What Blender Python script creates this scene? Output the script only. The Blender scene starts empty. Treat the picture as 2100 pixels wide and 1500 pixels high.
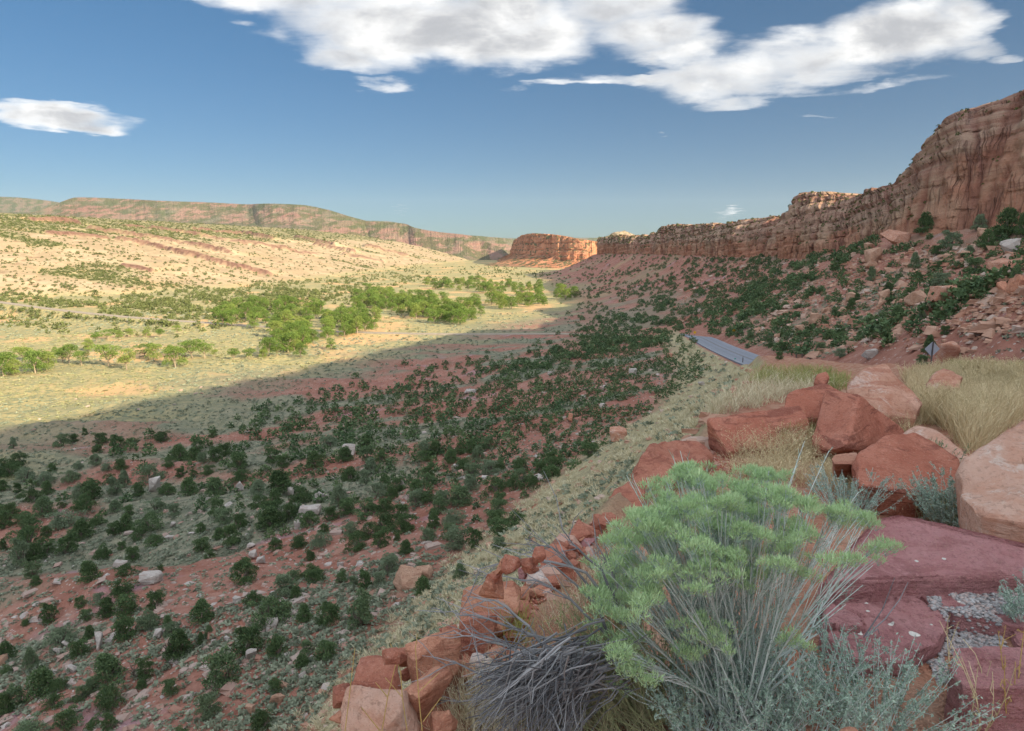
import bpy, bmesh, math, random
import numpy as np
from math import radians
from mathutils import Vector, Matrix, noise as mnoise

random.seed(11)
rng = np.random.default_rng(11)
scene = bpy.context.scene
COL = scene.collection

# ------------------------------------------------------------------ camera
PITCH = math.atan(245.0 / 1400.0)
cam = bpy.data.cameras.new("camera")
cam.lens = 24.0
cam.sensor_width = 36.0
cam.clip_start = 0.05
cam.clip_end = 40000.0
cam_ob = bpy.data.objects.new("camera", cam)
COL.objects.link(cam_ob)
cam_ob.location = (0, 0, 0)
cam_ob.rotation_euler = (math.pi / 2 - PITCH, 0, 0)
scene.camera = cam_ob
scene.render.resolution_x = 1024
scene.render.resolution_y = 731

# ------------------------------------------------------------------ light
SUN_AZ, SUN_EL = radians(130.0), radians(22.0)
SUN_DIR = Vector((math.sin(SUN_AZ) * math.cos(SUN_EL), math.cos(SUN_AZ) * math.cos(SUN_EL), math.sin(SUN_EL)))
sl = bpy.data.lights.new("sun", 'SUN')
sl.energy = 5.0
sl.angle = radians(0.5)
sl.color = (1.0, 0.83, 0.58)
sun_ob = bpy.data.objects.new("sun", sl)
COL.objects.link(sun_ob)
sun_ob.rotation_euler = SUN_DIR.to_track_quat('Z', 'Y').to_euler()

scene.view_settings.view_transform = 'Standard'
scene.view_settings.look = 'None'
scene.view_settings.exposure = 1.3
scene.view_settings.gamma = 1.0
scene.cycles.max_bounces = 5
scene.cycles.diffuse_bounces = 3
scene.cycles.glossy_bounces = 1
scene.cycles.transmission_bounces = 1
scene.cycles.transparent_max_bounces = 4
scene.cycles.volume_bounces = 0
scene.cycles.caustics_reflective = False
scene.cycles.caustics_refractive = False


class NT:
    """small helper round a node tree"""
    def __init__(self, tree):
        self.t = tree
        self.n = tree.nodes
        self.l = tree.links

    def new(self, typ, **kw):
        nd = self.n.new(typ)
        for k, v in kw.items():
            setattr(nd, k, v)
        return nd

    def put(self, sock, v):
        if v is None:
            return
        if hasattr(v, 'links') or isinstance(v, bpy.types.NodeSocket):
            self.l.new(v, sock)
        else:
            if hasattr(sock.default_value, '__len__') and not hasattr(v, '__len__'):
                v = (v,) * len(sock.default_value)
            if hasattr(v, '__len__') and len(sock.default_value) == 4 and len(v) == 3:
                v = (*v, 1.0)
            sock.default_value = v

    def math(self, op, a, b=None, c=None, clamp=False):
        nd = self.new('ShaderNodeMath', operation=op, use_clamp=clamp)
        self.put(nd.inputs[0], a)
        self.put(nd.inputs[1], b)
        if c is not None:
            self.put(nd.inputs[2], c)
        return nd.outputs[0]

    def vmath(self, op, a, b=None):
        nd = self.new('ShaderNodeVectorMath', operation=op)
        self.put(nd.inputs[0], a)
        if b is not None:
            self.put(nd.inputs[1], b)
        return nd.outputs[0]

    def mix(self, f, a, b, mode='MIX'):
        nd = self.new('ShaderNodeMix', data_type='RGBA', blend_type=mode)
        self.put(nd.inputs[0], f)
        self.put(nd.inputs[6], a)
        self.put(nd.inputs[7], b)
        return nd.outputs[2]

    def noise(self, vec, scale, detail=4.0, rough=0.55, dist=0.0, out=0):
        nd = self.new('ShaderNodeTexNoise')
        self.put(nd.inputs['Vector'], vec)
        nd.inputs['Scale'].default_value = scale
        nd.inputs['Detail'].default_value = detail
        nd.inputs['Roughness'].default_value = rough
        nd.inputs['Distortion'].default_value = dist
        return nd.outputs[out]

    def voro(self, vec, scale, feature='F1', out='Distance', rand=1.0):
        nd = self.new('ShaderNodeTexVoronoi', feature=feature)
        self.put(nd.inputs['Vector'], vec)
        nd.inputs['Scale'].default_value = scale
        nd.inputs['Randomness'].default_value = rand
        return nd.outputs[out]

    def ss(self, v, lo, hi, a=0.0, b=1.0):
        nd = self.new('ShaderNodeMapRange', interpolation_type='SMOOTHSTEP')
        self.put(nd.inputs[0], v)
        nd.inputs[1].default_value = lo
        nd.inputs[2].default_value = hi
        nd.inputs[3].default_value = a
        nd.inputs[4].default_value = b
        return nd.outputs[0]

    def attr(self, name, out='Fac'):
        nd = self.new('ShaderNodeAttribute', attribute_name=name)
        return nd.outputs[out]

    def pos(self):
        return self.new('ShaderNodeNewGeometry').outputs['Position']

    def obj(self):
        return self.new('ShaderNodeTexCoord').outputs['Object']

    def rand(self):
        return self.new('ShaderNodeObjectInfo').outputs['Random']

    def scale(self, vec, s):
        nd = self.new('ShaderNodeMapping')
        self.put(nd.inputs[0], vec)
        nd.inputs[3].default_value = s
        return nd.outputs[0]

    def sep(self, vec):
        nd = self.new('ShaderNodeSeparateXYZ')
        self.put(nd.inputs[0], vec)
        return nd.outputs

    def bump(self, h, strength=0.5, dist=0.05, normal=None):
        nd = self.new('ShaderNodeBump')
        nd.inputs['Strength'].default_value = strength
        nd.inputs['Distance'].default_value = dist
        self.put(nd.inputs['Height'], h)
        if normal is not None:
            self.put(nd.inputs['Normal'], normal)
        return nd.outputs[0]

    def surf(self, col, rough=0.9, normal=None, spec=0.2, metal=0.0, emit=None):
        b = self.new('ShaderNodeBsdfPrincipled')
        self.put(b.inputs['Base Color'], col)
        self.put(b.inputs['Roughness'], rough)
        b.inputs['Specular IOR Level'].default_value = spec
        b.inputs['Metallic'].default_value = metal
        if normal is not None:
            self.put(b.inputs['Normal'], normal)
        o = self.new('ShaderNodeOutputMaterial')
        self.l.new(b.outputs[0], o.inputs[0])
        return b


def material(name):
    m = bpy.data.materials.new(name)
    m.use_nodes = True
    m.node_tree.nodes.clear()
    return m, NT(m.node_tree)


# ------------------------------------------------------------------ sky
world = bpy.data.worlds.new("World")
scene.world = world
world.use_nodes = True
W = NT(world.node_tree)
W.n.clear()
sky = W.new('ShaderNodeTexSky', sky_type='NISHITA')
sky.sun_disc = False
sky.sun_elevation = SUN_EL
sky.sun_rotation = SUN_AZ
sky.altitude = 1500.0
sky.air_density = 1.0
sky.dust_density = 0.15
sky.ozone_density = 2.2
SKY_STRENGTH = 0.036
gen = W.new('ShaderNodeTexCoord').outputs['Generated']
gx, gy, gz = W.sep(gen)
gyc = W.math('MAXIMUM', gy, 0.05)
ax = W.math('DIVIDE', gx, gyc)            # tangent plane ahead: right
az = W.math('DIVIDE', gz, gyc)            # up
# flat cloud layer coordinates
gzc = W.math('MAXIMUM', gz, 0.03)
cxy = W.new('ShaderNodeCombineXYZ')
W.put(cxy.inputs[0], W.math('DIVIDE', gx, gzc))
W.put(cxy.inputs[1], W.math('DIVIDE', gy, gzc))
cl_uv = cxy.outputs[0]
warp = W.noise(cl_uv, 1.6, 5.0, 0.6, out=1)
sw = W.sep(warp)
wx = W.math('MULTIPLY', W.math('SUBTRACT', sw[0], 0.5), 0.13)
wz = W.math('MULTIPLY', W.math('SUBTRACT', sw[1], 0.5), 0.05)
axw = W.math('ADD', ax, wx)
azw = W.math('ADD', az, wz)


def blob(cx, cz, rx, rz, tilt=0.0, amp=1.0):
    dx = W.math('SUBTRACT', axw, cx)
    dz = W.math('SUBTRACT', azw, cz)
    dz = W.math('SUBTRACT', dz, W.math('MULTIPLY', dx, tilt))
    q = W.math('ADD', W.math('POWER', W.math('ABSOLUTE', W.math('DIVIDE', dx, rx)), 2.0),
               W.math('POWER', W.math('ABSOLUTE', W.math('DIVIDE', dz, rz)), 2.0))
    return W.math('MULTIPLY', W.math('SUBTRACT', 1.0, q, clamp=True), amp)


# (photo pixel centre, half sizes) of the clouds seen ahead, as directions
def aim(u, v):
    cx, cy = (u - 1050) / 1400.0, (750 - v) / 1400.0
    f = math.cos(PITCH) + cy * math.sin(PITCH)
    return cx / f, (cy * math.cos(PITCH) - math.sin(PITCH)) / f


CLOUDS = [  # u, v, half width, half height, tilt, weight
    (900, 40, 470, 115, -0.05, 1.3), (1080, 85, 260, 75, 0.05, 1.2), (620, -10, 330, 60, -0.1, 1.1), (760, 100, 160, 50, -0.25, 0.8),
    (1330, 75, 170, 60, 0.1, 1.05), (1260, 20, 200, 60, 0.0, 1.05), (1620, 125, 340, 85, 0.16, 1.35), (1850, 75, 230, 90, 0.05, 1.35), (1420, 100, 140, 45, 0.15, 0.8),
    (1500, 175, 200, 34, 0.1, 0.9), (1520, 212, 120, 16, 0.12, 0.75), (1210, 172, 190, 8, 0.03, 0.75), (1960, 25, 120, 50, 0.0, 1.1),
    (90, 240, 215, 36, -0.06, 1.25), (1495, 437, 26, 8, 0.0, 0.9), (820, 434, 12, 4, 0.0, 0.5),
    (490, 50, 40, 14, 0.0, 0.7), (1000, -120, 800, 130, 0.0, 1.2), (2035, 130, 45, 12, 0.1, 0.55), (1880, 168, 80, 12, 0.05, 0.42),
    (1680, 243, 50, 6, 0.0, 0.4), (1360, 275, 16, 5, 0.0, 0.4), (770, 175, 75, 16, 0.0, 0.5), (700, 120, 130, 34, -0.2, 0.7), (1990, 110, 90, 30, 0.1, 0.75), (1330, 165, 260, 14, 0.03, 0.6), (1700, 190, 160, 14, 0.1, 0.5),
]
mask = None
for (u, v, hw, hh, tilt, amp) in CLOUDS:
    cx, cz = aim(u, v)
    x2, z2 = aim(u + hw, v - hh)
    b = blob(cx, cz, abs(x2 - cx), abs(z2 - cz), tilt, amp)
    mask = b if mask is None else W.math('MAXIMUM', mask, b)
ahead = W.ss(gy, 0.06, 0.16)
mask = W.math('MULTIPLY', mask, ahead)
# broken cloud overhead and behind the camera, out of view, added as fill light
over = W.noise(W.scale(gen, (1.0, 1.0, 2.0)), 1.5, 4.0, 0.55)
fill_cloud = over = W.math('MULTIPLY', W.ss(over, 0.36, 0.56), W.ss(W.math('SUBTRACT', gz, W.math('MULTIPLY', gy, 0.62)), 0.12, 0.4))
mask = W.math('MAXIMUM', mask, over)
cc = W.new('ShaderNodeCombineXYZ')
W.put(cc.inputs[0], ax); W.put(cc.inputs[1], W.math('MULTIPLY', az, 2.0)); W.put(cc.inputs[2], W.math('MULTIPLY', W.math('SUBTRACT', 1.0, ahead), 3.0))
puff = cc.outputs[0]
n1 = W.noise(puff, 7.0, 10.0, 0.60, 0.25)
n2 = W.noise(W.scale(puff, (0.45, 1.5, 1.0)), 8.0, 9.0, 0.66, 0.4)
n3 = W.math('SUBTRACT', 1.0, W.math('MULTIPLY', W.voro(W.vmath('ADD', puff, W.vmath('MULTIPLY', W.noise(puff, 9.0, 6.0, 0.6, out=1), (0.16, 0.16, 0.0))), 15.0, feature='SMOOTH_F1'), 1.15))
nn = W.math('ADD', W.math('MULTIPLY_ADD', n1, 0.46, W.math('MULTIPLY', n2, 0.30)), W.math('MULTIPLY', n3, 0.24))
nn = W.math('MULTIPLY_ADD', W.math('SUBTRACT', nn, 0.5), 2.3, 0.5)
dens = W.math('SUBTRACT', W.math('MULTIPLY_ADD', mask, 0.66, nn), 0.63)
alpha = W.math('MULTIPLY', W.ss(dens, -0.10, 0.66), W.ss(mask, 0.0, 0.30))
shade = W.math('ADD', W.math('MULTIPLY', W.math('SUBTRACT', n3, 0.55), -0.7), W.math('MULTIPLY', W.math('SUBTRACT', n1, 0.5), 1.3))
core = W.ss(W.math('ADD', dens, shade), 0.05, 1.05)
ccol = W.mix(core, (0.88, 0.87, 0.85, 1), (0.36, 0.37, 0.39, 1))
ccol = W.mix(W.ss(fill_cloud, 0.0, 0.5), ccol, (1.42, 1.50, 1.60, 1))  # unseen cloud set brighter than the clouds ahead, to fill the shade
bg_sky = W.new('ShaderNodeBackground')
hz = W.ss(gz, -0.05, 0.42)
tint = W.mix(hz, (0.44, 0.62, 0.76, 1), (0.38, 0.82, 1.0, 1))
W.put(bg_sky.inputs[0], W.mix(1.0, sky.outputs[0], tint, 'MULTIPLY'))
bg_sky.inputs[1].default_value = SKY_STRENGTH
bg_cl = W.new('ShaderNodeBackground')
W.put(bg_cl.inputs[0], ccol)
bg_cl.inputs[1].default_value = 0.6
ms = W.new('ShaderNodeMixShader')
W.put(ms.inputs[0], alpha)
W.l.new(bg_sky.outputs[0], ms.inputs[1])
W.l.new(bg_cl.outputs[0], ms.inputs[2])
wo = W.new('ShaderNodeOutputWorld')
W.l.new(ms.outputs[0], wo.inputs[0])


# ------------------------------------------------------------------ numpy tools
def _h(ix, iy, iz, seed):
    h = (ix.astype(np.int64) * 374761393 + iy.astype(np.int64) * 668265263 + iz.astype(np.int64) * 2147483647 + seed * 974634777) & 0xFFFFFFFF
    h = ((h ^ (h >> 13)) * 1274126177) & 0xFFFFFFFF
    h = (h ^ (h >> 16)) & 0xFFFFFFFF
    h = (h * 2246822519) & 0xFFFFFFFF
    h = h ^ (h >> 15)
    return (h & 0xFFFFFF) / float(0xFFFFFF)


def vn2(x, y, seed=0):
    x = np.asarray(x, float); y = np.asarray(y, float)
    x, y = np.broadcast_arrays(x, y)
    ix = np.floor(x); iy = np.floor(y)
    fx = x - ix; fy = y - iy
    fx = fx * fx * fx * (fx * (fx * 6 - 15) + 10); fy = fy * fy * fy * (fy * (fy * 6 - 15) + 10)
    z0 = np.zeros_like(ix)
    a = _h(ix, iy, z0, seed); b = _h(ix + 1, iy, z0, seed)
    c = _h(ix, iy + 1, z0, seed); d = _h(ix + 1, iy + 1, z0, seed)
    return (a + (b - a) * fx) * (1 - fy) + (c + (d - c) * fx) * fy


def fbm2(x, y, oct=4, seed=0, gain=0.5, lac=2.03):
    s = 0.0; a = 1.0; t = 0.0
    for o in range(oct):
        s = s + a * vn2(x * lac ** o + 17.3 * o, y * lac ** o - 9.1 * o, seed + o)
        t += a; a *= gain
    return s / t * 2 - 1          # about -1..1


def vn3(x, y, z, seed=0):
    ix = np.floor(x); iy = np.floor(y); iz = np.floor(z)
    fx = x - ix; fy = y - iy; fz = z - iz
    fx = fx * fx * (3 - 2 * fx); fy = fy * fy * (3 - 2 * fy); fz = fz * fz * (3 - 2 * fz)
    r = 0
    for k in (0, 1):
        wz = fz if k else 1 - fz
        for j in (0, 1):
            wy = fy if j else 1 - fy
            for i in (0, 1):
                wx = fx if i else 1 - fx
                r = r + wx * wy * wz * _h(ix + i, iy + j, iz + k, seed)
    return r


def fbm3(p, freq, oct=4, seed=0, gain=0.5):
    s = 0.0; a = 1.0; t = 0.0
    for o in range(oct):
        f = freq * 2.03 ** o
        s = s + a * vn3(p[:, 0] * f + 7.7 * o, p[:, 1] * f + 3.1 * o, p[:, 2] * f - 5.3 * o, seed + o)
        t += a; a *= gain
    return s / t * 2 - 1


def sstep(x, a, b):
    t = np.clip((x - a) / (b - a), 0, 1)
    return t * t * (3 - 2 * t)


def pchip(x, y, xi):
    x = np.asarray(x, float); y = np.asarray(y, float); xi = np.clip(xi, x[0], x[-1])
    h = np.diff(x); d = np.diff(y) / h
    m = np.zeros_like(y)
    m[0] = d[0]; m[-1] = d[-1]
    for i in range(1, len(x) - 1):
        if d[i - 1] * d[i] > 0:
            w1 = 2 * h[i] + h[i - 1]; w2 = h[i] + 2 * h[i - 1]
            m[i] = (w1 + w2) / (w1 / d[i - 1] + w2 / d[i])
    k = np.clip(np.searchsorted(x, xi) - 1, 0, len(x) - 2)
    t = (xi - x[k]) / h[k]
    return ((2 * t ** 3 - 3 * t ** 2 + 1) * y[k] + (t ** 3 - 2 * t ** 2 + t) * h[k] * m[k]
            + (-2 * t ** 3 + 3 * t ** 2) * y[k + 1] + (t ** 3 - t ** 2) * h[k] * m[k + 1])


def build_mesh(name, verts, quads=None, tris=None, mat=None, smooth=False, attrs=None, parent=None, loc=None, link=True, cols=None):
    me = bpy.data.meshes.new(name)
    nv = len(verts)
    me.vertices.add(nv)
    me.vertices.foreach_set("co", np.ascontiguousarray(verts, np.float32).ravel())
    idx = []; starts = []; tot = []
    pos = 0
    if quads is not None and len(quads):
        q = np.asarray(quads, np.int32)
        idx.append(q.ravel()); starts.append(pos + np.arange(len(q), dtype=np.int32) * 4); tot.append(np.full(len(q), 4, np.int32))
        pos += len(q) * 4
    if tris is not None and len(tris):
        t = np.asarray(tris, np.int32)
        idx.append(t.ravel()); starts.append(pos + np.arange(len(t), dtype=np.int32) * 3); tot.append(np.full(len(t), 3, np.int32))
        pos += len(t) * 3
    idx = np.concatenate(idx); starts = np.concatenate(starts); tot = np.concatenate(tot)
    me.loops.add(len(idx)); me.loops.foreach_set("vertex_index", idx)
    me.polygons.add(len(starts)); me.polygons.foreach_set("loop_start", starts); me.polygons.foreach_set("loop_total", tot)
    me.polygons.foreach_set("use_smooth", np.full(len(starts), bool(smooth)))
    if attrs:
        for k, v in attrs.items():
            a = me.attributes.new(k, 'FLOAT', 'POINT')
            a.data.foreach_set("value", np.ascontiguousarray(v, np.float32))
    me.update(calc_edges=True)
    me.validate(verbose=False) if False else None
    if mat is not None:
        for mm in (mat if isinstance(mat, (list, tuple)) else [mat]):
            me.materials.append(mm)
    if not link:
        return me
    ob = bpy.data.objects.new(name, me)
    COL.objects.link(ob)
    if loc is not None:
        ob.location = loc
    if parent is not None:
        ob.parent = parent
    return ob


def grid_quads(nr, nc, wrap=False):
    r = np.arange(nr - 1)[:, None]; c = np.arange(nc if wrap else nc - 1)[None, :]
    c2 = (c + 1) % nc
    a = r * nc + c; b = r * nc + c2; d = (r + 1) * nc + c; e = (r + 1) * nc + c2
    return np.stack([a, b, e, d], -1).reshape(-1, 4)


def tag(o, label=None, cat=None, group=None, kind=None):
    if label: o["label"] = label
    if cat: o["category"] = cat
    if group: o["group"] = group
    if kind: o["kind"] = kind
    return o


def thing(name, label, cat, loc=(0, 0, 0), group=None):
    o = bpy.data.objects.new(name, None)
    o.empty_display_size = 0.2
    COL.objects.link(o)
    o.location = loc
    return tag(o, label, cat, group)


# ------------------------------------------------------------------ photo geometry
CP, SP = math.cos(PITCH), math.sin(PITCH)


def slopes(u, v):
    cx = (np.asarray(u, float) - 1050) / 1400.0; cy = (750 - np.asarray(v, float)) / 1400.0
    f = CP + cy * SP
    return cx / f, (cy * CP - SP) / f


def P(u, v, Y):
    a, b = slopes(u, v)
    return np.array([a * Y, Y, b * Y], float)


def project(p):
    x, y, z = p[..., 0], p[..., 1], p[..., 2]
    f = y * CP - z * SP
    up = y * SP + z * CP
    return 1050 + 1400 * x / f, 750 - 1400 * up / f


# ------------------------------------------------------------------ terrain
ROWS = [  # Y | floor x | mid x,z | low x,z | toe x,z | crest x,z | roadL x,z | roadR x,z | bank x,z | talus x,z | base x,z
    (-80, -330, -150, -44, -90, -36, -52, -25, -14, 3.0, 14, 3.4, 22, 3.4, 30, 8, 70, 20, 112, 30),
    (-15, -300, -140, -44, -78, -35, -34, -24.5, -7.2, -1.0, 16, -1.0, 24, -1.0, 32, 5, 70, 12, 118, 20),
    (2, -290, -135, -44.2, -72, -34.5, -23.5, -24.5, -0.55, -1.75, 17.5, -2.6, 25.5, -2.6, 33, 4, 70, 10, 120, 18.5),
    (5, -288, -134, -44.3, -70, -34.5, -21.5, -24.5, 0.7, -2.1, 17.8, -3.0, 25.8, -3.0, 33, 4, 70, 10, 120, 18),
    (10, -285, -133, -44.4, -68, -34.5, -19.0, -24.5, 2.9, -2.75, 18.2, -3.7, 26.2, -3.7, 34, 3.5, 70, 9, 121, 17.5),
    (25, -278, -130, -44.6, -62, -34.6, -13.0, -24.4, 8.9, -4.6, 19.8, -5.8, 27.8, -5.8, 37, 2, 71, 6, 122, 16),
    (45, -270, -125, -44.8, -56, -34.8, -6.8, -24.5, 16.8, -7.6, 22.2, -9.0, 30.2, -9.0, 40, -1.2, 71, 3, 124, 13),
    (60, -262, -120, -45, -52, -35.2, -0.5, -24.6, 21.8, -10.2, 24.6, -11.4, 32.6, -11.4, 44, -2.6, 71, 0, 124, 11),
    (80, -250, -112, -45.2, -46, -36, 8.5, -24.8, 28.0, -13.8, 29.5, -14.2, 37.5, -14.2, 46, -8.5, 71, -4, 124, 9),
    (110, -235, -100, -45.6, -36, -37.5, 24.0, -25.8, 36.8, -19.2, 38.0, -19.4, 46.0, -19.4, 50, -17.0, 74, -9, 124, 7.5),
    (170, -190, -75, -46.5, -12, -39.5, 39.5, -28.2, 47.5, -25.1, 48.5, -25.2, 56.5, -25.2, 62, -22.5, 86, -12, 125, 5.0),
    (220, -150, -50, -47, 5, -40.5, 49.0, -31.6, 56.5, -29.4, 57.5, -29.5, 65.5, -29.5, 72, -25.0, 92, -14.5, 121, 3.0),
    (290, -100, -10, -47.5, 30, -42, 60.0, -36.5, 70.0, -34.5, 74.0, -34.0, 80.0, -32.5, 88, -28.0, 105, -17.5, 132, -2.9),
    (380, -50, 20, -48, 50, -44, 72.0, -40.5, 86.0, -37.0, 92.0, -35.0, 98.0, -33.0, 106, -29.5, 122, -21.0, 147.6, -7.0),
    (620, 10, 45, -48.5, 68, -45.5, 85.0, -42.0, 97.0, -38.5, 103.0, -36.3, 109.0, -34.0, 117, -30.5, 132, -22.0, 153, -8.6),
    (1150, 0, 30, -49, 52, -46.5, 68.0, -43.5, 80.0, -40.5, 87.0, -38.0, 93.0, -36.0, 102, -32.5, 117, -25.0, 138, -13.6),
    (1300, 20, 50, -49.5, 70, -47.5, 85.0, -45.5, 97.0, -43.5, 105.0, -42.0, 111.0, -41.0, 120, -38.5, 140, -33.0, 170, -25.0),
    (1500, 80, 120, -50, 150, -50, 180.0, -50, 210.0, -50, 240.0, -50, 270.0, -50, 300, -50, 340, -50, 400, -50),
]
_fy = np.concatenate([np.linspace(-80, 60, 561)[:-1], np.linspace(60, 1500, 1441)])
_rows = np.array(ROWS, float)
_tab = np.stack([pchip(_rows[:, 0], _rows[:, k], _fy) for k in range(1, _rows.shape[1])], 1)
_KX = [0] + list(range(1, 19, 2))
FOOT_Y = np.array([-2000, 300, 450, 600, 670, 721, 800, 914, 1200, 1500, 1950, 3000, 9000.])
FOOT_X = np.array([-4000, -1500, -1050, -620, -501, -410, -350, -313, -285, -265, -207, -60, 200.])
LEFT_ROAD = np.array([(85, 322, -42.5), (60, 352, -45.5), (20, 372, -47.5), (-40, 380, -48.6), (-100, 392, -48.8), (-164, 417, -48),
                      (-257, 450, -46), (-330, 486, -44), (-389, 519, -42), (-500, 575, -38), (-700, 680, -32)])


def seg_dist(x, y, poly):
    """distance to a polyline and the height along it"""
    best = np.full(np.shape(x), 1e9); zz = np.zeros(np.shape(x))
    for i in range(len(poly) - 1):
        a = poly[i]; b = poly[i + 1]
        dx, dy = b[0] - a[0], b[1] - a[1]
        t = np.clip(((x - a[0]) * dx + (y - a[1]) * dy) / (dx * dx + dy * dy), 0, 1)
        d = np.hypot(x - a[0] - t * dx, y - a[1] - t * dy)
        m = d < best
        best = np.where(m, d, best); zz = np.where(m, a[2] + t * (b[2] - a[2]), zz)
    return best, zz


def zones(x, y, full=True):
    """height and ground-cover masks at world x, y"""
    shp = np.shape(x)
    x = np.ravel(np.asarray(x, float)); y = np.ravel(np.asarray(y, float))
    yc = np.clip(y, _fy[0], _fy[-1])
    T = [np.interp(yc, _fy, _tab[:, k]) for k in range(_tab.shape[1])]
    xs = [T[0]] + [T[k] for k in range(1, 19, 2)]
    zs = [np.full_like(x, -50.0)] + [T[k + 1] for k in range(1, 19, 2)]
    # concave embankment: a break between crest and toe
    emb_w = 1 - sstep(y, 90, 200)
    xm = xs[4] + (xs[3] - xs[4]) * 0.35; zm = zs[4] + (zs[3] - zs[4]) * (0.35 + 0.07 * emb_w)
    xs.insert(4, xm); zs.insert(4, zm)
    xs.append(xs[-1] + 15); zs.append(zs[-1] + 2.0)
    z = np.full_like(x, -50.0)
    for k in range(len(xs) - 1):
        w = np.maximum(xs[k + 1] - xs[k], 1e-3)
        t = (x - xs[k]) / w
        m = (t > 0) & (t <= 1)
        if k in (0, 1, 2):
            tt = t
        else:
            tt = t
        z = np.where(m, zs[k] + (zs[k + 1] - zs[k]) * tt, z)
    z = np.where(x > xs[-1], zs[-1], z)
    xtoe, xcr, xrl, xrr, xbk, xbase = xs[3], xs[5], xs[6], xs[7], xs[8], xs[10]
    r = np.hypot(x, y)
    in_emb = sstep(x, xtoe - 2, xtoe + 4) * (1 - sstep(x, xcr - 0.3, xcr + 0.5)) * (1 - sstep(y, 230, 330))
    shelf = sstep(x, xcr - 0.3, xcr + 0.8) * (1 - sstep(x, xrl - 2, xrl)) * (1 - sstep(y, 80, 120))
    onroad = sstep(x, xrl - 1.5, xrl) * (1 - sstep(x, xrr, xrr + 1.5)) * (1 - sstep(y, 240, 300))
    tal = sstep(x, xrr + 1, xbk) * (1 - sstep(y, 1200, 1500))
    vall = 1 - sstep(x, xtoe - 4, xtoe + 3)
    far_tal = np.where(y > 260, sstep(x, xs[1], xs[3]), tal)
    tal = np.maximum(tal, far_tal * sstep(y, 260, 330)) * (1 - sstep(y, 1250, 1500))
    # red badland mounds between the toe of the fill and the flats
    e = np.clip((xtoe - x), 0, 400)
    mw = sstep(e, 2, 22) * (1 - sstep(e, 150, 260)) * (1 - sstep(y, 300, 430)) * sstep(y, -60, -20)
    q = (y * 0.93 + x * 0.42)
    wq = q + 9 * fbm2(x / 45, y / 45, 3, 5)
    cr = 1 - np.abs(((wq / 26.0) % 1.0) * 2 - 1)
    mound = (cr ** 1.2 - 0.45) * 2.6 * (0.55 + 0.45 * fbm2(x / 60, y / 30, 2, 8)) + 0.9 * fbm2(x / 14, y / 9, 3, 12)
    z = z + mw * mound
    z = z - mw * 0.8 * np.clip(1 - np.abs(fbm2(x / 17, y / 17, 3, 15)) * 6, 0, 1)
    # talus roughness and gullies
    g = fbm2(y / 22 + 0.12 * x / 22, x / 90, 4, 21)
    z = z + tal * sstep(x, xrr + 3, xbk + 6) * (1.8 * g + 0.8 * fbm2(x / 7, y / 7, 4, 25)) * (1 - 0.4 * sstep(x, xbase - 10, xbase))
    # cut bank beside the road: rilled red clay
    cut = sstep(x, xrr, xrr + 3) * (1 - sstep(x, xbk - 1, xbk + 6)) * (1 - sstep(y, 70, 130))
    z = z + cut * (0.5 * fbm2(x / 2.2, y / 2.2, 4, 31))
    z = z + in_emb * (0.5 * fbm2(x / 6, y / 6, 3, 33) + 0.15 * fbm2(x / 1.1, y / 1.1, 3, 35))
    z = z + shelf * (0.07 * fbm2(x / 1.3, y / 1.3, 4, 37)) * np.clip(r / 6, 0.35, 2.5)
    z = z + 0.95 * np.exp(-((x - (xrl - 2.2)) / 1.5) ** 2) * sstep(y, 12, 24) * (1 - sstep(y, 52, 70))
    z = z + (0.23 * np.exp(-((x - 2.1) / 1.5) ** 2 - ((y - 2.6) / 1.1) ** 2) + 0.19 * np.exp(-((x - 2.6) / 0.5) ** 2 - ((y - 2.85) / 0.28) ** 2)) * shelf
    z = z + vall * (0.35 * fbm2(x / 5, y / 5, 3, 39)) * (1 - sstep(r, 300, 900))
    z = z + 0.6 * fbm2(x / 70, y / 70, 3, 41) * sstep(r, 60, 160) * (1 - onroad) * (1 - in_emb)
    # white slickrock dip slope and plateau on the far side
    fx = np.interp(y, FOOT_Y, FOOT_X)
    k = np.interp(y, [300, 600, 700, 914, 3000], [0.35, 0.42, 0.6, 0.95, 0.98])
    d = (fx - x) * k + 10 * fbm2(x / 60, y / 60, 3, 43)
    dd = np.clip(d, 0, None)
    top = 125.0
    rise = dd * 0.20
    rise = top * (1 - np.exp(-(rise / top) ** 1.6)) ** (1 / 1.6) * 1.12
    rise = np.minimum(rise, 140)
    qq = -0.8 * x - 0.6 * y + 34 * fbm2(x / 170, y / 170, 3, 47)
    rg = sstep(dd, 20, 60) * (1 - sstep(dd, 1300, 1900))
    slick = fbm2((x * .8 + y * .6) / 30, (-x * .6 + y * .8) / 9, 5, 51)
    rise = rise + rg * (1.6 * slick + 1.6 * fbm2(x / 60, y / 60, 3, 53))
    along = 0.6 * x - 0.8 * y
    # many small dip-slope ledges and a few long scarps
    qf = (qq + 10 * fbm2(x / 40, y / 40, 3, 57)) / 46.0
    fr = qf - np.floor(qf)
    sc_m = np.zeros_like(x)
    hs = 2.6 * sstep(vn2(np.floor(qf), along / 130, 58), 0.35, 0.6)
    rise = rise - rg * hs * fr ** 4
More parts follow.
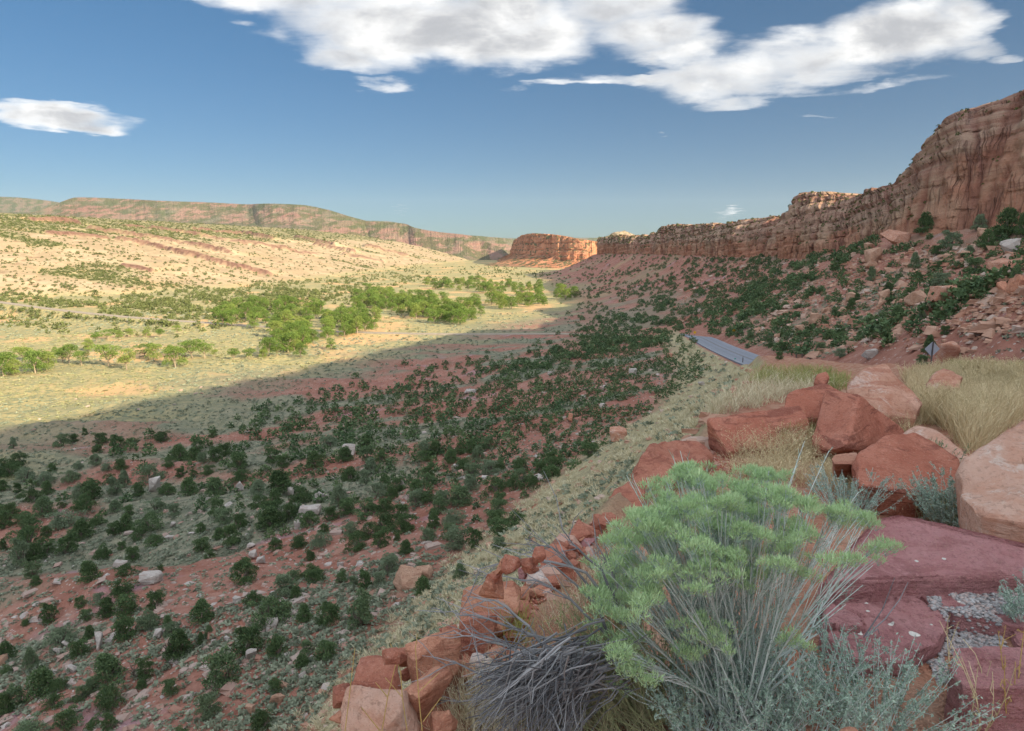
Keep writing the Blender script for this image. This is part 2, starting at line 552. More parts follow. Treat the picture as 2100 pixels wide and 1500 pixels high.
    for li, (pl, hgt) in enumerate(LEDGES):
        j = 4.0 * fbm2(x / 14, y / 14, 3, 60 + li)
        near = (x > pl[:, 0].min() - 250) & (x < pl[:, 0].max() + 250) & (y > pl[:, 1].min() - 250) & (y < pl[:, 1].max() + 250)
        if not near.any():
            continue
        s, t = line_side(x[near], y[near], pl)
        s = s + j[near]
        amp = 1.35 * hgt * (0.62 + 0.38 * sstep(fbm2(x[near] / 60, y[near] / 60, 2, 90 + li), -0.5, 0.1)) * sstep(t, -0.01, 0.06) * (1 - sstep(t, 0.94, 1.01))
        rise[near] = rise[near] + amp * np.where(s > 0, np.exp(-np.maximum(s, 0) / 80.0), np.clip(1 + s / 5.0, 0, 1))
        sc_m[near] = np.maximum(sc_m[near], sstep(s, -7.0, -3.0) * (1 - sstep(s, 1.0, 5.0)) * np.clip(amp / hgt * 1.5 - 0.2, 0, 1))
    z = np.where(d > 0, np.maximum(z, z + rise), z)
    rock = sstep(d, -6, 30) * (1 - sstep(dd, 1400, 2200))
    # road across the valley
    if full:
        near = (y > 250) & (y < 760) & (x < 130)
        dr = np.full_like(x, 1e9); zr = np.zeros_like(x)
        if near.any():
            a, b = seg_dist(x[near], y[near], LEFT_ROAD)
            dr[near] = a; zr[near] = b
        w = 1 - sstep(dr, 4.0, 11.0)
        z = z * (1 - w) + (zr - 0.1) * w
    else:
        dr = np.full_like(x, 1e9)
    z = np.where(y > 3200, z - (y - 3200) * 0.0, z)
    out = dict(z=z, emb=in_emb, shelf=shelf, tal=tal, cut=cut, rock=rock, road=np.maximum(onroad, 1 - sstep(dr, 4, 7)), mw=mw,
               vall=vall, d=d, e=e, base=xbase - x, crest=x - xcr, rise=rise, xrr=xrr, scarp=sc_m)
    return {a: b.reshape(shp) for a, b in out.items()}


LEDGES = []


def line_side(x, y, pl):
    """signed distance (far side positive) to a polyline that runs left to right, and the fraction along it"""
    best = np.full(x.shape, 1e9); sg = np.ones(x.shape); tt = np.zeros(x.shape)
    n = len(pl) - 1
    for i in range(n):
        a = pl[i]; b = pl[i + 1]
        dx, dy = b - a
        L2 = dx * dx + dy * dy
        t0 = ((x - a[0]) * dx + (y - a[1]) * dy) / L2
        t = np.clip(t0, 0, 1)
        d = np.hypot(x - a[0] - t * dx, y - a[1] - t * dy)
        c = dx * (y - a[1]) - dy * (x - a[0])
        m = d < best
        best = np.where(m, d, best); sg = np.where(m, np.sign(c), sg)
        tr = np.where((i == 0) & (t0 < 0), t0, np.where((i == n - 1) & (t0 > 1), t0, t))
        tt = np.where(m, (i + tr) / n, tt)
    return best * sg, tt


def H(x, y):
    return zones(x, y)['z']


def ground(u, v, ymin=1.2, ymax=3500):
    """world points where rays through photo pixels meet the ground"""
    u = np.atleast_1d(np.asarray(u, float)); v = np.atleast_1d(np.asarray(v, float))
    a, b = slopes(u, v)
    Y = np.geomspace(ymin, ymax, 900)
    X = a[:, None] * Y[None]
    Z = b[:, None] * Y[None]
    hz = H(X, np.broadcast_to(Y, X.shape))
    hit = Z < hz
    k = np.argmax(hit, 1); ok = hit.any(1)
    k = np.clip(k, 1, None)
    i = np.arange(len(u))
    g0 = Z[i, k - 1] - hz[i, k - 1]; g1 = Z[i, k] - hz[i, k]
    t = np.clip(g0 / np.where(np.abs(g0 - g1) < 1e-9, 1e-9, g0 - g1), 0, 1)
    yy = Y[k - 1] + t * (Y[k] - Y[k - 1])
    xx = a * yy
    return np.stack([xx, yy, H(xx, yy)], 1), ok


_led = [([(55, 451), (110, 454), (170, 459)], 8), ([(170, 467), (250, 478), (330, 491), (400, 504), (483, 523)], 6), ([(230, 488), (300, 500), (380, 520), (470, 545), (567, 564)], 5.5),
        ([(90, 477), (150, 480), (228, 488)], 4), ([(297, 466), (370, 476), (450, 490), (560, 508), (663, 523)], 7), ([(493, 476), (560, 491)], 8), ([(250, 541), (315, 556)], 3),
        ([(600, 485), (690, 506)], 9), ([(745, 505), (840, 524)], 10), ([(390, 470), (500, 480)], 7), ([(700, 520), (790, 537)], 6), ([(640, 500), (730, 520)], 8), ([(250, 462), (300, 466)], 7)]
_tmp = []
for pts, hgt in _led:
    g, ok = ground([p[0] for p in pts], [p[1] + 3 for p in pts])
    _tmp.append((g[:, :2].copy(), hgt))
LEDGES.extend(_tmp)

# polar sheet of ground reaching the horizon, finest where the view points
th = np.concatenate([np.linspace(-180, -60, 60)[:-1], np.linspace(-60, -42, 40)[:-1], np.linspace(-42, 46, 860)[:-1], np.linspace(46, 75, 60)[:-1], np.linspace(75, 180, 60)[:-1]])
rr = np.concatenate([[0.02, 0.25, 0.5, 0.75], np.geomspace(1.0, 420, 480), np.geomspace(423, 2600, 430), np.geomspace(2620, 3600, 40), np.geomspace(3800, 30000, 24)])
TH, RR = np.meshgrid(np.radians(th), rr)
GX, GY = RR * np.sin(TH), RR * np.cos(TH)
Zn = zones(GX.ravel(), GY.ravel())
gz_ = Zn['z']
rfar = np.hypot(GX.ravel(), GY.ravel())
gz_ = np.where(rfar > 3600, -50 - (rfar - 3600) * 0.002 + (gz_ + 50) * np.exp(-(rfar - 3600) / 1500), gz_)
verts = np.stack([GX.ravel(), GY.ravel(), gz_], 1)

mg, G = material("ground_earth")
pos = G.pos()
sx, sy, szz = G.sep(pos)
red = G.mix(G.ss(G.noise(pos, 0.12, 6, 0.6), 0.35, 0.65), (0.29, 0.125, 0.09), (0.37, 0.195, 0.148))
red = G.mix(G.ss(G.noise(pos, 0.9, 5, 0.65), 0.45, 0.7), red, (0.27, 0.115, 0.08))
purple = G.mix(G.ss(G.noise(pos, 0.045, 4, 0.6, 1.0), 0.60, 0.70), red, (0.36, 0.22, 0.235))
red = purple
# pebbly float
peb = G.voro(pos, 2.6, out='Color')
pebd = G.voro(pos, 2.6)
pr = G.sep(peb)[0]
red = G.mix(G.math('MULTIPLY', G.math('GREATER_THAN', pr, 0.80), G.math('LESS_THAN', pebd, 0.30)), red, (0.46, 0.37, 0.33))
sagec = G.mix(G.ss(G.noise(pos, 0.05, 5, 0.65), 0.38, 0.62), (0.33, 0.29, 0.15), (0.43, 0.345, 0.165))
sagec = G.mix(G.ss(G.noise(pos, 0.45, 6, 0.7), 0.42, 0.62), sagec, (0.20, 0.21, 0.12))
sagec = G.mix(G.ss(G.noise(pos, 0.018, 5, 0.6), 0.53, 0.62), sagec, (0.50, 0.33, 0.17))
shade_sage = G.mix(G.ss(G.noise(pos, 0.3, 6, 0.7), 0.4, 0.62), (0.25, 0.235, 0.165), (0.155, 0.165, 0.115))
sagec = G.mix(G.attr('dry'), shade_sage, sagec)  # sun and shade put into the colour: grey shaded sage, yellow sunlit flats
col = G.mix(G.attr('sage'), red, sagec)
rockc = G.mix(G.ss(G.noise(pos, 0.03, 6, 0.6), 0.35, 0.7), (0.33, 0.25, 0.155), (0.42, 0.33, 0.215))
rockc = G.mix(G.ss(G.noise(G.scale(pos, (0.5, 0.5, 3.0)), 0.11, 6, 0.68), 0.52, 0.68), rockc, (0.25, 0.165, 0.10))
rockc = G.mix(G.ss(G.noise(pos, 0.012, 4, 0.6), 0.5, 0.66), rockc, (0.33, 0.25, 0.155))
col = G.mix(G.attr('rock'), col, rockc)
scarp = G.mix(G.ss(G.noise(pos, 0.2, 4, 0.6), 0.4, 0.6), (0.12, 0.065, 0.05), (0.20, 0.115, 0.085))
col = G.mix(G.math('MULTIPLY', G.attr('veg'), G.ss(G.noise(pos, 0.06, 6, 0.7), 0.40, 0.52)), col, G.mix(G.noise(pos, 0.2, 4, 0.7), (0.13, 0.13, 0.065), (0.24, 0.21, 0.11)))
col = G.mix(G.attr('scarp'), col, scarp)
grassc = G.mix(G.ss(G.noise(pos, 1.4, 5, 0.7), 0.4, 0.62), (0.41, 0.355, 0.21), (0.31, 0.275, 0.175))
grassc = G.mix(G.ss(G.noise(pos, 0.4, 5, 0.6), 0.58, 0.68), grassc, (0.36, 0.17, 0.11))
col = G.mix(G.attr('emb'), col, grassc)
dirt = G.mix(G.ss(G.noise(pos, 3.0, 6, 0.7), 0.4, 0.65), (0.36, 0.17, 0.11), (0.44, 0.27, 0.19))
col = G.mix(G.attr('shelf'), col, dirt)
hb = G.math('ADD', G.noise(pos, 1.3, 6, 0.7), G.math('MULTIPLY', G.noise(pos, 9.0, 4, 0.7), 0.15))
G.surf(col, 0.95, G.bump(hb, 0.7, 0.5), spec=0.1)

zz = Zn
nz = fbm2(GX.ravel() / 38, GY.ravel() / 16, 4, 71)
sage = np.where(zz['vall'] > 0, 1.0, 0.0)
flat = sstep(zz['e'] + 35 * nz + 0.4 * np.clip(GY.ravel() - 230, 0, 400), 95, 170)
sage = zz['vall'] * np.clip(flat + (1 - flat) * sstep(nz + 0.25 - 0.35 * sstep(zz['e'], 40, 10), 0.12, 0.42), 0, 1)
farf = sstep(zz['base'], 50, 100) * sstep(GY.ravel(), 240, 300)
wash = np.exp(-((GX.ravel() - np.interp(GY.ravel(), [150, 300, 600, 1200], [-180, -110, -40, 40])) / 60) ** 2)
sage = np.maximum(sage * (1 - zz['tal']), zz['tal'] * (0.55 + 0.4 * farf) * sstep(fbm2(GX.ravel() / 25, GY.ravel() / 25, 4, 73) + 0.55 * farf, -0.1, 0.4))
sage = np.maximum(sage, sstep(zz['d'], -160, -30) * (1 - zz['rock']) * 0.35)
vegtop = np.clip(sstep(fbm2(GX.ravel() / 120, GY.ravel() / 60, 4, 75) + 1.0 * sstep(zz['rise'], 52, 88) - 0.15, 0.0, 0.45), 0, 1) * 0.75
scarpm = zz['scarp'] * zz['rock']
rockm = zz['rock'] * (1 - vegtop)
sage = np.where(zz['rock'] > 0.5, 1.0, sage)
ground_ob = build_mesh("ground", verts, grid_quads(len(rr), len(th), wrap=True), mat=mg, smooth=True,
                       attrs=dict(sage=sage, dry=sstep(zz['e'] + 40 * nz + 0.4 * np.clip(GY.ravel() - 230, 0, 400), 110, 210), veg=zz['rock'] * vegtop / .75, rock=rockm, scarp=scarpm, emb=zz['emb'], shelf=np.maximum(zz['shelf'], 0), road=zz['road']))  # dry: sunlit-flat yellow against the shade-grey sage tone
tag(ground_ob, kind="structure")

_zt = gz_.reshape(RR.shape)


def sheet(x, y):
    """height of the ground sheet itself, bilinear in its own polar grid"""
    r = np.hypot(x, y); t = np.degrees(np.arctan2(x, y))
    fi = np.interp(r, rr, np.arange(len(rr))); fj = np.interp(t, th, np.arange(len(th)))
    i = np.clip(fi.astype(int), 0, len(rr) - 2); j = np.clip(fj.astype(int), 0, len(th) - 2)
    a = fi - i; b = fj - j
    return (_zt[i, j] * (1 - a) * (1 - b) + _zt[i + 1, j] * a * (1 - b) + _zt[i, j + 1] * (1 - a) * b + _zt[i + 1, j + 1] * a * b)


H = sheet


def ground(u, v, ymin=1.2, ymax=3500):
    u = np.atleast_1d(np.asarray(u, float)); v = np.atleast_1d(np.asarray(v, float))
    res = []; oks = []
    for c in range(0, len(u), 4000):
        a, b = slopes(u[c:c + 4000], v[c:c + 4000])
        Y = np.geomspace(ymin, ymax, 620)
        X = a[:, None] * Y[None]; Z = b[:, None] * Y[None]
        hz = sheet(X, np.broadcast_to(Y, X.shape))
        hit = Z < hz
        k = np.clip(np.argmax(hit, 1), 1, None); i = np.arange(len(a))
        g0 = Z[i, k - 1] - hz[i, k - 1]; g1 = Z[i, k] - hz[i, k]
        t = np.clip(g0 / np.where(np.abs(g0 - g1) < 1e-9, 1e-9, g0 - g1), 0, 1)
        yy = Y[k - 1] + t * (Y[k] - Y[k - 1]); xx = a * yy
        res.append(np.stack([xx, yy, sheet(xx, yy)], 1)); oks.append(hit.any(1))
    return np.concatenate(res), np.concatenate(oks)


# ------------------------------------------------------------------ roads
mr, R_ = material("road_asphalt")
pos = R_.pos()
ac = R_.attr('across')
base = R_.mix(R_.ss(R_.noise(pos, 0.8, 6, 0.7), 0.35, 0.65), (0.19, 0.205, 0.24), (0.235, 0.25, 0.285))
aw = R_.math('ABSOLUTE', ac)
trk = R_.ss(R_.math('ABSOLUTE', R_.math('SUBTRACT', aw, 0.45)), 0.0, 0.17, 1.0, 0.0)
base = R_.mix(R_.math('MULTIPLY', trk, 0.22), base, (0.12, 0.12, 0.13))
dbl = R_.math('LESS_THAN', R_.math('ABSOLUTE', R_.math('SUBTRACT', aw, 0.045)), 0.022)
base = R_.mix(R_.math('MULTIPLY', dbl, 0.8), base, (0.10, 0.075, 0.05))
edge = R_.math('LESS_THAN', R_.math('ABSOLUTE', R_.math('SUBTRACT', aw, 0.90)), 0.025)
base = R_.mix(R_.math('MULTIPLY', edge, 0.22), base, (0.55, 0.55, 0.53))
R_.surf(base, 0.85, R_.bump(R_.noise(pos, 12, 4, 0.7), 0.3, 0.02), spec=0.3)


def ribbon(name, pts, half, lift, mat, across=7):
    pts = np.asarray(pts, float)
    s = np.concatenate([[0], np.cumsum(np.hypot(*np.diff(pts[:, :2], axis=0).T))])
    si = np.arange(0, s[-1], 2.0)
    c = np.stack([pchip(s, pts[:, k], si) for k in range(3)], 1)
    t = np.gradient(c[:, :2], axis=0); t /= np.linalg.norm(t, axis=1)[:, None]
    nrm = np.stack([t[:, 1], -t[:, 0]], 1)
    w = np.linspace(-1, 1, across)
    V = np.zeros((len(si), across, 3)); A = np.zeros((len(si), across))
    for j, a in enumerate(w):
        V[:, j, :2] = c[:, :2] + nrm * a * half
        V[:, j, 2] = c[:, 2] + lift - 0.03 * a * a
        A[:, j] = a
    # side skirts so the slab has thickness
    L = V[:, :1].copy(); L[:, 0, 2] -= 0.5
    Rr = V[:, -1:].copy(); Rr[:, 0, 2] -= 0.5
    V = np.concatenate([L, V, Rr], 1); A = np.concatenate([A[:, :1], A, A[:, -1:]], 1)
    o = build_mesh(name, V.reshape(-1, 3), grid_quads(len(si), across + 2), mat=mat, smooth=False, attrs=dict(across=A.ravel()))
    return tag(o, kind="structure")


rd = []
for row in ROWS[:13]:
    rd.append(((row[10] + row[12]) / 2, row[0], row[11]))
rd = [p for p in rd if p[1] not in (2, 5, 10)]
rd2 = [(66, 250, -32.2), (74, 285, -36.5), (82, 312, -40.6)] + [tuple(p) for p in LEFT_ROAD[1:]]
ribbon("road", rd[:-1] + rd2[:3], 4.0, 0.22, mr)
mr2, R2_ = material("pale_track")
pp_ = R2_.pos()
R2_.surf(R2_.mix(R2_.ss(R2_.noise(pp_, 0.5, 5, 0.7), 0.35, 0.65), (0.26, 0.215, 0.165), (0.34, 0.29, 0.23)), 0.95)
ribbon("road", rd2[2:], 3.2, 0.16, mr2)

# ------------------------------------------------------------------ cliffs
def loft(name, lines, counts, ns, mat, styles, seed, tilt=0.0, big=28.0, joint=6.0, smooth=True, close=False, rough=1.0, terr=None, block=0.0, near_terr=1.0, crest_var=0.0):
    """surface swept through matched polylines. styles: per line (big, joint, strata) outward displacement in metres"""
    L = [np.asarray(l, float) for l in lines]
    S = len(L[0])
    m = sum(np.hypot(*np.diff(l[:, :2], axis=0).T) for l in L[1:3]) / 2
    s = np.concatenate([[0], np.cumsum(m)])
    si = np.linspace(0, s[-1], ns)
    Q = [np.stack([pchip(s, l[:, k], si) for k in range(3)], 1) for l in L]
    if crest_var:
        i_ = np.floor(si / 9 + 1.5 * fbm2(si / 30, si * 0, 2, seed + 61))
        cv_ = (_h(i_, i_ * 0, i_ * 0, seed + 63) - .5) * 1.3 + 1.2 * fbm2(si / 70, si * 0 + 3, 3, seed + 65)
        cv_ = cv_ * crest_var * np.interp(Q[1][:, 1], [200, 290], [.35, 1])
        for q_, w_ in ((Q[3], .35), (Q[4], 1), (Q[5], 1)):
            q_[:, 2] += cv_ * w_
    rows = []; st = []; frac = []
    for k, n in enumerate(counts):
        last = k == len(counts) - 1
        for j in range(n + (1 if last else 0)):
            t = j / n
            rows.append(Q[k] * (1 - t) + Q[k + 1] * t)
            st.append(np.array(styles[k]) * (1 - t) + np.array(styles[k + 1]) * t)
            frac.append(k + t)
    V = np.array(rows); st = np.array(st); frac = np.array(frac)
    nr = len(rows)
    out = Q[1][:, :2] - Q[-2 if len(Q) > 3 else -1][:, :2]
    kk = max(3, ns // 60)
    ker = np.ones(kk) / kk
    for c in range(2):
        pad = np.pad(out[:, c], kk, mode='edge')
        out[:, c] = np.convolve(pad, ker, 'same')[kk:-kk]
    out /= np.maximum(np.linalg.norm(out, axis=1), 1e-6)[:, None]
    SI = np.broadcast_to(si, (nr, ns)); Z = V[:, :, 2]
    lean = 0.25
    if terr is not None:
        tw_ = np.interp(frac, np.arange(len(terr)), terr)[:, None]
        base_xy = Q[1][None, :, :2]
        D = ((base_xy - V[:, :, :2]) * out[None]).sum(-1)
        zt = V[:, :, 2] + SI * tilt + 2.0 * fbm2(si / 25, si * 0, 3, seed + 51)[None, :]
        th_ = 5.2 * rough
        k_ = np.floor(zt / th_)
        jit = lambda i: (_h(i, i * 0, i * 0, seed + 53) - .5) * 0.7
        f_ = zt / th_ - k_
        lo_ = k_ + jit(k_); hi_ = k_ + 1 + jit(k_ + 1)
        below = f_ + k_ < lo_
        above = f_ + k_ >= hi_
        lo_, hi_ = np.where(below, k_ - 1 + jit(k_ - 1), np.where(above, hi_, lo_)), np.where(below, lo_, np.where(above, k_ + 2 + jit(k_ + 2), hi_))
        lay_id = np.round(lo_ * 7)
        ff = np.clip((zt / th_ - lo_) / np.maximum(hi_ - lo_, .1), 0, 1)
        off = zt - V[:, :, 2]
        Dn = np.empty_like(D)
        for c in range(ns):
            zc_ = np.maximum.accumulate(V[:, c, 2] + np.arange(nr) * 1e-6)
            a_ = np.interp(lo_[:, c] * th_ - off[:, c], zc_, D[:, c]); b_ = np.interp(hi_[:, c] * th_ - off[:, c], zc_, D[:, c])
            Dn[:, c] = a_ + (b_ - a_) * sstep(ff[:, c], 0.62, 0.97)
        tw_ = tw_ * np.interp(Q[1][:, 1], [225, 300], [near_terr, 1.0])[None, :]
        dD = np.clip((Dn - D) * tw_, -2.2, 2.2)
        # joint-bounded blocks, a new set in each bed
        q_ = SI / (joint * 0.9) + 5 * _h(lay_id, lay_id * 0, lay_id * 0, seed + 57)
        bi = np.floor(q_ + 0.25 * fbm2(SI / 3, zt / 3, 2, seed + 58))
        blk = (_h(bi, lay_id, lay_id * 0, seed + 59) - 0.5) * 2
        dD = dD - block * blk * np.minimum(1, tw_ + .35) * (frac[:, None] > 0.9) * (frac[:, None] < 4.05)
        V[:, :, 0] -= out[None, :, 0] * dD
        V[:, :, 1] -= out[None, :, 1] * dD
    n_big = fbm2(SI / big, Z / (big * 2.5), 4, seed)
    rid = 1 - np.abs(fbm2((SI + Z * lean) / (joint * 2.2), Z / (joint * 9), 4, seed + 9))
    rid2 = -np.clip(rid - 0.80, 0, 1) * 5.0            # sharp clefts
    n_jnt = 0.7 * rid2 + 0.6 * fbm2((SI + Z * lean) / joint, Z / (joint * 4), 4, seed + 13)
    zl = Z + SI * tilt + 1.2 * fbm2(SI / 30, Z / 30, 2, seed + 17)
    stt = 0.0
    for (hh, a) in ((7.0, 0.55), (3.1, 0.35), (1.3, 0.22)):
        q = zl / (hh * rough)
        i = np.floor(q); f = q - i
        z0 = np.zeros_like(i)
        v0 = _h(i, z0, z0, seed + 23); v1 = _h(i + 1, z0, z0, seed + 23)
        w = sstep(f, 0.0, 0.16)
        vp = _h(i - 1, z0, z0, seed + 23)
        stt = stt + a * (vp + (v0 - vp) * w) * (0.6 + 0.4 * fbm2(SI / 18, q / 3, 2, seed + 29))
    stt = stt - 0.45
    fine = fbm2(SI / 1.7, Z / 2.1, 3, seed + 37)
    if crest_var:
        n_big = n_big * np.interp(Q[1][:, 1], [230, 330], [1.0, 2.1])[None, :]
    disp = st[:, 0:1] * n_big + st[:, 1:2] * n_jnt + st[:, 2:3] * stt + 0.12 * (st[:, 1:2] + st[:, 2:3]) * fine
    V[:, :, 0] += out[None, :, 0] * disp
    V[:, :, 1] += out[None, :, 1] * disp
    hz_ = 0.25 * st[:, 2:3] * fbm2(SI / 5, V[:, :, 0] / 5, 3, seed + 41)
    V[:, :, 2] += hz_
    F = np.broadcast_to(frac[:, None], (nr, ns))
    o = build_mesh(name, V.reshape(-1, 3), grid_quads(nr, ns)[:, ::-1], mat=mat, smooth=smooth,
                   attrs=dict(sdist=SI.ravel(), tier=F.ravel(), strat=zl.ravel(), hollow=n_jnt.ravel()))
    tag(o, kind="structure")
    o["verts_grid"] = 0
    del o["verts_grid"]
    return o, V, F


def cliff_mat(name, cols, talus, varn=0.6, veg=0.0, cap=None, streak=1.0, sc=1.0, tiers=False, cracks=1.0):
    """cols: four rock colours. tier attribute: <1 buried/talus, then lower wall, ledges, cap"""
    m, N = material(name)
    pos = N.pos()
    s = N.attr('sdist'); z = N.attr('strat'); t = N.attr('tier')
    cv = N.new('ShaderNodeCombineXYZ')
    N.put(cv.inputs[0], N.math('MULTIPLY', s, 0.35)); N.put(cv.inputs[1], N.math('MULTIPLY', z, 0.022))
    vert = N.noise(cv.outputs[0], 1.0 / sc, 6, 0.65)
    cz = N.new('ShaderNodeCombineXYZ')
    N.put(cz.inputs[0], N.math('MULTIPLY', s, 0.012)); N.put(cz.inputs[1], N.math('MULTIPLY', z, 0.33))
    lay = N.noise(cz.outputs[0], 1.0 / sc, 6, 0.7)
    c = N.mix(N.ss(lay, 0.36, 0.62), cols[0], cols[1])
    c = N.mix(N.ss(N.noise(pos, 0.05 / sc, 4, 0.6), 0.45, 0.65), c, cols[2])
    c = N.mix(N.math('MULTIPLY', N.ss(vert, 0.56, 0.68), varn), c, cols[3])
    c = N.mix(N.math('MULTIPLY', N.ss(N.noise(cv.outputs[0], 0.5 / sc, 5, 0.6), 0.58, 0.66), 0.5 * streak), c, (0.17, 0.10, 0.10))
    if tiers:
        wv = N.math('ADD', t, N.math('MULTIPLY', N.math('SUBTRACT', N.noise(pos, 0.05, 4, 0.6), 0.5), 0.5))
        c = N.mix(N.math('MULTIPLY', N.ss(wv, 1.75, 2.05), 0.62), c, N.mix(N.ss(lay, 0.38, 0.6), (0.26, 0.15, 0.115), (0.40, 0.29, 0.215)))
        c = N.mix(N.math('MULTIPLY', N.ss(wv, 1.9, 1.1), 0.45), c, (0.43, 0.185, 0.115))
        c = N.mix(N.math('MULTIPLY', N.ss(N.math('ADD', N.attr('hollow'), 0.0), -0.15, -0.7), 0.6), c, (0.22, 0.09, 0.065))  # joint clefts darkened by recess depth, shading put into the rock colour
        c = N.mix(N.math('MULTIPLY', N.ss(lay, 0.60, 0.66), 0.5), c, (0.26, 0.12, 0.09))
    if cap is not None:
        c = N.mix(N.math('MULTIPLY', N.ss(t, cap[0], cap[0] + 0.25), N.ss(lay, 0.42, 0.6)), c, cap[1])
    if talus is not None:
        tc = N.mix(N.ss(N.noise(pos, 0.09 / sc, 6, 0.7), 0.4, 0.6), talus[0], talus[1])
        c = N.mix(N.ss(N.math('ADD', t, N.math('MULTIPLY', N.noise(pos, 0.06 / sc, 4, 0.6), 0.35)), talus[2] + 0.12, talus[2] + 0.26), tc, c)
    if veg:
        gm = N.new('ShaderNodeNewGeometry').outputs['Normal']
        up = N.sep(gm)[2]
        vm = N.math('MULTIPLY', N.ss(up, 0.5, 0.72), N.ss(N.noise(pos, 0.16 / sc, 5, 0.7), 0.46, 0.54))
        c = N.mix(N.math('MULTIPLY', vm, veg), c, (0.085, 0.105, 0.05))
    jv = N.new('ShaderNodeCombineXYZ')
    N.put(jv.inputs[0], N.math('MULTIPLY', N.math('ADD', s, N.math('MULTIPLY', z, 0.22)), 0.20 / sc)); N.put(jv.inputs[1], N.math('MULTIPLY', z, 0.028 / sc))
    jw = N.vmath('ADD', jv.outputs[0], N.vmath('MULTIPLY', N.noise(jv.outputs[0], 2.5, 5, 0.6, out=1), (0.16, 0.25, 0.0)))
    crk = N.ss(N.voro(jw, 1.0, feature='DISTANCE_TO_EDGE'), 0.0, 0.05, 1.0, 0.0)
    crk2 = N.ss(N.voro(jw, 2.7, feature='DISTANCE_TO_EDGE'), 0.0, 0.05, 1.0, 0.0)
    wallm = N.ss(t, 0.95, 1.05)
    crk = N.math('MULTIPLY', N.math('MAXIMUM', crk, N.math('MULTIPLY', crk2, 0.45)), N.math('MULTIPLY', wallm, N.math('MULTIPLY', N.ss(N.noise(pos, 0.07 / sc, 4, 0.6), 0.40, 0.60), cracks)))
    c = N.mix(N.math('MULTIPLY', crk, 0.5), c, (0.15, 0.07, 0.05))
    h = N.math('SUBTRACT', N.math('ADD', N.math('MULTIPLY', vert, 0.8), N.math('ADD', lay, N.math('MULTIPLY', N.noise(pos, 0.8 / sc, 6, 0.7), 0.9))), N.math('MULTIPLY', crk, 1.1))
    N.surf(c, 0.95, N.bump(h, 1.0, 1.3 * sc), spec=0.08)
    return m


# --- the long ridge on the right: bury, base, wall top, ledge top, crest, back, far back
ST = [  # base (u,v,Y) or xyz ; crest ; (wall top d,z) ; (ledge d,z)
    ((112, -260, 40, 0), (165, -260, 150, 0), (.30, .50), (.6, .8)),
    ((114, -100, 34, 0), (165, -100, 116, 0), (.30, .50), (.6, .8)),
    ((118, 0, 21, 0), (166, 0, 95, 0), (.30, .50), (.6, .8)),
    ((122, 70, 13.5, 0), (167, 80, 80.5, 0), (.32, .52), (.6, .8)),
    ((124, 125, 9, 0), (167, 165, 65.5, 0), (.34, .55), (.65, .85)),
    ((2100, 455, 168), (2100, 181, 239), (.36, .60), (.68, .88)),
    ((1985, 470, 186), (1955, 239, 256), (.36, .62), (.72, .90)),
    ((1915, 480, 198), (1895, 300, 263), (.33, .62), (.74, .92)),
    ((1872, 486, 208), (1858, 352, 268), (.28, .60), (.70, .90)),
    ((1835, 493, 222), (1825, 384, 285), (.30, .50), (.62, .80)),
    ((1790, 503, 246), (1780, 393, 315), (.30, .42), (.62, .78)),
    ((1725, 519, 280), (1745, 402, 360), (.30, .40), (.62, .75)),
    ((1660, 528, 330), (1690, 400, 392), (.26, .40), (.60, .75)),
    ((1610, 532, 380), (1645, 396, 415), (.22, .42), (.58, .76)),
    ((1570, 532, 420), (1612, 440, 450), (.20, .46), (.56, .78)),
    ((1490, 528, 500), (1500, 457, 550), (.20, .48), (.60, .80)),
    ((1400, 526, 620), (1400, 461, 690), (.22, .48), (.60, .80)),
    ((1362, 525, 700), (1365, 464, 760), (.22, .50), (.60, .80)),
    ((1320, 524, 800), (1335, 483, 860), (.20, .52), (.55, .80)),
    ((1262, 523, 980), (1262, 485, 1020), (.20, .60), (.55, .82)),
    ((1222, 523, 1140), (1228, 487, 1150), (.20, .64), (.55, .85)),
    ((165, 1215, -22, 0), (168, 1195, 6, 0), (.2, .64), (.55, .85)),
    ((215, 1230, -25, 0), (210, 1205, 2, 0), (.2, .64), (.55, .85)),
]
base = np.array([a[:3] if len(a) == 4 else P(*a) for a, *_ in ST])
crest = np.array([b[:3] if len(b) == 4 else P(*b) for _, b, *_ in ST])
lerp = lambda fd: np.stack([base[:, 0] + (crest[:, 0] - base[:, 0]) * fd[:, 0], base[:, 1] + (crest[:, 1] - base[:, 1]) * fd[:, 0],
                            base[:, 2] + (crest[:, 2] - base[:, 2]) * fd[:, 1]], 1)
wall = lerp(np.array([s[2] for s in ST])); ledge = lerp(np.array([s[3] for s in ST]))
bury = base.copy(); bury[:, 2] -= 9; bury[:, 0] -= 2
back = crest.copy(); back[:, 0] += 45; back[:, 2] -= 3
back2 = crest.copy(); back2[:, 0] += 500; back2[:, 2] = np.minimum(crest[:, 2] - 40, -10)
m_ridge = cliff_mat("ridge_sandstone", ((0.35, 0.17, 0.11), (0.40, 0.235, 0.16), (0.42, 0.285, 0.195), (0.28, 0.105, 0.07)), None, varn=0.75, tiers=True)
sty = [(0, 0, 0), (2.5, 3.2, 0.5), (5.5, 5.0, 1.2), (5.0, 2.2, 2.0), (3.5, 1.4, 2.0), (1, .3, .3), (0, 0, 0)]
ridge, RV, RF = loft("cliff", [bury, base, wall, ledge, crest, back, back2], [3, 90, 70, 60, 16, 8], 1900, m_ridge, sty, 101, tilt=0.05, big=34, joint=5.5, terr=[0, .3, .6, .85, .8, 0, 0], block=0.8, near_terr=0.42, crest_var=1.9)

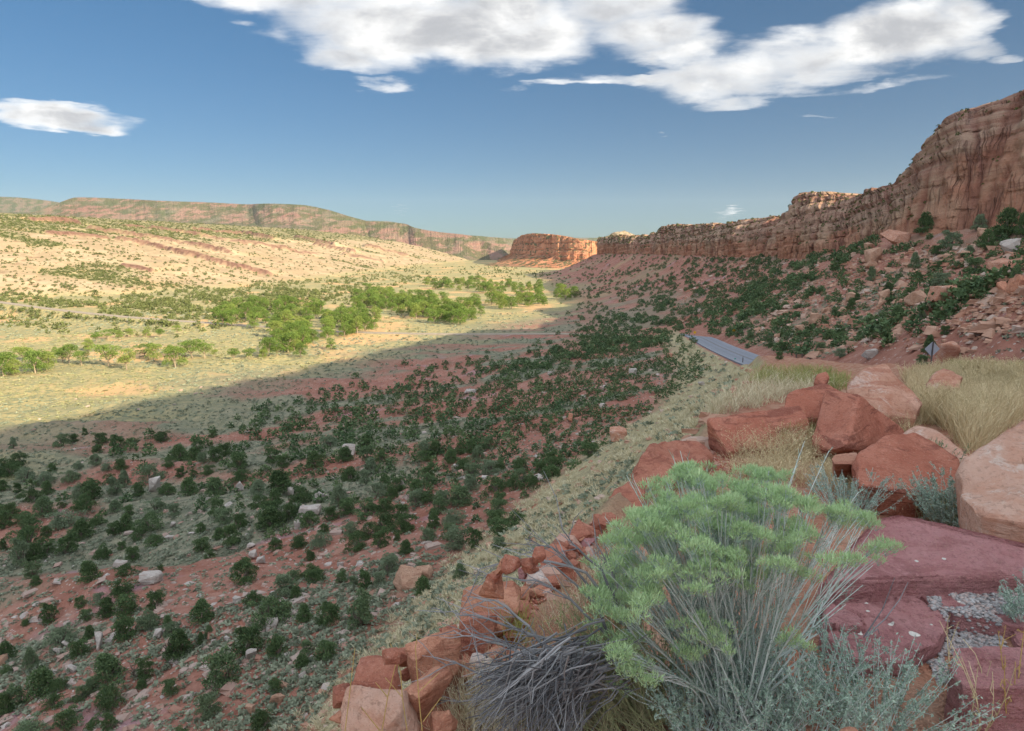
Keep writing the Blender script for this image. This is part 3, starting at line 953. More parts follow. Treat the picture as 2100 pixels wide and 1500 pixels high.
# --- the mesa beyond the gap
m_mesa = cliff_mat("mesa_sandstone", ((0.47, 0.185, 0.10), (0.54, 0.26, 0.15), (0.50, 0.24, 0.14), (0.38, 0.125, 0.07)), ((0.38, 0.19, 0.12), (0.29, 0.18, 0.11), 0.9), varn=0.8, veg=0.9, sc=2.2)
MS = [  # foot, base, crest
    ((1000, 540, 2500), (1046, 520, 2350), (1055, 492, 2400)),
    ((1000, 545, 2080), (1062, 520, 2000), (1074, 482, 2050)),
    ((960, 549, 1850), (1078, 521, 1830), (1088, 479, 1880)),
    ((985, 551, 1720), (1110, 525, 1720), (1120, 480, 1770)),
    ((1060, 553, 1610), (1145, 532, 1640), (1152, 484, 1690)),
    ((1130, 555, 1540), (1178, 538, 1590), (1182, 490, 1640)),
    ((1190, 555, 1510), (1205, 536, 1570), (1210, 494, 1620)),
    ((1260, 553, 1530), (1225, 532, 1620), (1222, 496, 1660)),
    ((1300, 540, 1750), (1250, 528, 1760), (1243, 496, 1780)),
    ((1320, 535, 2100), (1262, 522, 2000), (1260, 494, 2000)),
]
foot = np.array([P(*a) for a, b, c in MS]); foot[:, 2] = np.minimum(foot[:, 2], -50) - 1.5
base = np.array([P(*b) for a, b, c in MS]); crest = np.array([P(*c) for a, b, c in MS])
mid = base * 0.5 + foot * 0.5; mid[:, 2] -= 4
back = crest.copy(); back[:, 1] += 120; back[:, 2] += 1; back[:, 0] += 20
back2 = crest.copy(); back2[:, 1] += 500; back2[:, 0] += 60; back2[:, 2] = -60
mesa, _, _ = loft("mesa", [foot, mid, base, crest, back, back2], [16, 16, 46, 6, 3], 420, m_mesa, [(0, 0, 0), (5, 2, 0), (8, 9, 2), (9, 9, 3), (0, 0, 0), (0, 0, 0)], 211, big=70, joint=14, rough=2.2, terr=[0, 0, .3, .7, 0, 0], block=3.0)


# --- far hills
def far_hill(name, pts, mat, seed, amp, ns=500, joint=70, big=200, tiers=(0.35, 0.55, 0.4, 0.75), depth=900, rough=5.0, cnt=(30, 26, 10)):
    """pts: (u, v base, v crest, Y foot, Y crest)"""
    ft = np.array([P(u, vb + 22, y0) for (u, vb, vc, y0, y1) in pts])
    cr = np.array([P(u, vc, y1) for (u, vb, vc, y0, y1) in pts])
    d1, z1, d2, z2 = tiers[0], tiers[2], tiers[1], tiers[3]
    d = (cr[:, 1] - ft[:, 1])[:, None]
    lo = ft - np.array([0, 0, 1]) * 30
    a = ft + (cr - ft) * np.array([d1 * 1.7, d1 * 1.7, z1])
    b = ft + (cr - ft) * np.array([min(d2 * 1.55, .97), min(d2 * 1.55, .97), z2])
    bk = cr.copy(); bk[:, 1] += depth * 0.6; bk[:, 0] *= (1 + depth * 0.6 / cr[:, 1]); bk[:, 2] += 2
    bk2 = cr.copy(); bk2[:, 1] += depth * 3; bk2[:, 2] -= 150
    sty = [(0, 0, 0), (amp * .6, amp * .25, 0), (amp, amp * .30, amp * .04), (amp * .8, amp * .22, amp * .12), (amp * .25, amp * .06, amp * .05), (0, 0, 0), (0, 0, 0)]
    o, V, F = loft(name, [lo, ft, a, b, cr, bk, bk2], [2, cnt[0], cnt[1], cnt[2], 4, 3], ns, mat, sty, seed, big=big, joint=joint, rough=rough)
    return o


m_far = cliff_mat("far_mesa_slope", ((0.27, 0.155, 0.125), (0.30, 0.20, 0.155), (0.17, 0.165, 0.115), (0.25, 0.125, 0.10)), ((0.22, 0.165, 0.125), (0.14, 0.14, 0.09), 2.0), varn=0.08, veg=0.75, cap=(3.0, (0.145, 0.14, 0.095)), streak=0.0, sc=9.0, cracks=0.0)
m_far2 = cliff_mat("distant_ridge", ((0.17, 0.14, 0.10), (0.20, 0.15, 0.11), (0.14, 0.14, 0.09), (0.15, 0.11, 0.09)), ((0.14, 0.13, 0.09), (0.12, 0.12, 0.08), 2.1), varn=0.3, veg=0.9, streak=0.0, sc=12.0, cracks=0.0)
far_hill("far_mesa", [(-320, 452, 430, 3300, 3900), (60, 455, 436, 3300, 3900), (110, 455, 420, 3300, 4000), (160, 466, 405, 3250, 4050), (250, 458, 408, 3250, 4050), (330, 460, 412, 3200, 3950), (420, 464, 415, 3150, 3950),
                       (500, 468, 419, 3100, 3900), (555, 470, 418, 3050, 3700), (620, 474, 421, 3000, 3650), (670, 480, 430, 2950, 3600), (710, 486, 442, 2900, 3550), (760, 494, 455, 2850, 3500), (820, 500, 468, 2800, 3450), (880, 508, 490, 2800, 3300)],
         m_far, 301, 95, ns=800, joint=110, big=260)
far_hill("hills", [(640, 500, 470, 2500, 2800), (700, 505, 452, 2450, 2850), (745, 510, 454, 2400, 2850), (830, 520, 459, 2350, 2800), (850, 524, 467, 2300, 2750), (900, 532, 476, 2250, 2700), (960, 540, 483, 2200, 2650),
                    (1000, 543, 497, 2250, 2600), (1030, 545, 512, 2300, 2550), (1050, 545, 530, 2350, 2500)],
         m_far, 331, 60, ns=420, joint=70, big=170)
far_hill("hills", [(930, 530, 495, 3300, 3700), (975, 530, 484, 3300, 3700), (1000, 530, 486, 3300, 3700), (1035, 530, 489, 3300, 3700), (1062, 530, 496, 3300, 3700), (1110, 530, 505, 3300, 3700)], m_far, 351, 40, ns=200, joint=60, big=150)
far_hill("hills", [(-260, 445, 402, 6800, 7800), (-40, 445, 403, 6800, 7800), (30, 445, 405, 6800, 7800), (75, 445, 409, 6800, 7800), (125, 445, 416, 6800, 7800), (200, 450, 432, 6800, 7800)], m_far2, 361, 90, ns=240, joint=140, big=400, rough=8)
far_hill("hills", [(680, 480, 462, 8000, 9000), (740, 480, 453, 8000, 9000), (790, 480, 454, 8000, 9000), (825, 480, 459, 8000, 9000), (850, 485, 468, 8000, 9000), (900, 490, 480, 8000, 9000), (965, 495, 483, 8000, 9000), (1050, 500, 489, 8000, 9000), (1230, 500, 488, 8000, 9000), (1300, 505, 495, 8000, 9000)], m_far2, 371, 90, ns=300, joint=140, big=400, rough=8)

# --- pale sandstone knob behind the ridge line
m_knob = cliff_mat("pale_sandstone", ((0.36, 0.28, 0.18), (0.42, 0.335, 0.225), (0.33, 0.25, 0.16), (0.34, 0.24, 0.15)), None, varn=0.3, streak=0.0, sc=2.0)
th2 = np.linspace(0, 2 * math.pi, 64, endpoint=False); rr2 = np.linspace(0, 1, 26)
T2, R2 = np.meshgrid(th2, rr2)
kc = P(1278, 475, 1320)
kx = R2 * 46 * np.cos(T2) + 5 * fbm2(R2 * 3, T2, 2, 5); ky = R2 * 50 * np.sin(T2)
kz = 19 * (1 - R2 ** 1.15) + 4.5 * fbm2(kx / 16, ky / 16, 4, 81) * (1 - R2 * 0.5) - 17
kv = np.stack([kx + kc[0], ky + kc[1], kz + kc[2]], -1)
skirt = kv[-1:].copy(); skirt[..., 2] -= 40
kv = np.concatenate([kv, skirt], 0).reshape(-1, 3)
knob = build_mesh("hills", kv, grid_quads(27, 64, wrap=True)[:, ::-1], mat=m_knob, smooth=True,
                  attrs=dict(sdist=kv[:, 0], tier=np.full(len(kv), 2.0), strat=kv[:, 2], hollow=np.zeros(len(kv))))
tag(knob, kind="structure")

# ------------------------------------------------------------------ geometry collectors
class Geo:
    def __init__(self):
        self.v = []; self.q = []; self.n = 0; self.a = []

    def add(self, v, q, a=0.0):
        v = np.asarray(v, float).reshape(-1, 3)
        self.v.append(v); self.q.append(np.asarray(q, int) + self.n)
        self.a.append(np.broadcast_to(np.asarray(a, float), (len(v),)).copy())
        self.n += len(v)

    def tube(self, pts, r, sides=4, a=0.0):
        pts = np.asarray(pts, float); n = len(pts)
        r = np.broadcast_to(np.asarray(r, float), (n,))
        t = np.gradient(pts, axis=0); t /= np.maximum(np.linalg.norm(t, axis=1), 1e-9)[:, None]
        ref = np.array([0.3, 0.5, 0.81]) if abs(t[:, 2]).mean() < 0.9 else np.array([1.0, 0.2, 0.1])
        u = np.cross(t, ref); u /= np.maximum(np.linalg.norm(u, axis=1), 1e-9)[:, None]
        w = np.cross(t, u)
        ang = np.linspace(0, 2 * math.pi, sides, endpoint=False)
        V = pts[:, None] + r[:, None, None] * (u[:, None] * np.cos(ang)[None, :, None] + w[:, None] * np.sin(ang)[None, :, None])
        self.add(V.reshape(-1, 3), grid_quads(n, sides, wrap=True), a)

    def leaves(self, c, size, rg, aspect=0.6, nrm=None, mixn=0.5, a=0.0, axis=None, amix=0.0):
        """flat leaf-like quads at points c"""
        c = np.asarray(c, float); n = len(c)
        d = rg.normal(size=(n, 3)); d /= np.linalg.norm(d, axis=1)[:, None]
        if axis is not None:
            d = d * (1 - amix) + axis * amix; d /= np.maximum(np.linalg.norm(d, axis=1), 1e-9)[:, None]
        m = rg.normal(size=(n, 3))
        if nrm is not None:
            m = m / np.linalg.norm(m, axis=1)[:, None] * (1 - mixn) + nrm * mixn
        s = np.cross(d, m); s /= np.maximum(np.linalg.norm(s, axis=1), 1e-9)[:, None]
        size = np.broadcast_to(np.asarray(size, float), (n,))[:, None]
        h = d * size * 0.5; k = s * size * 0.5 * aspect
        V = np.stack([c - h - k * .5, c - h * .2 + k, c + h + k * .2, c + h * .2 - k], 1)
        q = np.arange(4 * n).reshape(n, 4)
        self.add(V.reshape(-1, 3), q, np.repeat(np.broadcast_to(np.asarray(a, float), (n,)), 4))

    def blades(self, base, tip, w, rg, bend=0.25, a=0.0):
        """thin curved grass-like strips from base to tip points (two segments)"""
        base = np.asarray(base, float); tip = np.asarray(tip, float); n = len(base)
        d = tip - base; L = np.linalg.norm(d, axis=1)[:, None]
        side = np.cross(d, rg.normal(size=(n, 3))); side /= np.maximum(np.linalg.norm(side, axis=1), 1e-9)[:, None]
        bd = rg.normal(size=(n, 3)) * bend * L * 0.5; bd[:, 2] = np.abs(bd[:, 2]) * 0.7
        mid = base + d * 0.55 + bd
        w = np.broadcast_to(np.asarray(w, float), (n,))[:, None]
        V = np.stack([base - side * w * .5, base + side * w * .5, mid - side * w * .42, mid + side * w * .42, tip - side * w * .15, tip + side * w * .15], 1)
        o = np.arange(n)[:, None] * 6
        q = np.concatenate([o + np.array([[0, 1, 3, 2]]), o + np.array([[2, 3, 5, 4]])], 0)
        aa = np.repeat(np.broadcast_to(np.asarray(a, float), (n,)), 6)
        self.add(V.reshape(-1, 3), q, aa)

    def arrays(self):
        return np.concatenate(self.v), np.concatenate(self.q), np.concatenate(self.a)

    def build(self, name, mat, parent=None, smooth=False, link=True):
        v, q, a = self.arrays()
        return build_mesh(name, v, q, mat=mat, smooth=smooth, attrs=dict(vary=a), parent=parent, link=link)


def scatter_copies(templates, pts, scales, rg, flat=None, vary=True):
    """many copies of small (verts, quads, attr) templates joined: only for what counts as stuff"""
    V = []; Q = []; A = []; n = 0
    which = rg.integers(0, len(templates), len(pts))
    rot = rg.uniform(0, 2 * math.pi, len(pts))
    rnd = rg.uniform(0, 1, len(pts))
    for k, (tv, tq, ta) in enumerate(templates):
        m = np.where(which == k)[0]
        if len(m) == 0:
            continue
        c, s = np.cos(rot[m])[:, None], np.sin(rot[m])[:, None]
        sc = np.asarray(scales)[m]
        if sc.ndim == 1:
            sc = np.stack([sc, sc, sc], 1)
        x = tv[None, :, 0] * sc[:, 0:1]; y = tv[None, :, 1] * sc[:, 1:2]; z = tv[None, :, 2] * sc[:, 2:3]
        vv = np.stack([x * c - y * s, x * s + y * c, z], -1) + np.asarray(pts)[m][:, None, :]
        V.append(vv.reshape(-1, 3))
        Q.append((tq[None] + (np.arange(len(m)) * len(tv))[:, None, None] + n).reshape(-1, 4))
        A.append((ta[None] * 0.5 + rnd[m][:, None] * 0.5).ravel())
        n += len(m) * len(tv)
    return np.concatenate(V), np.concatenate(Q), np.concatenate(A)


# ------------------------------------------------------------------ plant materials
def leaf_mat(name, c1, c2, c3=None, rough=0.8, objvar=0.35, spec=0.15, trans=0.0):
    m, N = material(name)
    v = N.attr('vary')
    c = N.mix(v, c1, c2)
    if c3 is not None:
        c = N.mix(N.ss(N.rand(), 0.55, 1.0), c, N.mix(0.65, c, c3))
    if objvar:
        k = N.math('MULTIPLY_ADD', N.rand(), objvar, 1 - objvar / 2)
        cc = N.new('ShaderNodeCombineColor')
        for i in range(3):
            N.put(cc.inputs[i], k)
        c = N.mix(1.0, c, cc.outputs[0], 'MULTIPLY')
    N.surf(c, rough, spec=spec)
    return m


m_juniper = leaf_mat("juniper_leaf", (0.055, 0.105, 0.048), (0.145, 0.210, 0.085), (0.18, 0.215, 0.15), objvar=0.5)
m_jun_far = leaf_mat("juniper_leaf_distant", (0.052, 0.098, 0.048), (0.135, 0.190, 0.080), None, objvar=0)
m_cotton = leaf_mat("cottonwood_leaf", (0.055, 0.11, 0.022), (0.165, 0.24, 0.05), (0.17, 0.20, 0.05))
m_bark = leaf_mat("grey_bark", (0.20, 0.165, 0.135), (0.13, 0.105, 0.085), None)
m_cbark = leaf_mat("cottonwood_bark", (0.30, 0.245, 0.18), (0.22, 0.175, 0.125), None)
m_sage = leaf_mat("sage_leaf", (0.15, 0.185, 0.13), (0.31, 0.335, 0.24), None, objvar=0)
m_sage_y = leaf_mat("flat_brush", (0.21, 0.215, 0.12), (0.33, 0.335, 0.18), None, objvar=0)
m_bunch = leaf_mat("bunch_grass", (0.48, 0.43, 0.28), (0.68, 0.62, 0.44), None, objvar=0)
m_straw = leaf_mat("straw", (0.47, 0.38, 0.21), (0.66, 0.56, 0.35), None, objvar=0)
m_green_grass = leaf_mat("green_grass", (0.20, 0.26, 0.08), (0.42, 0.40, 0.17), None, objvar=0)
m_rb_stem = leaf_mat("rabbitbrush_stem", (0.44, 0.50, 0.47), (0.62, 0.68, 0.65), None, objvar=0)
m_rb_leaf = leaf_mat("rabbitbrush_leaf", (0.21, 0.31, 0.25), (0.39, 0.51, 0.42), None, objvar=0)
m_rb_head = leaf_mat("rabbitbrush_head", (0.29, 0.46, 0.21), (0.54, 0.70, 0.39), None, objvar=0)
m_dead = leaf_mat("dead_twig", (0.09, 0.092, 0.102), (0.33, 0.33, 0.335), None, objvar=0)
m_broom = leaf_mat("broom_stem", (0.23, 0.20, 0.13), (0.30, 0.33, 0.16), None, objvar=0)
m_salt = leaf_mat("saltbush_leaf", (0.23, 0.33, 0.26), (0.42, 0.53, 0.43), None, objvar=0)
m_gold = leaf_mat("gold_stem", (0.45, 0.30, 0.10), (0.58, 0.42, 0.16), None, objvar=0)


# ------------------------------------------------------------------ rocks
def rock_mat(name, c1, c2, c3, band=None, sc=1.0, stain=0.6, chips=0.0, bumpd=0.03):
    m, N = material(name)
    p = N.obj()
    n1 = N.noise(p, 1.7 * sc, 7, 0.72, 0.3)
    c = N.mix(N.ss(n1, 0.35, 0.65), c1, c2)
    lay = N.noise(N.scale(p, (0.6, 0.6, 7.0)), 2.0 * sc, 5, 0.65, 0.4)
    c = N.mix(N.math('MULTIPLY', N.ss(lay, 0.52, 0.60), stain), c, c3)
    c = N.mix(N.math('MULTIPLY', N.ss(N.noise(p, 14 * sc, 4, 0.7), 0.55, 0.75), 0.35), c, c3)
    c = N.mix(N.math('MULTIPLY', N.ss(N.noise(p, 0.9 * sc, 6, 0.75, 0.8), 0.52, 0.62), 0.65), c, tuple(min(1, k * 0.62) for k in c1))
    c = N.mix(N.math('MULTIPLY', N.ss(N.noise(N.vmath('ADD', p, (4.0, 2.0, 7.0)), 1.3 * sc, 7, 0.78, 0.5), 0.56, 0.66), 0.5), c, tuple(min(1, k * 1.25 + .06) for k in c2))
    if chips:
        c = N.mix(N.math('MULTIPLY', N.ss(N.noise(p, 2.3 * sc, 6, 0.75, 0.6), 0.54, 0.64), chips), c, (0.62, 0.54, 0.48))
    pit = N.ss(N.voro(p, 30 * sc), 0.0, 0.25, 0.35, 0.0)
    c = N.mix(N.math('MULTIPLY', N.ss(N.noise(p, 60 * sc, 3, 0.7), 0.52, 0.70), 0.42), c, (0.58, 0.38, 0.29))
    ck = N.math('MULTIPLY', N.ss(N.voro(N.vmath('ADD', p, N.noise(p, 3 * sc, 4, 0.6, out=1)), 1.1 * sc, feature='DISTANCE_TO_EDGE'), 0.0, 0.012, 1.0, 0.0), N.ss(N.noise(p, 1.2 * sc, 3, 0.6), 0.5, 0.6))
    c = N.mix(N.math('MULTIPLY', ck, 0.6), c, (0.12, 0.05, 0.04))
    vs = N.noise(N.scale(p, (9.0, 9.0, 0.8)), 1.0 * sc, 5, 0.7, 0.3)
    c = N.mix(N.math('MULTIPLY', N.ss(vs, 0.55, 0.66), 0.35), c, c3)
    c = N.mix(N.math('MULTIPLY', N.ss(N.noise(p, 26 * sc, 5, 0.75), 0.54, 0.62), 0.45), c, tuple(k * 0.5 for k in c1))
    h = N.math('ADD', N.math('MULTIPLY', lay, 0.6), N.math('ADD', N.noise(p, 8 * sc, 7, 0.7), N.math('MULTIPLY', N.noise(p, 45 * sc, 3, 0.7), 0.25)))
    N.surf(c, 0.92, N.bump(h, 1.0, bumpd * 1.3), spec=0.12)
    return m


m_rock_red = rock_mat("red_sandstone", (0.38, 0.135, 0.088), (0.46, 0.19, 0.13), (0.19, 0.062, 0.045), stain=0.7)
m_rock_org = rock_mat("orange_sandstone", (0.46, 0.205, 0.13), (0.55, 0.285, 0.19), (0.32, 0.12, 0.08), sc=3.0, bumpd=0.012)
m_rock_red2 = rock_mat("red_rubble_sandstone", (0.36, 0.135, 0.09), (0.43, 0.19, 0.13), (0.24, 0.08, 0.06), sc=3.0, bumpd=0.012)
m_rock_pale = rock_mat("pale_pink_sandstone", (0.50, 0.285, 0.205), (0.56, 0.37, 0.29), (0.44, 0.20, 0.125), chips=0.6, stain=0.5)
m_rock_mixed = rock_mat("veined_sandstone", (0.42, 0.20, 0.13), (0.50, 0.29, 0.21), (0.34, 0.13, 0.085), chips=0.5)
m_rock_purple = rock_mat("purple_siltstone", (0.50, 0.23, 0.23), (0.57, 0.30, 0.295), (0.36, 0.15, 0.15), sc=1.6, stain=0.6, bumpd=0.05)
m_rock_grey = rock_mat("grey_limestone", (0.40, 0.36, 0.33), (0.50, 0.46, 0.42), (0.33, 0.25, 0.22), sc=0.6, bumpd=0.06)
m_rock_tan = rock_mat("tan_talus_sandstone", (0.42, 0.25, 0.17), (0.50, 0.33, 0.24), (0.33, 0.17, 0.115), sc=0.5, bumpd=0.1)
m_white = rock_mat("white_lichen", (0.62, 0.60, 0.55), (0.70, 0.68, 0.62), (0.5, 0.47, 0.43), sc=20, bumpd=0.002)
m_rock_white = rock_mat("white_streaked_sandstone", (0.58, 0.47, 0.42), (0.64, 0.55, 0.50), (0.47, 0.24, 0.16), sc=3.0, stain=0.7, bumpd=0.01)


def hull_mesh(name, pts, seed, bev=0.06, sub=3, amp=0.02, freq=3.0, strata=0.0, mat=None, terr=0.0, facet=0.10, origin=None, link=True):
    """a solid broken-rock shape: convex hull of points, edges chipped, faces roughened"""
    pts = np.asarray(pts, float)
    o = np.array(origin if origin is not None else [pts[:, 0].mean(), pts[:, 1].mean(), pts[:, 2].min()])
    bm = bmesh.new()
    for p in pts - o:
        bm.verts.new(p)
    r = bmesh.ops.convex_hull(bm, input=bm.verts)
    junk = [e for e in bm.verts if not e.link_faces]
    bmesh.ops.delete(bm, geom=junk, context='VERTS')
    bmesh.ops.dissolve_limit(bm, angle_limit=radians(9), verts=bm.verts, edges=bm.edges)
    size = max(pts.max(0) - pts.min(0))
    try:
        bmesh.ops.bevel(bm, geom=list(bm.edges), offset=bev * size, segments=2, profile=0.6, affect='EDGES', clamp_overlap=True)
    except Exception:
        pass
    bmesh.ops.triangulate(bm, faces=bm.faces)
    target = size / (5 * 2 ** (sub - 1))
    for _ in range(sub + 2):
        es = [e for e in bm.edges if e.calc_length() > target * 1.5]
        if not es or len(bm.verts) > 14000:
            break
        bmesh.ops.subdivide_edges(bm, edges=es, cuts=1, use_grid_fill=True)
        bmesh.ops.triangulate(bm, faces=[f for f in bm.faces if len(f.verts) > 3])
    bm.normal_update()
    co = np.array([v.co for v in bm.verts]); no = np.array([v.normal for v in bm.verts])
    big_ = fbm3(co / size + seed * 1.37, freq, 4, seed, 0.55)
    d = amp * size * (big_ + 0.45 * fbm3(co / size, freq * 5, 4, seed + 3, 0.6) - 0.9 * np.clip(0.16 - np.abs(fbm3(co / size + 9.1, freq * 0.9, 3, seed + 5)), 0, 1) * 4)
    nf = 46
    rgf = np.random.default_rng(seed + 991)
    sd_ = co[rgf.integers(0, len(co), nf)]
    tl_ = rgf.normal(size=(nf, 3)); own = np.argmin(((co[:, None] - sd_[None]) ** 2).sum(-1), 1)
    d = d + facet * np.clip(((co - sd_[own]) * tl_[own]).sum(1), -.05 * size, .05 * size)
    if strata:
        zl = co[:, 2] / size * 9 + 0.7 * fbm3(co / size, 2.0, 2, seed + 7)
        i = np.floor(zl); w = sstep(zl - i, 0, 0.2)
        z0 = np.zeros_like(i)
        d = d + strata * size * (_h(i - 1, z0, z0, seed) * (1 - w) + _h(i, z0, z0, seed) * w - 0.5) * (1 - np.abs(no[:, 2]))
    co = co + no * d[:, None]
    if terr:
        tq = 3.5 * fbm3(co * np.array([1, 1, .4]) / size, 2.6, 4, seed + 11) + co[:, 0] / size * 1.5
        i = np.floor(tq); w = sstep(tq - i, 0, 0.10)
        co[:, 2] += terr * size * (_h(i - 1, i * 0, i * 0, seed) * (1 - w) + _h(i, i * 0, i * 0, seed) * w - .5) * np.clip(no[:, 2], 0, 1) ** 2
    for v, c in zip(bm.verts, co):
        v.co = c
    me = bpy.data.meshes.new(name)
    bm.normal_update()
    bm.to_mesh(me); bm.free()
    for p in me.polygons:
        p.use_smooth = True
    try:
        me.set_sharp_from_angle(angle=radians(38))
    except Exception:
        pass
    if mat: me.materials.append(mat)
    if not link:
        return me
    ob = bpy.data.objects.new(name, me); COL.objects.link(ob); ob.location = o
    return ob


def rock_points(seed, w=1.0, d=1.0, h=1.0, n=16, boxy=0.5):
    rg = np.random.default_rng(seed)
    p = rg.normal(size=(n, 3)); p /= np.linalg.norm(p, axis=1)[:, None]
    bx = np.sign(p) * np.abs(p) ** (1 - boxy)
    p = bx * (0.75 + 0.25 * rg.uniform(size=(n, 1)))
    p = p / np.abs(p).max(0) * 0.5
    p[:, 2] += 0.5
    return p * np.array([w, d, h])


def at_z(u, v, z):
    a, b = slopes(u, v)
    Y = z / b
    return np.array([a * Y, Y, z])


def pcts(p):
    u, v = project(np.asarray(p, float))
    return int(round(float(u) / 21.0)), int(round(float(v) / 15.0))


def front_rock(name, label, pts, mat, seed, depth=0.6, bev=0.035, amp=0.012, strata=0.0, cat="boulder", group=None, sub=4):
    """boulder whose visible corners are given as (u, v, distance); its far side is closed behind them"""
    f = np.array([P(*p) for p in pts])
    c = f.mean(0)
    k = 1 + depth / c[1]
    bk = (c + (f - c) * 0.9) * k
    bk[:, 2] -= 0.05 * depth
    lo = f[f[:, 2] < np.percentile(f[:, 2], 45)].copy(); lo = c + (lo - c) * np.array([.9, .9, 1.0]); lo[:, 2] -= 0.25
    lo2 = lo * k
    ob = hull_mesh(name, np.concatenate([f, bk, lo, lo2]), seed, facet=0.05, bev=bev, sub=sub, amp=amp, strata=strata, mat=mat)
    return tag(ob, label, cat, group)


front_rock("boulder", "red tent-shaped boulder with a sharp upright edge between two broad faces", [(1692, 800, 9.2), (1764, 811, 8.5), (1735, 920, 7.6), (1662, 905, 8.2), (1700, 922, 7.8), (1856, 884, 9.0), (1842, 900, 8.7)], m_rock_red, 3, depth=0.7, bev=0.02)
front_rock("boulder", "long dark red slab boulder leaning beside the tent-shaped one, orange end face", [(1451, 858, 8.5), (1453, 915, 8.5), (1492, 930, 7.9), (1500, 925, 7.9), (1640, 832, 9.2), (1655, 855, 8.9), (1672, 908, 8.6)], m_rock_red, 5, depth=0.55, bev=0.015)
front_rock("boulder", "red boulder showing only its flat top behind the long slab", [(1605, 838, 9.5), (1612, 808, 9.8), (1640, 796, 10), (1692, 783, 10.4), (1735, 806, 10.1), (1725, 860, 9.4), (1610, 860, 9.3)], m_rock_red, 7, depth=0.8)
front_rock("boulder", "tall pinkish boulder with white veins at the edge of the dry grass", [(1735, 795, 12), (1752, 766, 12.3), (1782, 749, 12.6), (1815, 747, 12.6), (1850, 778, 12.2), (1892, 828, 11.6), (1738, 850, 11.4), (1820, 850, 10.9), (1880, 860, 11.2)], m_rock_mixed, 9, depth=1.6, amp=0.02)
front_rock("boulder", "red boulder with a curved smooth back behind the lone green shrub", [(1742, 960, 6.0), (1758, 928, 6.1), (1810, 894, 6.4), (1872, 884, 6.7), (1896, 893, 6.6), (1917, 927, 6.3), (1968, 942, 6.2), (1982, 1010, 5.7), (1880, 1015, 5.4), (1760, 995, 5.5)], m_rock_red, 11, depth=0.8, amp=0.015)
front_rock("boulder", "low pale pink boulder showing behind the curved red one", [(1846, 893, 7.7), (1878, 871, 7.8), (1922, 881, 7.6), (1992, 938, 7.1), (1985, 965, 6.9), (1860, 940, 7.2)], m_rock_pale, 13, depth=0.7)
front_rock("boulder", "big rounded pale pink boulder cut off by the right edge", [(1960, 975, 4.7), (1976, 942, 4.8), (2042, 899, 5.0), (2097, 864, 5.2), (2190, 868, 5.2), (2250, 950, 4.8), (1966, 1015, 4.4), (2010, 1058, 4.1), (2100, 1072, 3.95), (2240, 1060, 4.0)], m_rock_pale, 15, depth=1.0, bev=0.07, amp=0.015)
front_rock("boulder", "broken orange-red boulder with crumbling dark top at the bank edge", [(1292, 985, 6.0), (1300, 955, 6.2), (1332, 914, 6.6), (1362, 899, 6.9), (1430, 905, 7.2), (1462, 935, 7.0), (1445, 965, 6.5), (1390, 985, 6.1), (1310, 1005, 5.9)], m_rock_red2, 17, depth=0.7, amp=0.03)
front_rock("boulder", "pinkish red wedge boulder just below the crumbling one", [(1250, 1020, 5.4), (1262, 1000, 5.5), (1290, 984, 5.7), (1325, 990, 5.7), (1322, 1050, 5.2), (1265, 1062, 5.15)], m_rock_red2, 19, depth=0.4, amp=0.02)
front_rock("boulder", "small dark red boulder in grass between the road bank and the boulders", [(1668, 785, 16), (1675, 768, 16.2), (1695, 762, 16.2), (1702, 775, 16), (1690, 790, 15.5)], m_rock_red, 21, depth=0.5)
front_rock("boulder", "small flat brown rock beside the curved red boulder", [(1704, 940, 6.2), (1712, 932, 6.4), (1758, 928, 6.5), (1762, 940, 6.2), (1748, 952, 6.0), (1710, 952, 6.0)], m_rock_mixed, 23, depth=0.3)
front_rock("boulder", "dark reddish rock half hidden in dry grass below the diamond sign", [(1898, 790, 17), (1912, 768, 17.3), (1935, 758, 17.5), (1960, 765, 17.2), (1975, 775, 17), (1968, 795, 16.6), (1905, 800, 16.4)], m_rock_mixed, 25, depth=0.9, amp=0.04)

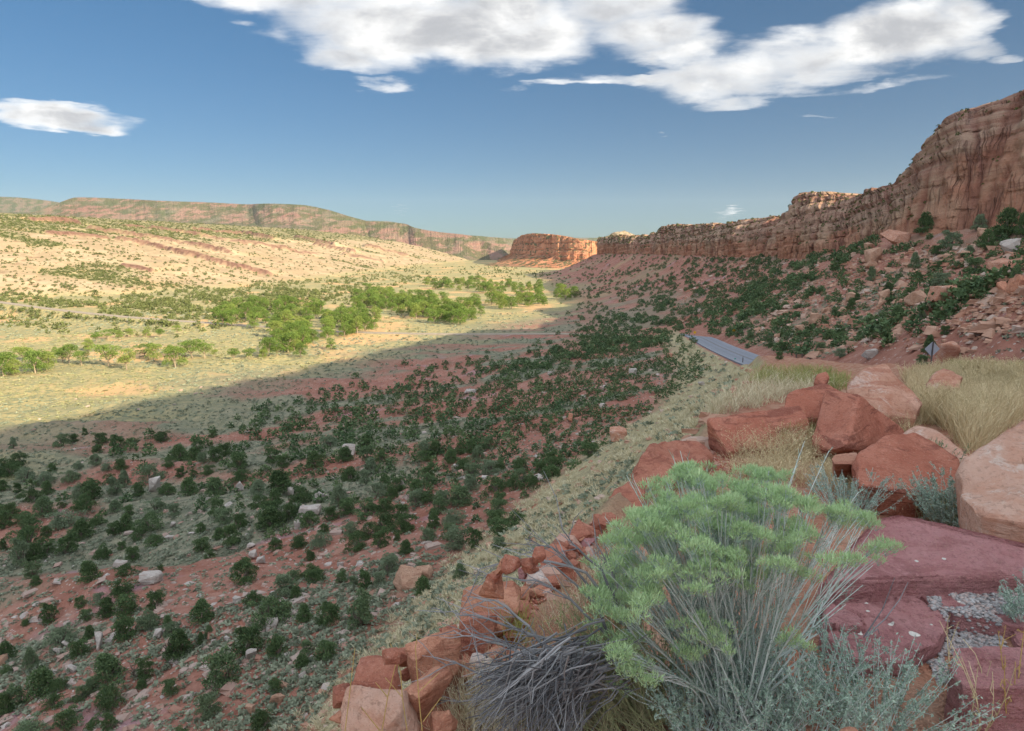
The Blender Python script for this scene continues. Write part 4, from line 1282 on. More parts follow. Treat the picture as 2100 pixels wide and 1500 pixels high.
# stacked rocks along the rim: (u0, v0, u1, v1, material, label)
RIM = [
    (987, 1182, 1042, 1234, m_rock_org, "blocky orange rock standing on end at the rim"),
    (947, 1226, 1076, 1290, m_rock_org, "broad flat-topped orange rock on the rim above the green grass tuft"),
    (937, 1278, 1006, 1345, m_rock_red2, "angular red rock wedged under the broad flat-topped one"),
    (844, 1305, 912, 1364, m_rock_org, "tilted orange slab on the rim behind the largest rim boulder"),
    (812, 1334, 858, 1382, m_rock_red2, "small upright red rock left of the tilted orange slab"),
    (846, 1330, 958, 1420, m_rock_org, "largest rounded orange rim boulder with a pitted top"),
    (729, 1368, 834, 1455, m_rock_red2, "long tilted red slab above the pale boulder in the bottom rim pile"),
    (709, 1394, 752, 1428, m_rock_red2, "square red block at the left end of the rim pile"),
    (722, 1430, 864, 1512, m_rock_pale, "large pale tan boulder low in the rim pile"),
    (911, 1358, 951, 1410, m_rock_org, "wedge-shaped orange rock right of the largest rim boulder"),
    (958, 1357, 1014, 1386, m_rock_white, "white and orange banded rock beside the dead twigs"),
    (852, 1404, 955, 1486, m_rock_org, "smooth orange boulder partly under the dead twigs"),
    (835, 1398, 864, 1430, m_rock_mixed, "small greyish rock between the large rim boulders"),
    (1082, 1178, 1134, 1216, m_rock_white, "pale greyish pink rock among the rim rubble"),
    (1118, 1150, 1172, 1184, m_rock_red2, "flat-sided red rock above the pale one in the rim rubble"),
    (1078, 1148, 1112, 1172, m_rock_red2, "small dark red rock left of the flat-sided one in the rim rubble"),
    (1060, 1172, 1084, 1192, m_rock_purple, "purple rock near the blocky orange rim rock"),
    (1000, 1206, 1032, 1232, m_rock_white, "small whitish rock leaning on the blocky orange rim rock"),
    (1055, 1212, 1082, 1240, m_rock_org, "little orange rock between the broad flat-topped one and the pale one"),
    (1005, 1336, 1040, 1362, m_rock_org, "orange rock beside the white banded rock, above the twig pile"),
    (1040, 1345, 1075, 1372, m_rock_org, "tan orange rock nearest the twig pile's top"),
    (948, 1378, 985, 1410, m_rock_org, "orange rock under the white banded rock"),
    (1172, 1120, 1205, 1148, m_rock_red2, "red rock highest in the line of rim rubble"),
    (1140, 1135, 1168, 1155, m_rock_purple, "purplish red rock near the top of the rim rubble"),
    (820, 1372, 850, 1400, m_rock_red2, "red rock tucked behind the long tilted slab"),
    (880, 1300, 930, 1330, m_rock_org, "thin orange rock resting behind the tilted slab"),
    (790, 1470, 850, 1520, m_rock_pale, "pinkish rock at the bottom edge below the large pale boulder"),
    (700, 1455, 745, 1510, m_rock_pale, "pale rock at the bottom edge, lowest of the rim pile"),
    (880, 1470, 940, 1515, m_rock_org, "orange rock at the bottom edge beside the pale bunch of grass"),
]
for (a, b, s_, mt) in ((1200, 1098, 34, m_rock_red2), (1228, 1080, 30, m_rock_red2), (1215, 1112, 22, m_rock_purple), (1248, 1074, 26, m_rock_red2), (1185, 1108, 24, m_rock_org), (1150, 1122, 28, m_rock_red2), (1105, 1140, 24, m_rock_red2), (1050, 1160, 28, m_rock_red2),
                       (1030, 1172, 22, m_rock_org), (1090, 1160, 20, m_rock_red2), (1130, 1160, 22, m_rock_red2), (1165, 1140, 18, m_rock_red2), (1010, 1185, 20, m_rock_red2), (985, 1258, 26, m_rock_org), (925, 1300, 28, m_rock_red2), (800, 1352, 30, m_rock_red2), (770, 1385, 28, m_rock_org), (745, 1408, 24, m_rock_red2), (700, 1430, 30, m_rock_red2), (690, 1468, 34, m_rock_org), (905, 1345, 24, m_rock_org),
                       (965, 1320, 30, m_rock_red2), (1015, 1300, 30, m_rock_org), (1040, 1255, 26, m_rock_red2), (1095, 1215, 26, m_rock_org), (1140, 1195, 26, m_rock_red2), (1180, 1160, 24, m_rock_red2)):
    s_ = s_ * random.uniform(.55, .95)
    RIM.append((a - s_, b - s_ * .75, a + s_ * .9, b + s_ * .75, mt, f"{'orange' if mt is m_rock_org else ('purple' if mt is m_rock_purple else 'red')} rim rock, {round(a / 21)}% across, {round(b / 15)}% down the photo"))
for i, (u0, v0, u1, v1, mt, lab) in enumerate(RIM):
    uc = (u0 + u1) / 2
    g, ok = ground([uc], [v1 - 0.12 * (v1 - v0)], ymax=30)
    Y = g[0][1] if g[0][1] < 9 else 3.2
    # rim rocks sit on the brink: keep them on the shelf side
    Ymax = np.interp(v1, [1140, 1180, 1250, 1300, 1360, 1420, 1500], [4.6, 4.0, 3.3, 3.0, 2.65, 2.4, 2.1])
    Y = min(Y, Ymax)
    p = P(uc, v1, Y)
    px = math.hypot(1.0, 0) * Y / 1400 / (CP + ((750 - (v0 + v1) / 2) / 1400) * SP) * 1.0
    w = (u1 - u0) * px * 1.12; h = (v1 - v0) * px * 1.25
    d = (w + h) * 0.5
    pts = rock_points(700 + i, w, d, h, 12 + i % 6, boxy=0.3 + 0.3 * (i % 3) / 2)
    tilt = random.uniform(-0.6, 0.5)
    R = np.array(Matrix.Rotation(tilt, 3, 'Y') @ Matrix.Rotation(random.uniform(-0.35, 0.5), 3, 'X') @ Matrix.Rotation(random.uniform(-0.8, 0.8), 3, 'Z'))
    pts = pts @ R.T + p + np.array([0, d * 0.25, -0.05 * h])
    ob = hull_mesh("rock", pts, 40 + i, bev=0.045, sub=3, amp=0.022, strata=0.02, mat=mt)
    tag(ob, lab, "rock", "rocks along the rim of the bank")


# flat purple slabs in the corner
def slab(label, top, thick, mat, seed, amp=0.01, strata=0.02, bulge=0.0):
    t = np.array([at_z(*p) for p in top])
    c = t.mean(0)
    b = t.copy(); b[:, 2] -= thick; b[:, :2] = c[:2] + (b[:, :2] - c[:2]) * 1.05
    mid = t.copy(); mid[:, 2] -= thick * 0.45; mid[:, :2] = c[:2] + (mid[:, :2] - c[:2]) * 1.035
    ob = hull_mesh("rock_slab", np.concatenate([t, mid, b]), seed, bev=0.012, sub=5, amp=amp, freq=4.0, strata=strata, mat=mat, terr=0.05, facet=0.03)
    return tag(ob, label, "rock slab", "purple rock slabs")


s1 = slab("broad purple slab rising to a point, furthest back of the corner slabs", [(1680, 1190, -1.50), (1735, 1105, -1.42), (1790, 1056, -1.38), (1850, 1049, -1.38), (1985, 1098, -1.42), (2120, 1130, -1.45), (2300, 1150, -1.45), (2300, 1180, -1.5), (2100, 1160, -1.48), (1960, 1150, -1.48), (1860, 1160, -1.49)], 0.26, m_rock_purple, 61, amp=0.008, strata=0.02)
s2 = slab("rounded purple slab with white spots behind the grey-green saltbush", [(1690, 1240, -1.60), (1770, 1214, -1.60), (1870, 1212, -1.60), (1930, 1245, -1.61), (1946, 1275, -1.61), (1925, 1318, -1.62), (1850, 1360, -1.62), (1740, 1350, -1.62), (1685, 1290, -1.62)], 0.2, m_rock_purple, 63, amp=0.006)
s3 = slab("low purple slab with one large white spot, between two gravel patches", [(1880, 1212, -1.59), (1960, 1205, -1.59), (2085, 1224, -1.59), (2120, 1245, -1.59), (2110, 1290, -1.59), (2060, 1272, -1.59), (1960, 1262, -1.59), (1905, 1235, -1.59)], 0.16, m_rock_purple, 65, amp=0.006)
s4 = slab("nearest purple slab with a dark layered front face, bottom right corner", [(1955, 1335, -1.50), (2030, 1328, -1.50), (2130, 1330, -1.50), (2280, 1350, -1.5), (2280, 1430, -1.5), (2110, 1424, -1.5), (1975, 1416, -1.5), (1945, 1380, -1.5)], 0.36, m_rock_purple, 67, amp=0.006, strata=0.03)
s5 = slab("small dark layered purple rock at the right edge above the nearest slab", [(2062, 1262, -1.60), (2110, 1250, -1.58), (2180, 1270, -1.58), (2180, 1330, -1.6), (2090, 1322, -1.62)], 0.2, m_rock_purple, 69, amp=0.015, strata=0.05)
def surface_hit(ob, p):
    """top of the object's own mesh under/over world xy p"""
    o = Vector((p[0] - ob.location.x, p[1] - ob.location.y, 5.0))
    ok, loc, nrm, _ = ob.ray_cast(o, Vector((0, 0, -1)))
    return (loc, nrm) if ok else (None, None)


bpy.context.view_layer.update()
for ob, spots in ((s2, [(1875, 1298, 11, 5.5, -1.61), (1828, 1276, 6, 2.5, -1.61), (1765, 1295, 5, 2.2, -1.61), (1780, 1252, 4, 1.6, -1.6), (1777, 1237, 4, 1.4, -1.6), (1910, 1280, 3, 1.4, -1.61)]),
                  (s3, [(1979, 1237, 14, 4.6, -1.59), (1973, 1229, 6, 1.6, -1.59), (1956, 1217, 3, 1.0, -1.59)]),
                  (s1, [(1936, 1146, 4, 1.5, -1.48), (1880, 1150, 4, 1.5, -1.48)])):
    for (u, v, a, b, z) in spots:
        c = at_z(u, v, z)
        rx = abs(at_z(u + a, v, z)[0] - c[0]); ry = abs(at_z(u, v - b, z)[1] - c[1])
        ang = np.linspace(0, 2 * math.pi, 18, endpoint=False)
        V = []; cen = None
        for k in (0.0, 0.55, 1.0):
            for aa in ang:
                j = 1 + 0.08 * math.sin(aa * 3 + u) + 0.05 * math.sin(aa * 7 + v)
                q = (c[0] + k * rx * math.cos(aa) * j, c[1] + k * ry * math.sin(aa) * j)
                loc, nrm = surface_hit(ob, q)
                zz_ = loc.z if loc is not None else c[2] - ob.location.z
                V.append((q[0] - ob.location.x, q[1] - ob.location.y, zz_ + (0.003 if k < 0.9 else 0.0006)))
        build_mesh("lichen", np.array(V), grid_quads(3, 18, wrap=True), mat=m_white, smooth=True, parent=ob)

# red stone at the very bottom edge
front_rock("rock", "orange rock tip showing at the bottom edge under the saltbush", [(1712, 1508, 1.75), (1725, 1494, 1.8), (1745, 1489, 1.82), (1762, 1496, 1.8), (1768, 1512, 1.75)], m_rock_org, 71, depth=0.15, cat="rock")


# ------------------------------------------------------------------ boulders in the valley and on the talus
def far_rocks(rows, labelf, group, cat="boulder"):
    u = np.array([r[0] for r in rows], float); v = np.array([r[1] for r in rows], float)
    g, ok = ground(u, v - 1)
    for i, (uu, vv, w, h, mt, lab) in enumerate(rows):
        if not ok[i]:
            continue
        px = g[i][1] / 1400 / (CP + ((750 - vv) / 1400) * SP)
        W_, H_ = w * px, h * px * 1.2
        D_ = max(W_, H_) * 0.8
        pts = rock_points(900 + i + int(uu), W_, D_, H_, 14, boxy=0.5)
        R = np.array(Matrix.Rotation(random.uniform(-0.2, 0.2), 3, 'Y'))
        pts = pts @ R.T + g[i] + np.array([0, D_ * 0.35, -0.12 * H_])
        ob = hull_mesh("boulder", pts, 300 + i, bev=0.05, sub=2, amp=0.03, strata=0.03, mat=mt)
        p0, p1 = pcts(g[i] + np.array([0, 0, H_ / 2]))
        tag(ob, lab if lab else labelf(mt, p0, p1), cat, group)


gm, tm, rm_ = m_rock_grey, m_rock_tan, m_rock_mixed
z4 = lambda a, b, w, h, mt=gm, lab=None: (a / 2, 850 + b / 2, w / 2, h / 2, mt, lab)
VR = [z4(630, 322, 50, 60), z4(985, 318, 32, 40), z4(1265, 440, 95, 62, gm, "largest pale grey boulder on the red mound, long and tilted"), z4(1225, 472, 42, 34), z4(1320, 362, 55, 40), z4(605, 702, 88, 42, gm, "flat grey boulder beside a broad juniper on red soil"),
      z4(640, 672, 26, 18), z4(487, 638, 52, 30), z4(705, 466, 22, 22), z4(1035, 598, 32, 34), z4(1070, 615, 36, 26), z4(390, 975, 46, 64, gm, "tall leaning grey boulder right of a dark juniper"), z4(640, 922, 40, 36), z4(1395, 632, 28, 24), z4(1030, 1012, 54, 38),
      z4(287, 1066, 40, 30), z4(1425, 176, 60, 46), z4(1880, 238, 44, 32), z4(1650, 298, 34, 26), z4(460, 930, 40, 26), z4(440, 950, 34, 26), z4(225, 1066, 22, 16), z4(1110, 892, 66, 46), z4(1025, 555, 40, 22), z4(690, 520, 40, 16), z4(1185, 342, 24, 40),
      z4(265, 960, 30, 24), z4(230, 985, 34, 24), z4(340, 985, 26, 20), z4(1160, 1130, 50, 26, tm), z4(1020, 1240, 44, 40, tm), z4(1130, 1195, 60, 36, tm), z4(965, 780, 36, 26), z4(930, 935, 30, 20), z4(855, 360, 24, 18), z4(1240, 1085, 40, 22), z4(10, 1035, 26, 40, tm),
      (831, 1212, 66, 42, tm, "brown banded outcrop rock beside a round juniper below the fill slope"), (868, 1192, 40, 24, tm, "smaller brown outcrop rock just behind the banded one"), (1171, 868, 13, 19, m_rock_org, "upright orange block among dark junipers in the middle valley"),
      (1300, 770, 22, 12, gm, None), (1268, 908, 42, 26, rm_, "fluted pinkish outcrop at the top of the grassy fill slope's lower edge"), (1130, 770, 16, 8, gm, None), (965, 808, 28, 6, gm, "long flat pale rock in the middle of the shaded valley"), (1235, 838, 14, 9, gm, None), (1195, 820, 12, 8, gm, None), (1375, 735, 12, 9, rm_, None), (1440, 792, 14, 8, gm, None)]
matname = {gm.name: "grey", tm.name: "tan", rm_.name: "reddish", m_rock_org.name: "orange"}
far_rocks(VR, lambda m, a, b: f"{matname[m.name]} boulder among valley junipers, {a}% across, {b}% down the photo", "boulders scattered over the valley side")
z2 = lambda a, b, w, h, mt=tm, lab=None: (1350 + a / 2.381, 150 + b / 2.381, w / 2.381, h / 2.381, mt, lab)
TR = [z2(1070, 928, 84, 70), z2(1170, 850, 140, 80, m_rock_mixed, "large reddish boulder pile rock high on the talus under the cliff"), z2(1120, 1118, 52, 54), z2(1085, 1146, 44, 44), z2(1270, 1140, 120, 74), z2(1430, 1118, 160, 80, m_rock_mixed, "long pinkish ledge rock across the talus right of centre"),
      z2(765, 1236, 64, 58), z2(705, 1286, 66, 56), z2(560, 1230, 36, 30), z2(1040, 1396, 74, 52, gm, "pale grey pointed boulder by the road bank below the talus"), z2(1690, 1000, 150, 80, m_rock_mixed), z2(1765, 1080, 70, 90, m_rock_org, "orange boulder on the talus at the right edge, highest of its pair"), z2(1700, 1072, 50, 60, m_rock_org),
      z2(1440, 1410, 80, 90, m_rock_mixed, "stacked layered rock standing on the red cut bank near the sign"), z2(1745, 886, 100, 66, gm), z2(1600, 800, 66, 44), z2(1500, 1042, 56, 46), z2(1212, 1182, 46, 34), z2(950, 1120, 56, 46), z2(1030, 870, 50, 40), z2(640, 1225, 44, 24), z2(1350, 1165, 60, 40),
      z2(1560, 1110, 60, 36), z2(1640, 1130, 50, 30), z2(900, 1180, 44, 30), z2(830, 1175, 50, 30), z2(1480, 1160, 60, 34), z2(1040, 960, 60, 40), z2(590, 1300, 40, 24), z2(1220, 960, 40, 26), z2(1130, 975, 40, 26), z2(1420, 915, 46, 30), z2(1500, 900, 50, 30)]
matname[gm.name] = "grey"; matname[m_rock_mixed.name] = "reddish"
far_rocks(TR, lambda m, a, b: f"{matname[m.name]} boulder on the talus slope, {a}% across, {b}% down the photo", "boulders on the talus slope")

# ------------------------------------------------------------------ junipers
def crown_points(rg, n, lobes):
    """points spread over the shells of several lobes; returns points, outward directions and lightness"""
    w = np.array([l[3] * l[4] for l in lobes]); w = w / w.sum()
    k = rg.choice(len(lobes), n, p=w)
    L = np.array(lobes)[k]
    d = rg.normal(size=(n, 3)); d /= np.linalg.norm(d, axis=1)[:, None]
    d[:, 2] = np.where(d[:, 2] < -0.35, -d[:, 2], d[:, 2])
    r = 0.55 + 0.50 * rg.uniform(size=(n, 1)) ** 0.6
    p = L[:, :3] + d * r * np.stack([L[:, 3], L[:, 3], L[:, 4]], 1)
    return p, d


def make_juniper_meshes(seed, kind):
    """1 m tall, about 1 m wide crown and trunk meshes"""
    rg = np.random.default_rng(seed)
    lobes = []
    if kind == 'round':
        for i in range(13):
            a = rg.uniform(0, 6.28); r = 0.34 * math.sqrt(rg.uniform()); z = rg.uniform(0.14, 0.80)
            k = 1 - 0.5 * max(0, z - 0.5) / 0.5
            lobes.append((r * k * math.cos(a), r * k * math.sin(a), z, rg.uniform(.13, .20), rg.uniform(.13, .20)))
    elif kind == 'cone':
        for i in range(13):
            z = rg.uniform(0.10, 0.84); a = rg.uniform(0, 6.28); r = 0.25 * (1 - z * 0.85) * math.sqrt(rg.uniform()) * 1.3
            s = 0.20 * (1 - 0.55 * z)
            lobes.append((r * math.cos(a), r * math.sin(a), z, s * rg.uniform(.8, 1.1), s * 1.25))
    elif kind == 'broad':
        for i in range(17):
            a = rg.uniform(0, 6.28); r = 0.5 * math.sqrt(rg.uniform()); z = rg.uniform(0.12, 0.80) * (1 - 0.3 * (r / .5) ** 2)
            lobes.append((r * math.cos(a), r * math.sin(a), z, rg.uniform(.13, .21), rg.uniform(.12, .18)))
    else:  # ragged
        for i in range(12):
            a = rg.uniform(0, 6.28); r = 0.40 * math.sqrt(rg.uniform()); z = rg.uniform(0.13, 0.86)
            lobes.append((r * math.cos(a) * (1.1 - z * .5), r * math.sin(a) * (1.1 - z * .5), z, rg.uniform(.09, .16), rg.uniform(.10, .17)))
    lobes.append((0, 0, 0.5, 0.24, 0.32))
    sk = {'round': .26, 'cone': .24, 'broad': .36, 'ragged': .2}[kind]
    for i in range(6 if kind != 'ragged' else 4):
        a = i * 1.05 + rg.uniform(0, .8); lobes.append((sk * math.cos(a), sk * math.sin(a), rg.uniform(.10, .2), .17, .16))
    g = Geo()
    n = 3800
    p, d = crown_points(rg, n, lobes)
    p[:, 2] = np.maximum(p[:, 2], 0.01 + 0.06 * rg.uniform(size=n))
    up = np.tile(np.array([[0, 0, 1.0]]), (n, 1))
    g.leaves(p, rg.uniform(.034, .066, n), rg, aspect=0.55, nrm=d, mixn=0.45, a=np.clip(0.5 + rg.normal(size=n) * 0.28, 0, 1), axis=up * 0.7 + d * 0.5, amix=0.55)
    # sprigs breaking the outline
    q, d2 = crown_points(rg, 260, lobes)
    q = q + d2 * 0.05
    g.leaves(q, rg.uniform(.05, .10, 260), rg, aspect=0.22, axis=d2 * .6 + np.array([0, 0, .6]), amix=0.8, a=0.8)
    crown = g.build("crown", m_juniper, link=False)
    t = Geo()
    for i in range(4):
        a = rg.uniform(0, 6.28); e = np.array([0.22 * math.cos(a), 0.22 * math.sin(a), rg.uniform(.45, .65)])
        pts = [np.array([0.02 * math.cos(a), 0.02 * math.sin(a), -0.06]), e * np.array([.35, .35, .4]) + rg.normal(size=3) * .02, e * .75 + rg.normal(size=3) * .03, e]
        t.tube(pts, [0.045, 0.034, 0.022, 0.010], 6, a=rg.uniform())
    trunk = t.build("trunk", m_bark, link=False, smooth=True)
    return crown, trunk


JUN = {}
for kd, seeds in (('round', (1, 2, 3)), ('cone', (4, 5)), ('broad', (6, 7, 8)), ('ragged', (9, 10))):
    JUN[kd] = [make_juniper_meshes(s, kd) for s in seeds]

jb = []  # (u, v base, w, h) in photo pixels
for t in """255,130,70,55 305,115,40,35 350,85,30,30 410,120,60,50 465,130,35,35 405,160,45,40 55,140,40,40 815,155,60,60 875,95,40,35 920,175,60,55 670,110,60,45 545,120,60,30
390,210,50,50 325,225,50,40 500,225,55,55 440,235,45,35 215,235,40,35 690,215,60,45 745,170,40,35 980,225,80,70 1160,220,60,55 835,200,50,50 850,245,70,40 990,275,80,55 740,258,40,35 795,258,35,30
190,280,80,50 290,275,80,50 370,290,50,35 450,280,50,40 510,300,50,70 620,280,110,80 75,320,45,40 195,330,50,60 570,340,60,60 685,330,80,55 775,330,70,70 885,335,70,80 1150,320,100,90 135,357,80,58 378,348,100,75 15,312,40,45
475,400,50,50 530,415,45,45 640,400,90,60 620,475,110,80 715,415,60,50 255,385,35,30 85,345,40,25 100,455,110,50 270,460,150,80 405,455,80,50 475,495,65,60 520,475,60,70 190,505,45,50
565,515,60,50 630,540,90,55 825,485,45,45 900,510,45,50 950,540,90,90 425,590,85,65 500,555,40,35 15,560,30,50 90,615,90,100 150,595,60,70 200,570,60,50 275,570,100,80
140,670,80,65 370,685,80,85 545,600,60,60 520,660,90,55 660,645,30,30 830,560,70,55 860,590,50,40 505,745,105,80 150,700,40,40 1000,690,110,105 1130,558,60,55
205,850,70,75 330,790,50,50 355,845,55,50 440,830,70,80 400,780,70,50 520,820,100,80 640,800,80,80 610,870,110,80 108,865,35,30 25,1010,70,80 30,1060,60,40 130,1040,55,85 245,945,130,80 330,995,90,75 370,920,40,60 515,925,100,100 690,870,40,50 735,990,100,110 700,910,60,60 825,940,30,50 860,910,35,50
830,850,90,90 1110,850,180,120 1250,850,60,80 1350,860,100,100 1480,870,130,130 1735,738,70,80 1890,680,60,70 1020,970,140,110 1140,995,90,100 1260,980,70,60
445,1090,120,110 600,1080,75,80 580,1120,40,40 175,1150,110,120 245,1130,70,60 330,1170,70,60 375,1140,50,60 460,1200,110,110 700,1150,70,75 920,1105,170,130 855,1240,100,110 1130,1140,60,60 1240,1030,70,60 1340,1000,90,80
70,1200,100,90 215,1200,90,60 20,1230,60,100 275,1290,100,90 390,1290,80,60 450,1290,70,60 120,1310,150,60 740,1310,60,30 1080,1290,90,90
1630,520,30,35 1665,570,50,60 1440,500,70,60 1330,490,45,45 1270,600,45,50 1275,670,90,70 1600,650,90,80 1730,650,50,50 1500,710,80,70 1560,700,70,60 1950,550,80,80 1170,740,120,90 1215,760,50,60 1290,220,60,70 1520,240,60,60 1500,290,60,60 1390,370,70,80 1130,370,60,60 1890,370,90,80 1740,190,80,50 1960,190,60,60 2050,230,60,50
1450,700,50,40 1400,690,60,50 1720,960,60,50 1660,690,60,40 1040,780,90,60 1200,690,90,60 1290,690,80,60""".split():
    a, b, w, h = map(float, t.split(','))
    jb.append((a / 2, 850 + b / 2, w / 2, h / 2))
for t in """1700,800,120,140 1565,770,60,80 1450,755,40,45 1300,790,80,100 1600,860,80,90 1430,860,100,80 1360,890,60,50 1520,880,50,40 1250,960,50,80 1270,1000,50,30 1370,950,50,35 1535,980,90,80 1380,1050,90,80 1745,1020,50,80 1120,1070,40,50 1230,1080,45,35
1165,1220,70,80 1315,1160,45,70 1240,1230,45,50 1285,1210,50,50 1080,1280,60,60 1000,1290,60,30 1120,1330,70,60 790,1370,70,60 610,1360,60,50 590,1400,40,40 345,1285,40,40 450,1305,40,40 435,1345,30,25 890,1300,80,40 890,1390,60,50 1320,1370,60,90 1290,1430,70,60 1400,1280,50,50
830,1110,50,30 970,1110,35,35 940,1160,50,60 1040,1020,50,70 905,940,30,40 540,1340,60,50 520,1310,40,30 730,1310,40,40 820,1240,40,30 675,1190,40,30 1775,800,60,120 1650,820,60,60 620,1140,40,30 735,1090,36,26 860,1180,40,30""".split():
    a, b, w, h = map(float, t.split(','))
    jb.append((1350 + a / 2.381, 150 + b / 2.381, w / 2.381, h / 2.381))
n_named = len(jb)
# the rest of the three hundred largest: fill the shaded valley side, thicker towards the ridge
cand_u = rng.uniform(-20, 1560, 30000); cand_v = rng.uniform(640, 1130, 30000)


def jun_weight(u, v):
    """how thickly junipers stand at a photo pixel of the shaded valley"""
    edge = np.interp(u, [0, 300, 600, 850, 1000, 1200], [905, 860, 775, 720, 690, 640])   # the line of the shadow
    below = sstep(v - edge, 20, 150)
    right = sstep(u, 300, 1150)
    w = below * (0.14 + 0.86 * right) * (1 - 0.72 * sstep(v, 900, 1050))
    w = w * (1 - sstep(u - np.interp(v, [690, 760, 900, 1050], [1440, 1455, 1270, 1060]), -25, 5))
    return w


clump = 0.5 + 0.5 * fbm2(cand_u / 90, cand_v / 26, 3, 201)
keep = rng.uniform(size=len(cand_u)) < jun_weight(cand_u, cand_v) * sstep(clump, 0.18, 0.5)
cu, cvv = cand_u[keep], cand_v[keep]
pts_px = [(a, b) for a, b, _, _ in jb]
more = []
for u, v in zip(cu, cvv):
    lim = np.interp(v, [650, 690, 800, 950, 1130], [4.2, 5.6, 9.5, 18, 34])
    if all(abs(u - a) > lim or abs(v - b) > lim * 0.55 for a, b in pts_px):
        pts_px.append((u, v))
        hpx = np.interp(v, [650, 690, 760, 850, 950, 1050, 1130], [8, 10, 13, 18, 26, 33, 40]) * random.uniform(0.6, 1.25)
        more.append((u, v, hpx * random.uniform(0.9, 1.5), hpx))
more.sort(key=lambda q: -q[3])
n_ind = 300
jall = jb + more[:n_ind - len(jb)]
jrest = more[n_ind - len(jb):]
g, ok = ground([q[0] for q in jall], [q[1] for q in jall])
SHAPE = {'round': "rounded", 'cone': "pointed", 'broad': "broad bushy", 'ragged': "ragged open"}
used_lab = set()
for i, (u, v, w, h) in enumerate(jall):
    if not ok[i] or g[i][1] > 900:
        continue
    f = CP + ((750 - v) / 1400) * SP
    k = g[i][1] / 1400 / f
    H_ = h * k * 1.15; W_ = w * k * 1.1
    asp = w / h
    kd = 'cone' if asp < 0.9 else ('broad' if asp > 1.35 else random.choice(['round', 'round', 'ragged', 'broad' if asp > 1.15 else 'cone']))
    cr, tr = random.choice(JUN[kd])
    fw = {'round': 0.95, 'cone': 0.72, 'broad': 1.25, 'ragged': 0.95}[kd]
    t = g[i]
    mid = t + np.array([0, 0, H_ / 2])
    p0, p1 = pcts(mid)
    dist = math.hypot(t[0], t[1])
    zn = zones(np.array([t[0]]), np.array([t[1]]))
    where = "on the talus" if zn['tal'][0] > 0.5 else ("on the grassy fill slope" if zn['emb'][0] > 0.6 else "on the shaded valley side")
    size = "large" if H_ > 3.4 else ("small" if H_ < 1.9 else "medium")
    lab = f"{size} {SHAPE[kd]} juniper {where}, {p0}% across, {p1}% down the photo"
    if lab in used_lab:
        lab = lab.replace("juniper", "dark green juniper")
    if lab in used_lab:
        lab = lab.replace("dark green juniper", "paired juniper")
    used_lab.add(lab)
    root = thing("juniper_tree", lab, "tree", loc=(t[0], t[1], t[2] - 0.05), group="junipers on the valley side and talus")
    root.rotation_euler[2] = random.uniform(0, 6.28)
    sx = W_ / fw
    root.scale = (sx, sx * random.uniform(0.9, 1.1), H_)
    for nm, me in (("crown", cr), ("trunk", tr)):
        o = bpy.data.objects.new(nm, me); COL.objects.link(o); o.parent = root
# dead snags among them
for (u, v, h, lab) in ((275, 1392, 44, "black dead snag with bare branches beside a pointed juniper, lower left"), (345, 1345, 45, "leafless grey snag leaning against a dark juniper, lower left"), (795, 1182, 34, "bare grey dead tree above the banded brown rocks")):
    gg, _ = ground([u], [v]); t = gg[0]; k = t[1] / 1400 / (CP + ((750 - v) / 1400) * SP); hh = h * k
    ge = Geo(); rg = np.random.default_rng(int(u))
    for b in range(9):
        a = rg.uniform(0, 6.28); sp = rg.uniform(.1, .45) * hh; z0 = rg.uniform(0, .45) * hh
        e = np.array([sp * math.cos(a), sp * math.sin(a), min(hh, z0 + rg.uniform(.35, .7) * hh)])
        pts = np.array([[0, 0, z0], e * [.4, .4, .5] + np.array([0, 0, z0 * .5]), e * .8 + rg.normal(size=3) * .06, e])
        ge.tube(pts, np.array([.06, .045, .03, .012]) * hh / 2.5, 5, a=rg.uniform(0, .6))
    root = thing("dead_tree", lab, "tree", loc=t)
    ge.build("branches", m_bark, parent=root)


# ------------------------------------------------------------------ cottonwoods
def make_cottonwood(seed, wide, low=0):
    rg = np.random.default_rng(seed)
    lobes = []; t = Geo()
    lean = rg.normal(size=2) * 0.05
    trunk_top = np.array([lean[0], lean[1], 0.34])
    t.tube([[0, 0, -0.03], [lean[0] * .4, lean[1] * .4, .12], [lean[0] * .8, lean[1] * .8, .24], trunk_top], [.034, .028, .025, .022], 7, a=.3)
    for i in range(7):
        a = i / 7 * 6.28 + rg.uniform(-.3, .3); r = rg.uniform(.12, .36) * wide
        e = np.array([r * math.cos(a), r * math.sin(a), rg.uniform(.36, .84)])
        s = rg.uniform(.15, .23)
        lobes.append((e[0], e[1], e[2], s * (0.8 + .3 * wide), s * .95))
        m = trunk_top * .5 + e * .5 + rg.normal(size=3) * .03; m[2] -= .03
        t.tube([trunk_top * .8, m, e], [.018, .012, .005], 5, a=rg.uniform())
        if rg.uniform() < .7:
            e2 = m + np.array([math.cos(a + .9) * .2, math.sin(a + .9) * .2, .15])
            lobes.append((e2[0], e2[1], e2[2], .11, .09)); t.tube([m, (m + e2) / 2 + rg.normal(size=3) * .02, e2], [.011, .008, .004], 4, a=.5)
    lobes.append((lean[0], lean[1], .76, .24 * wide, .22))
    lobes.append((0, 0, .42, .24 * wide, .2))
    if low:
        for i in range(6):
            a = rg.uniform(0, 6.28); lobes.append((.28 * math.cos(a), .28 * math.sin(a), rg.uniform(.14, .3), .2, .17))
    n = 3000 + 800 * low
    p, d = crown_points(rg, n, lobes)
    g = Geo()
    g.leaves(p, rg.uniform(.022, .048, n), rg, aspect=.75, nrm=d * .6 + np.array([0, 0, .5]), mixn=.45, a=np.clip(.5 + .3 * rg.normal(size=n), 0, 1))
    return g.build("crown", m_cotton, link=False), t.build("trunk", m_cbark, link=False, smooth=True)


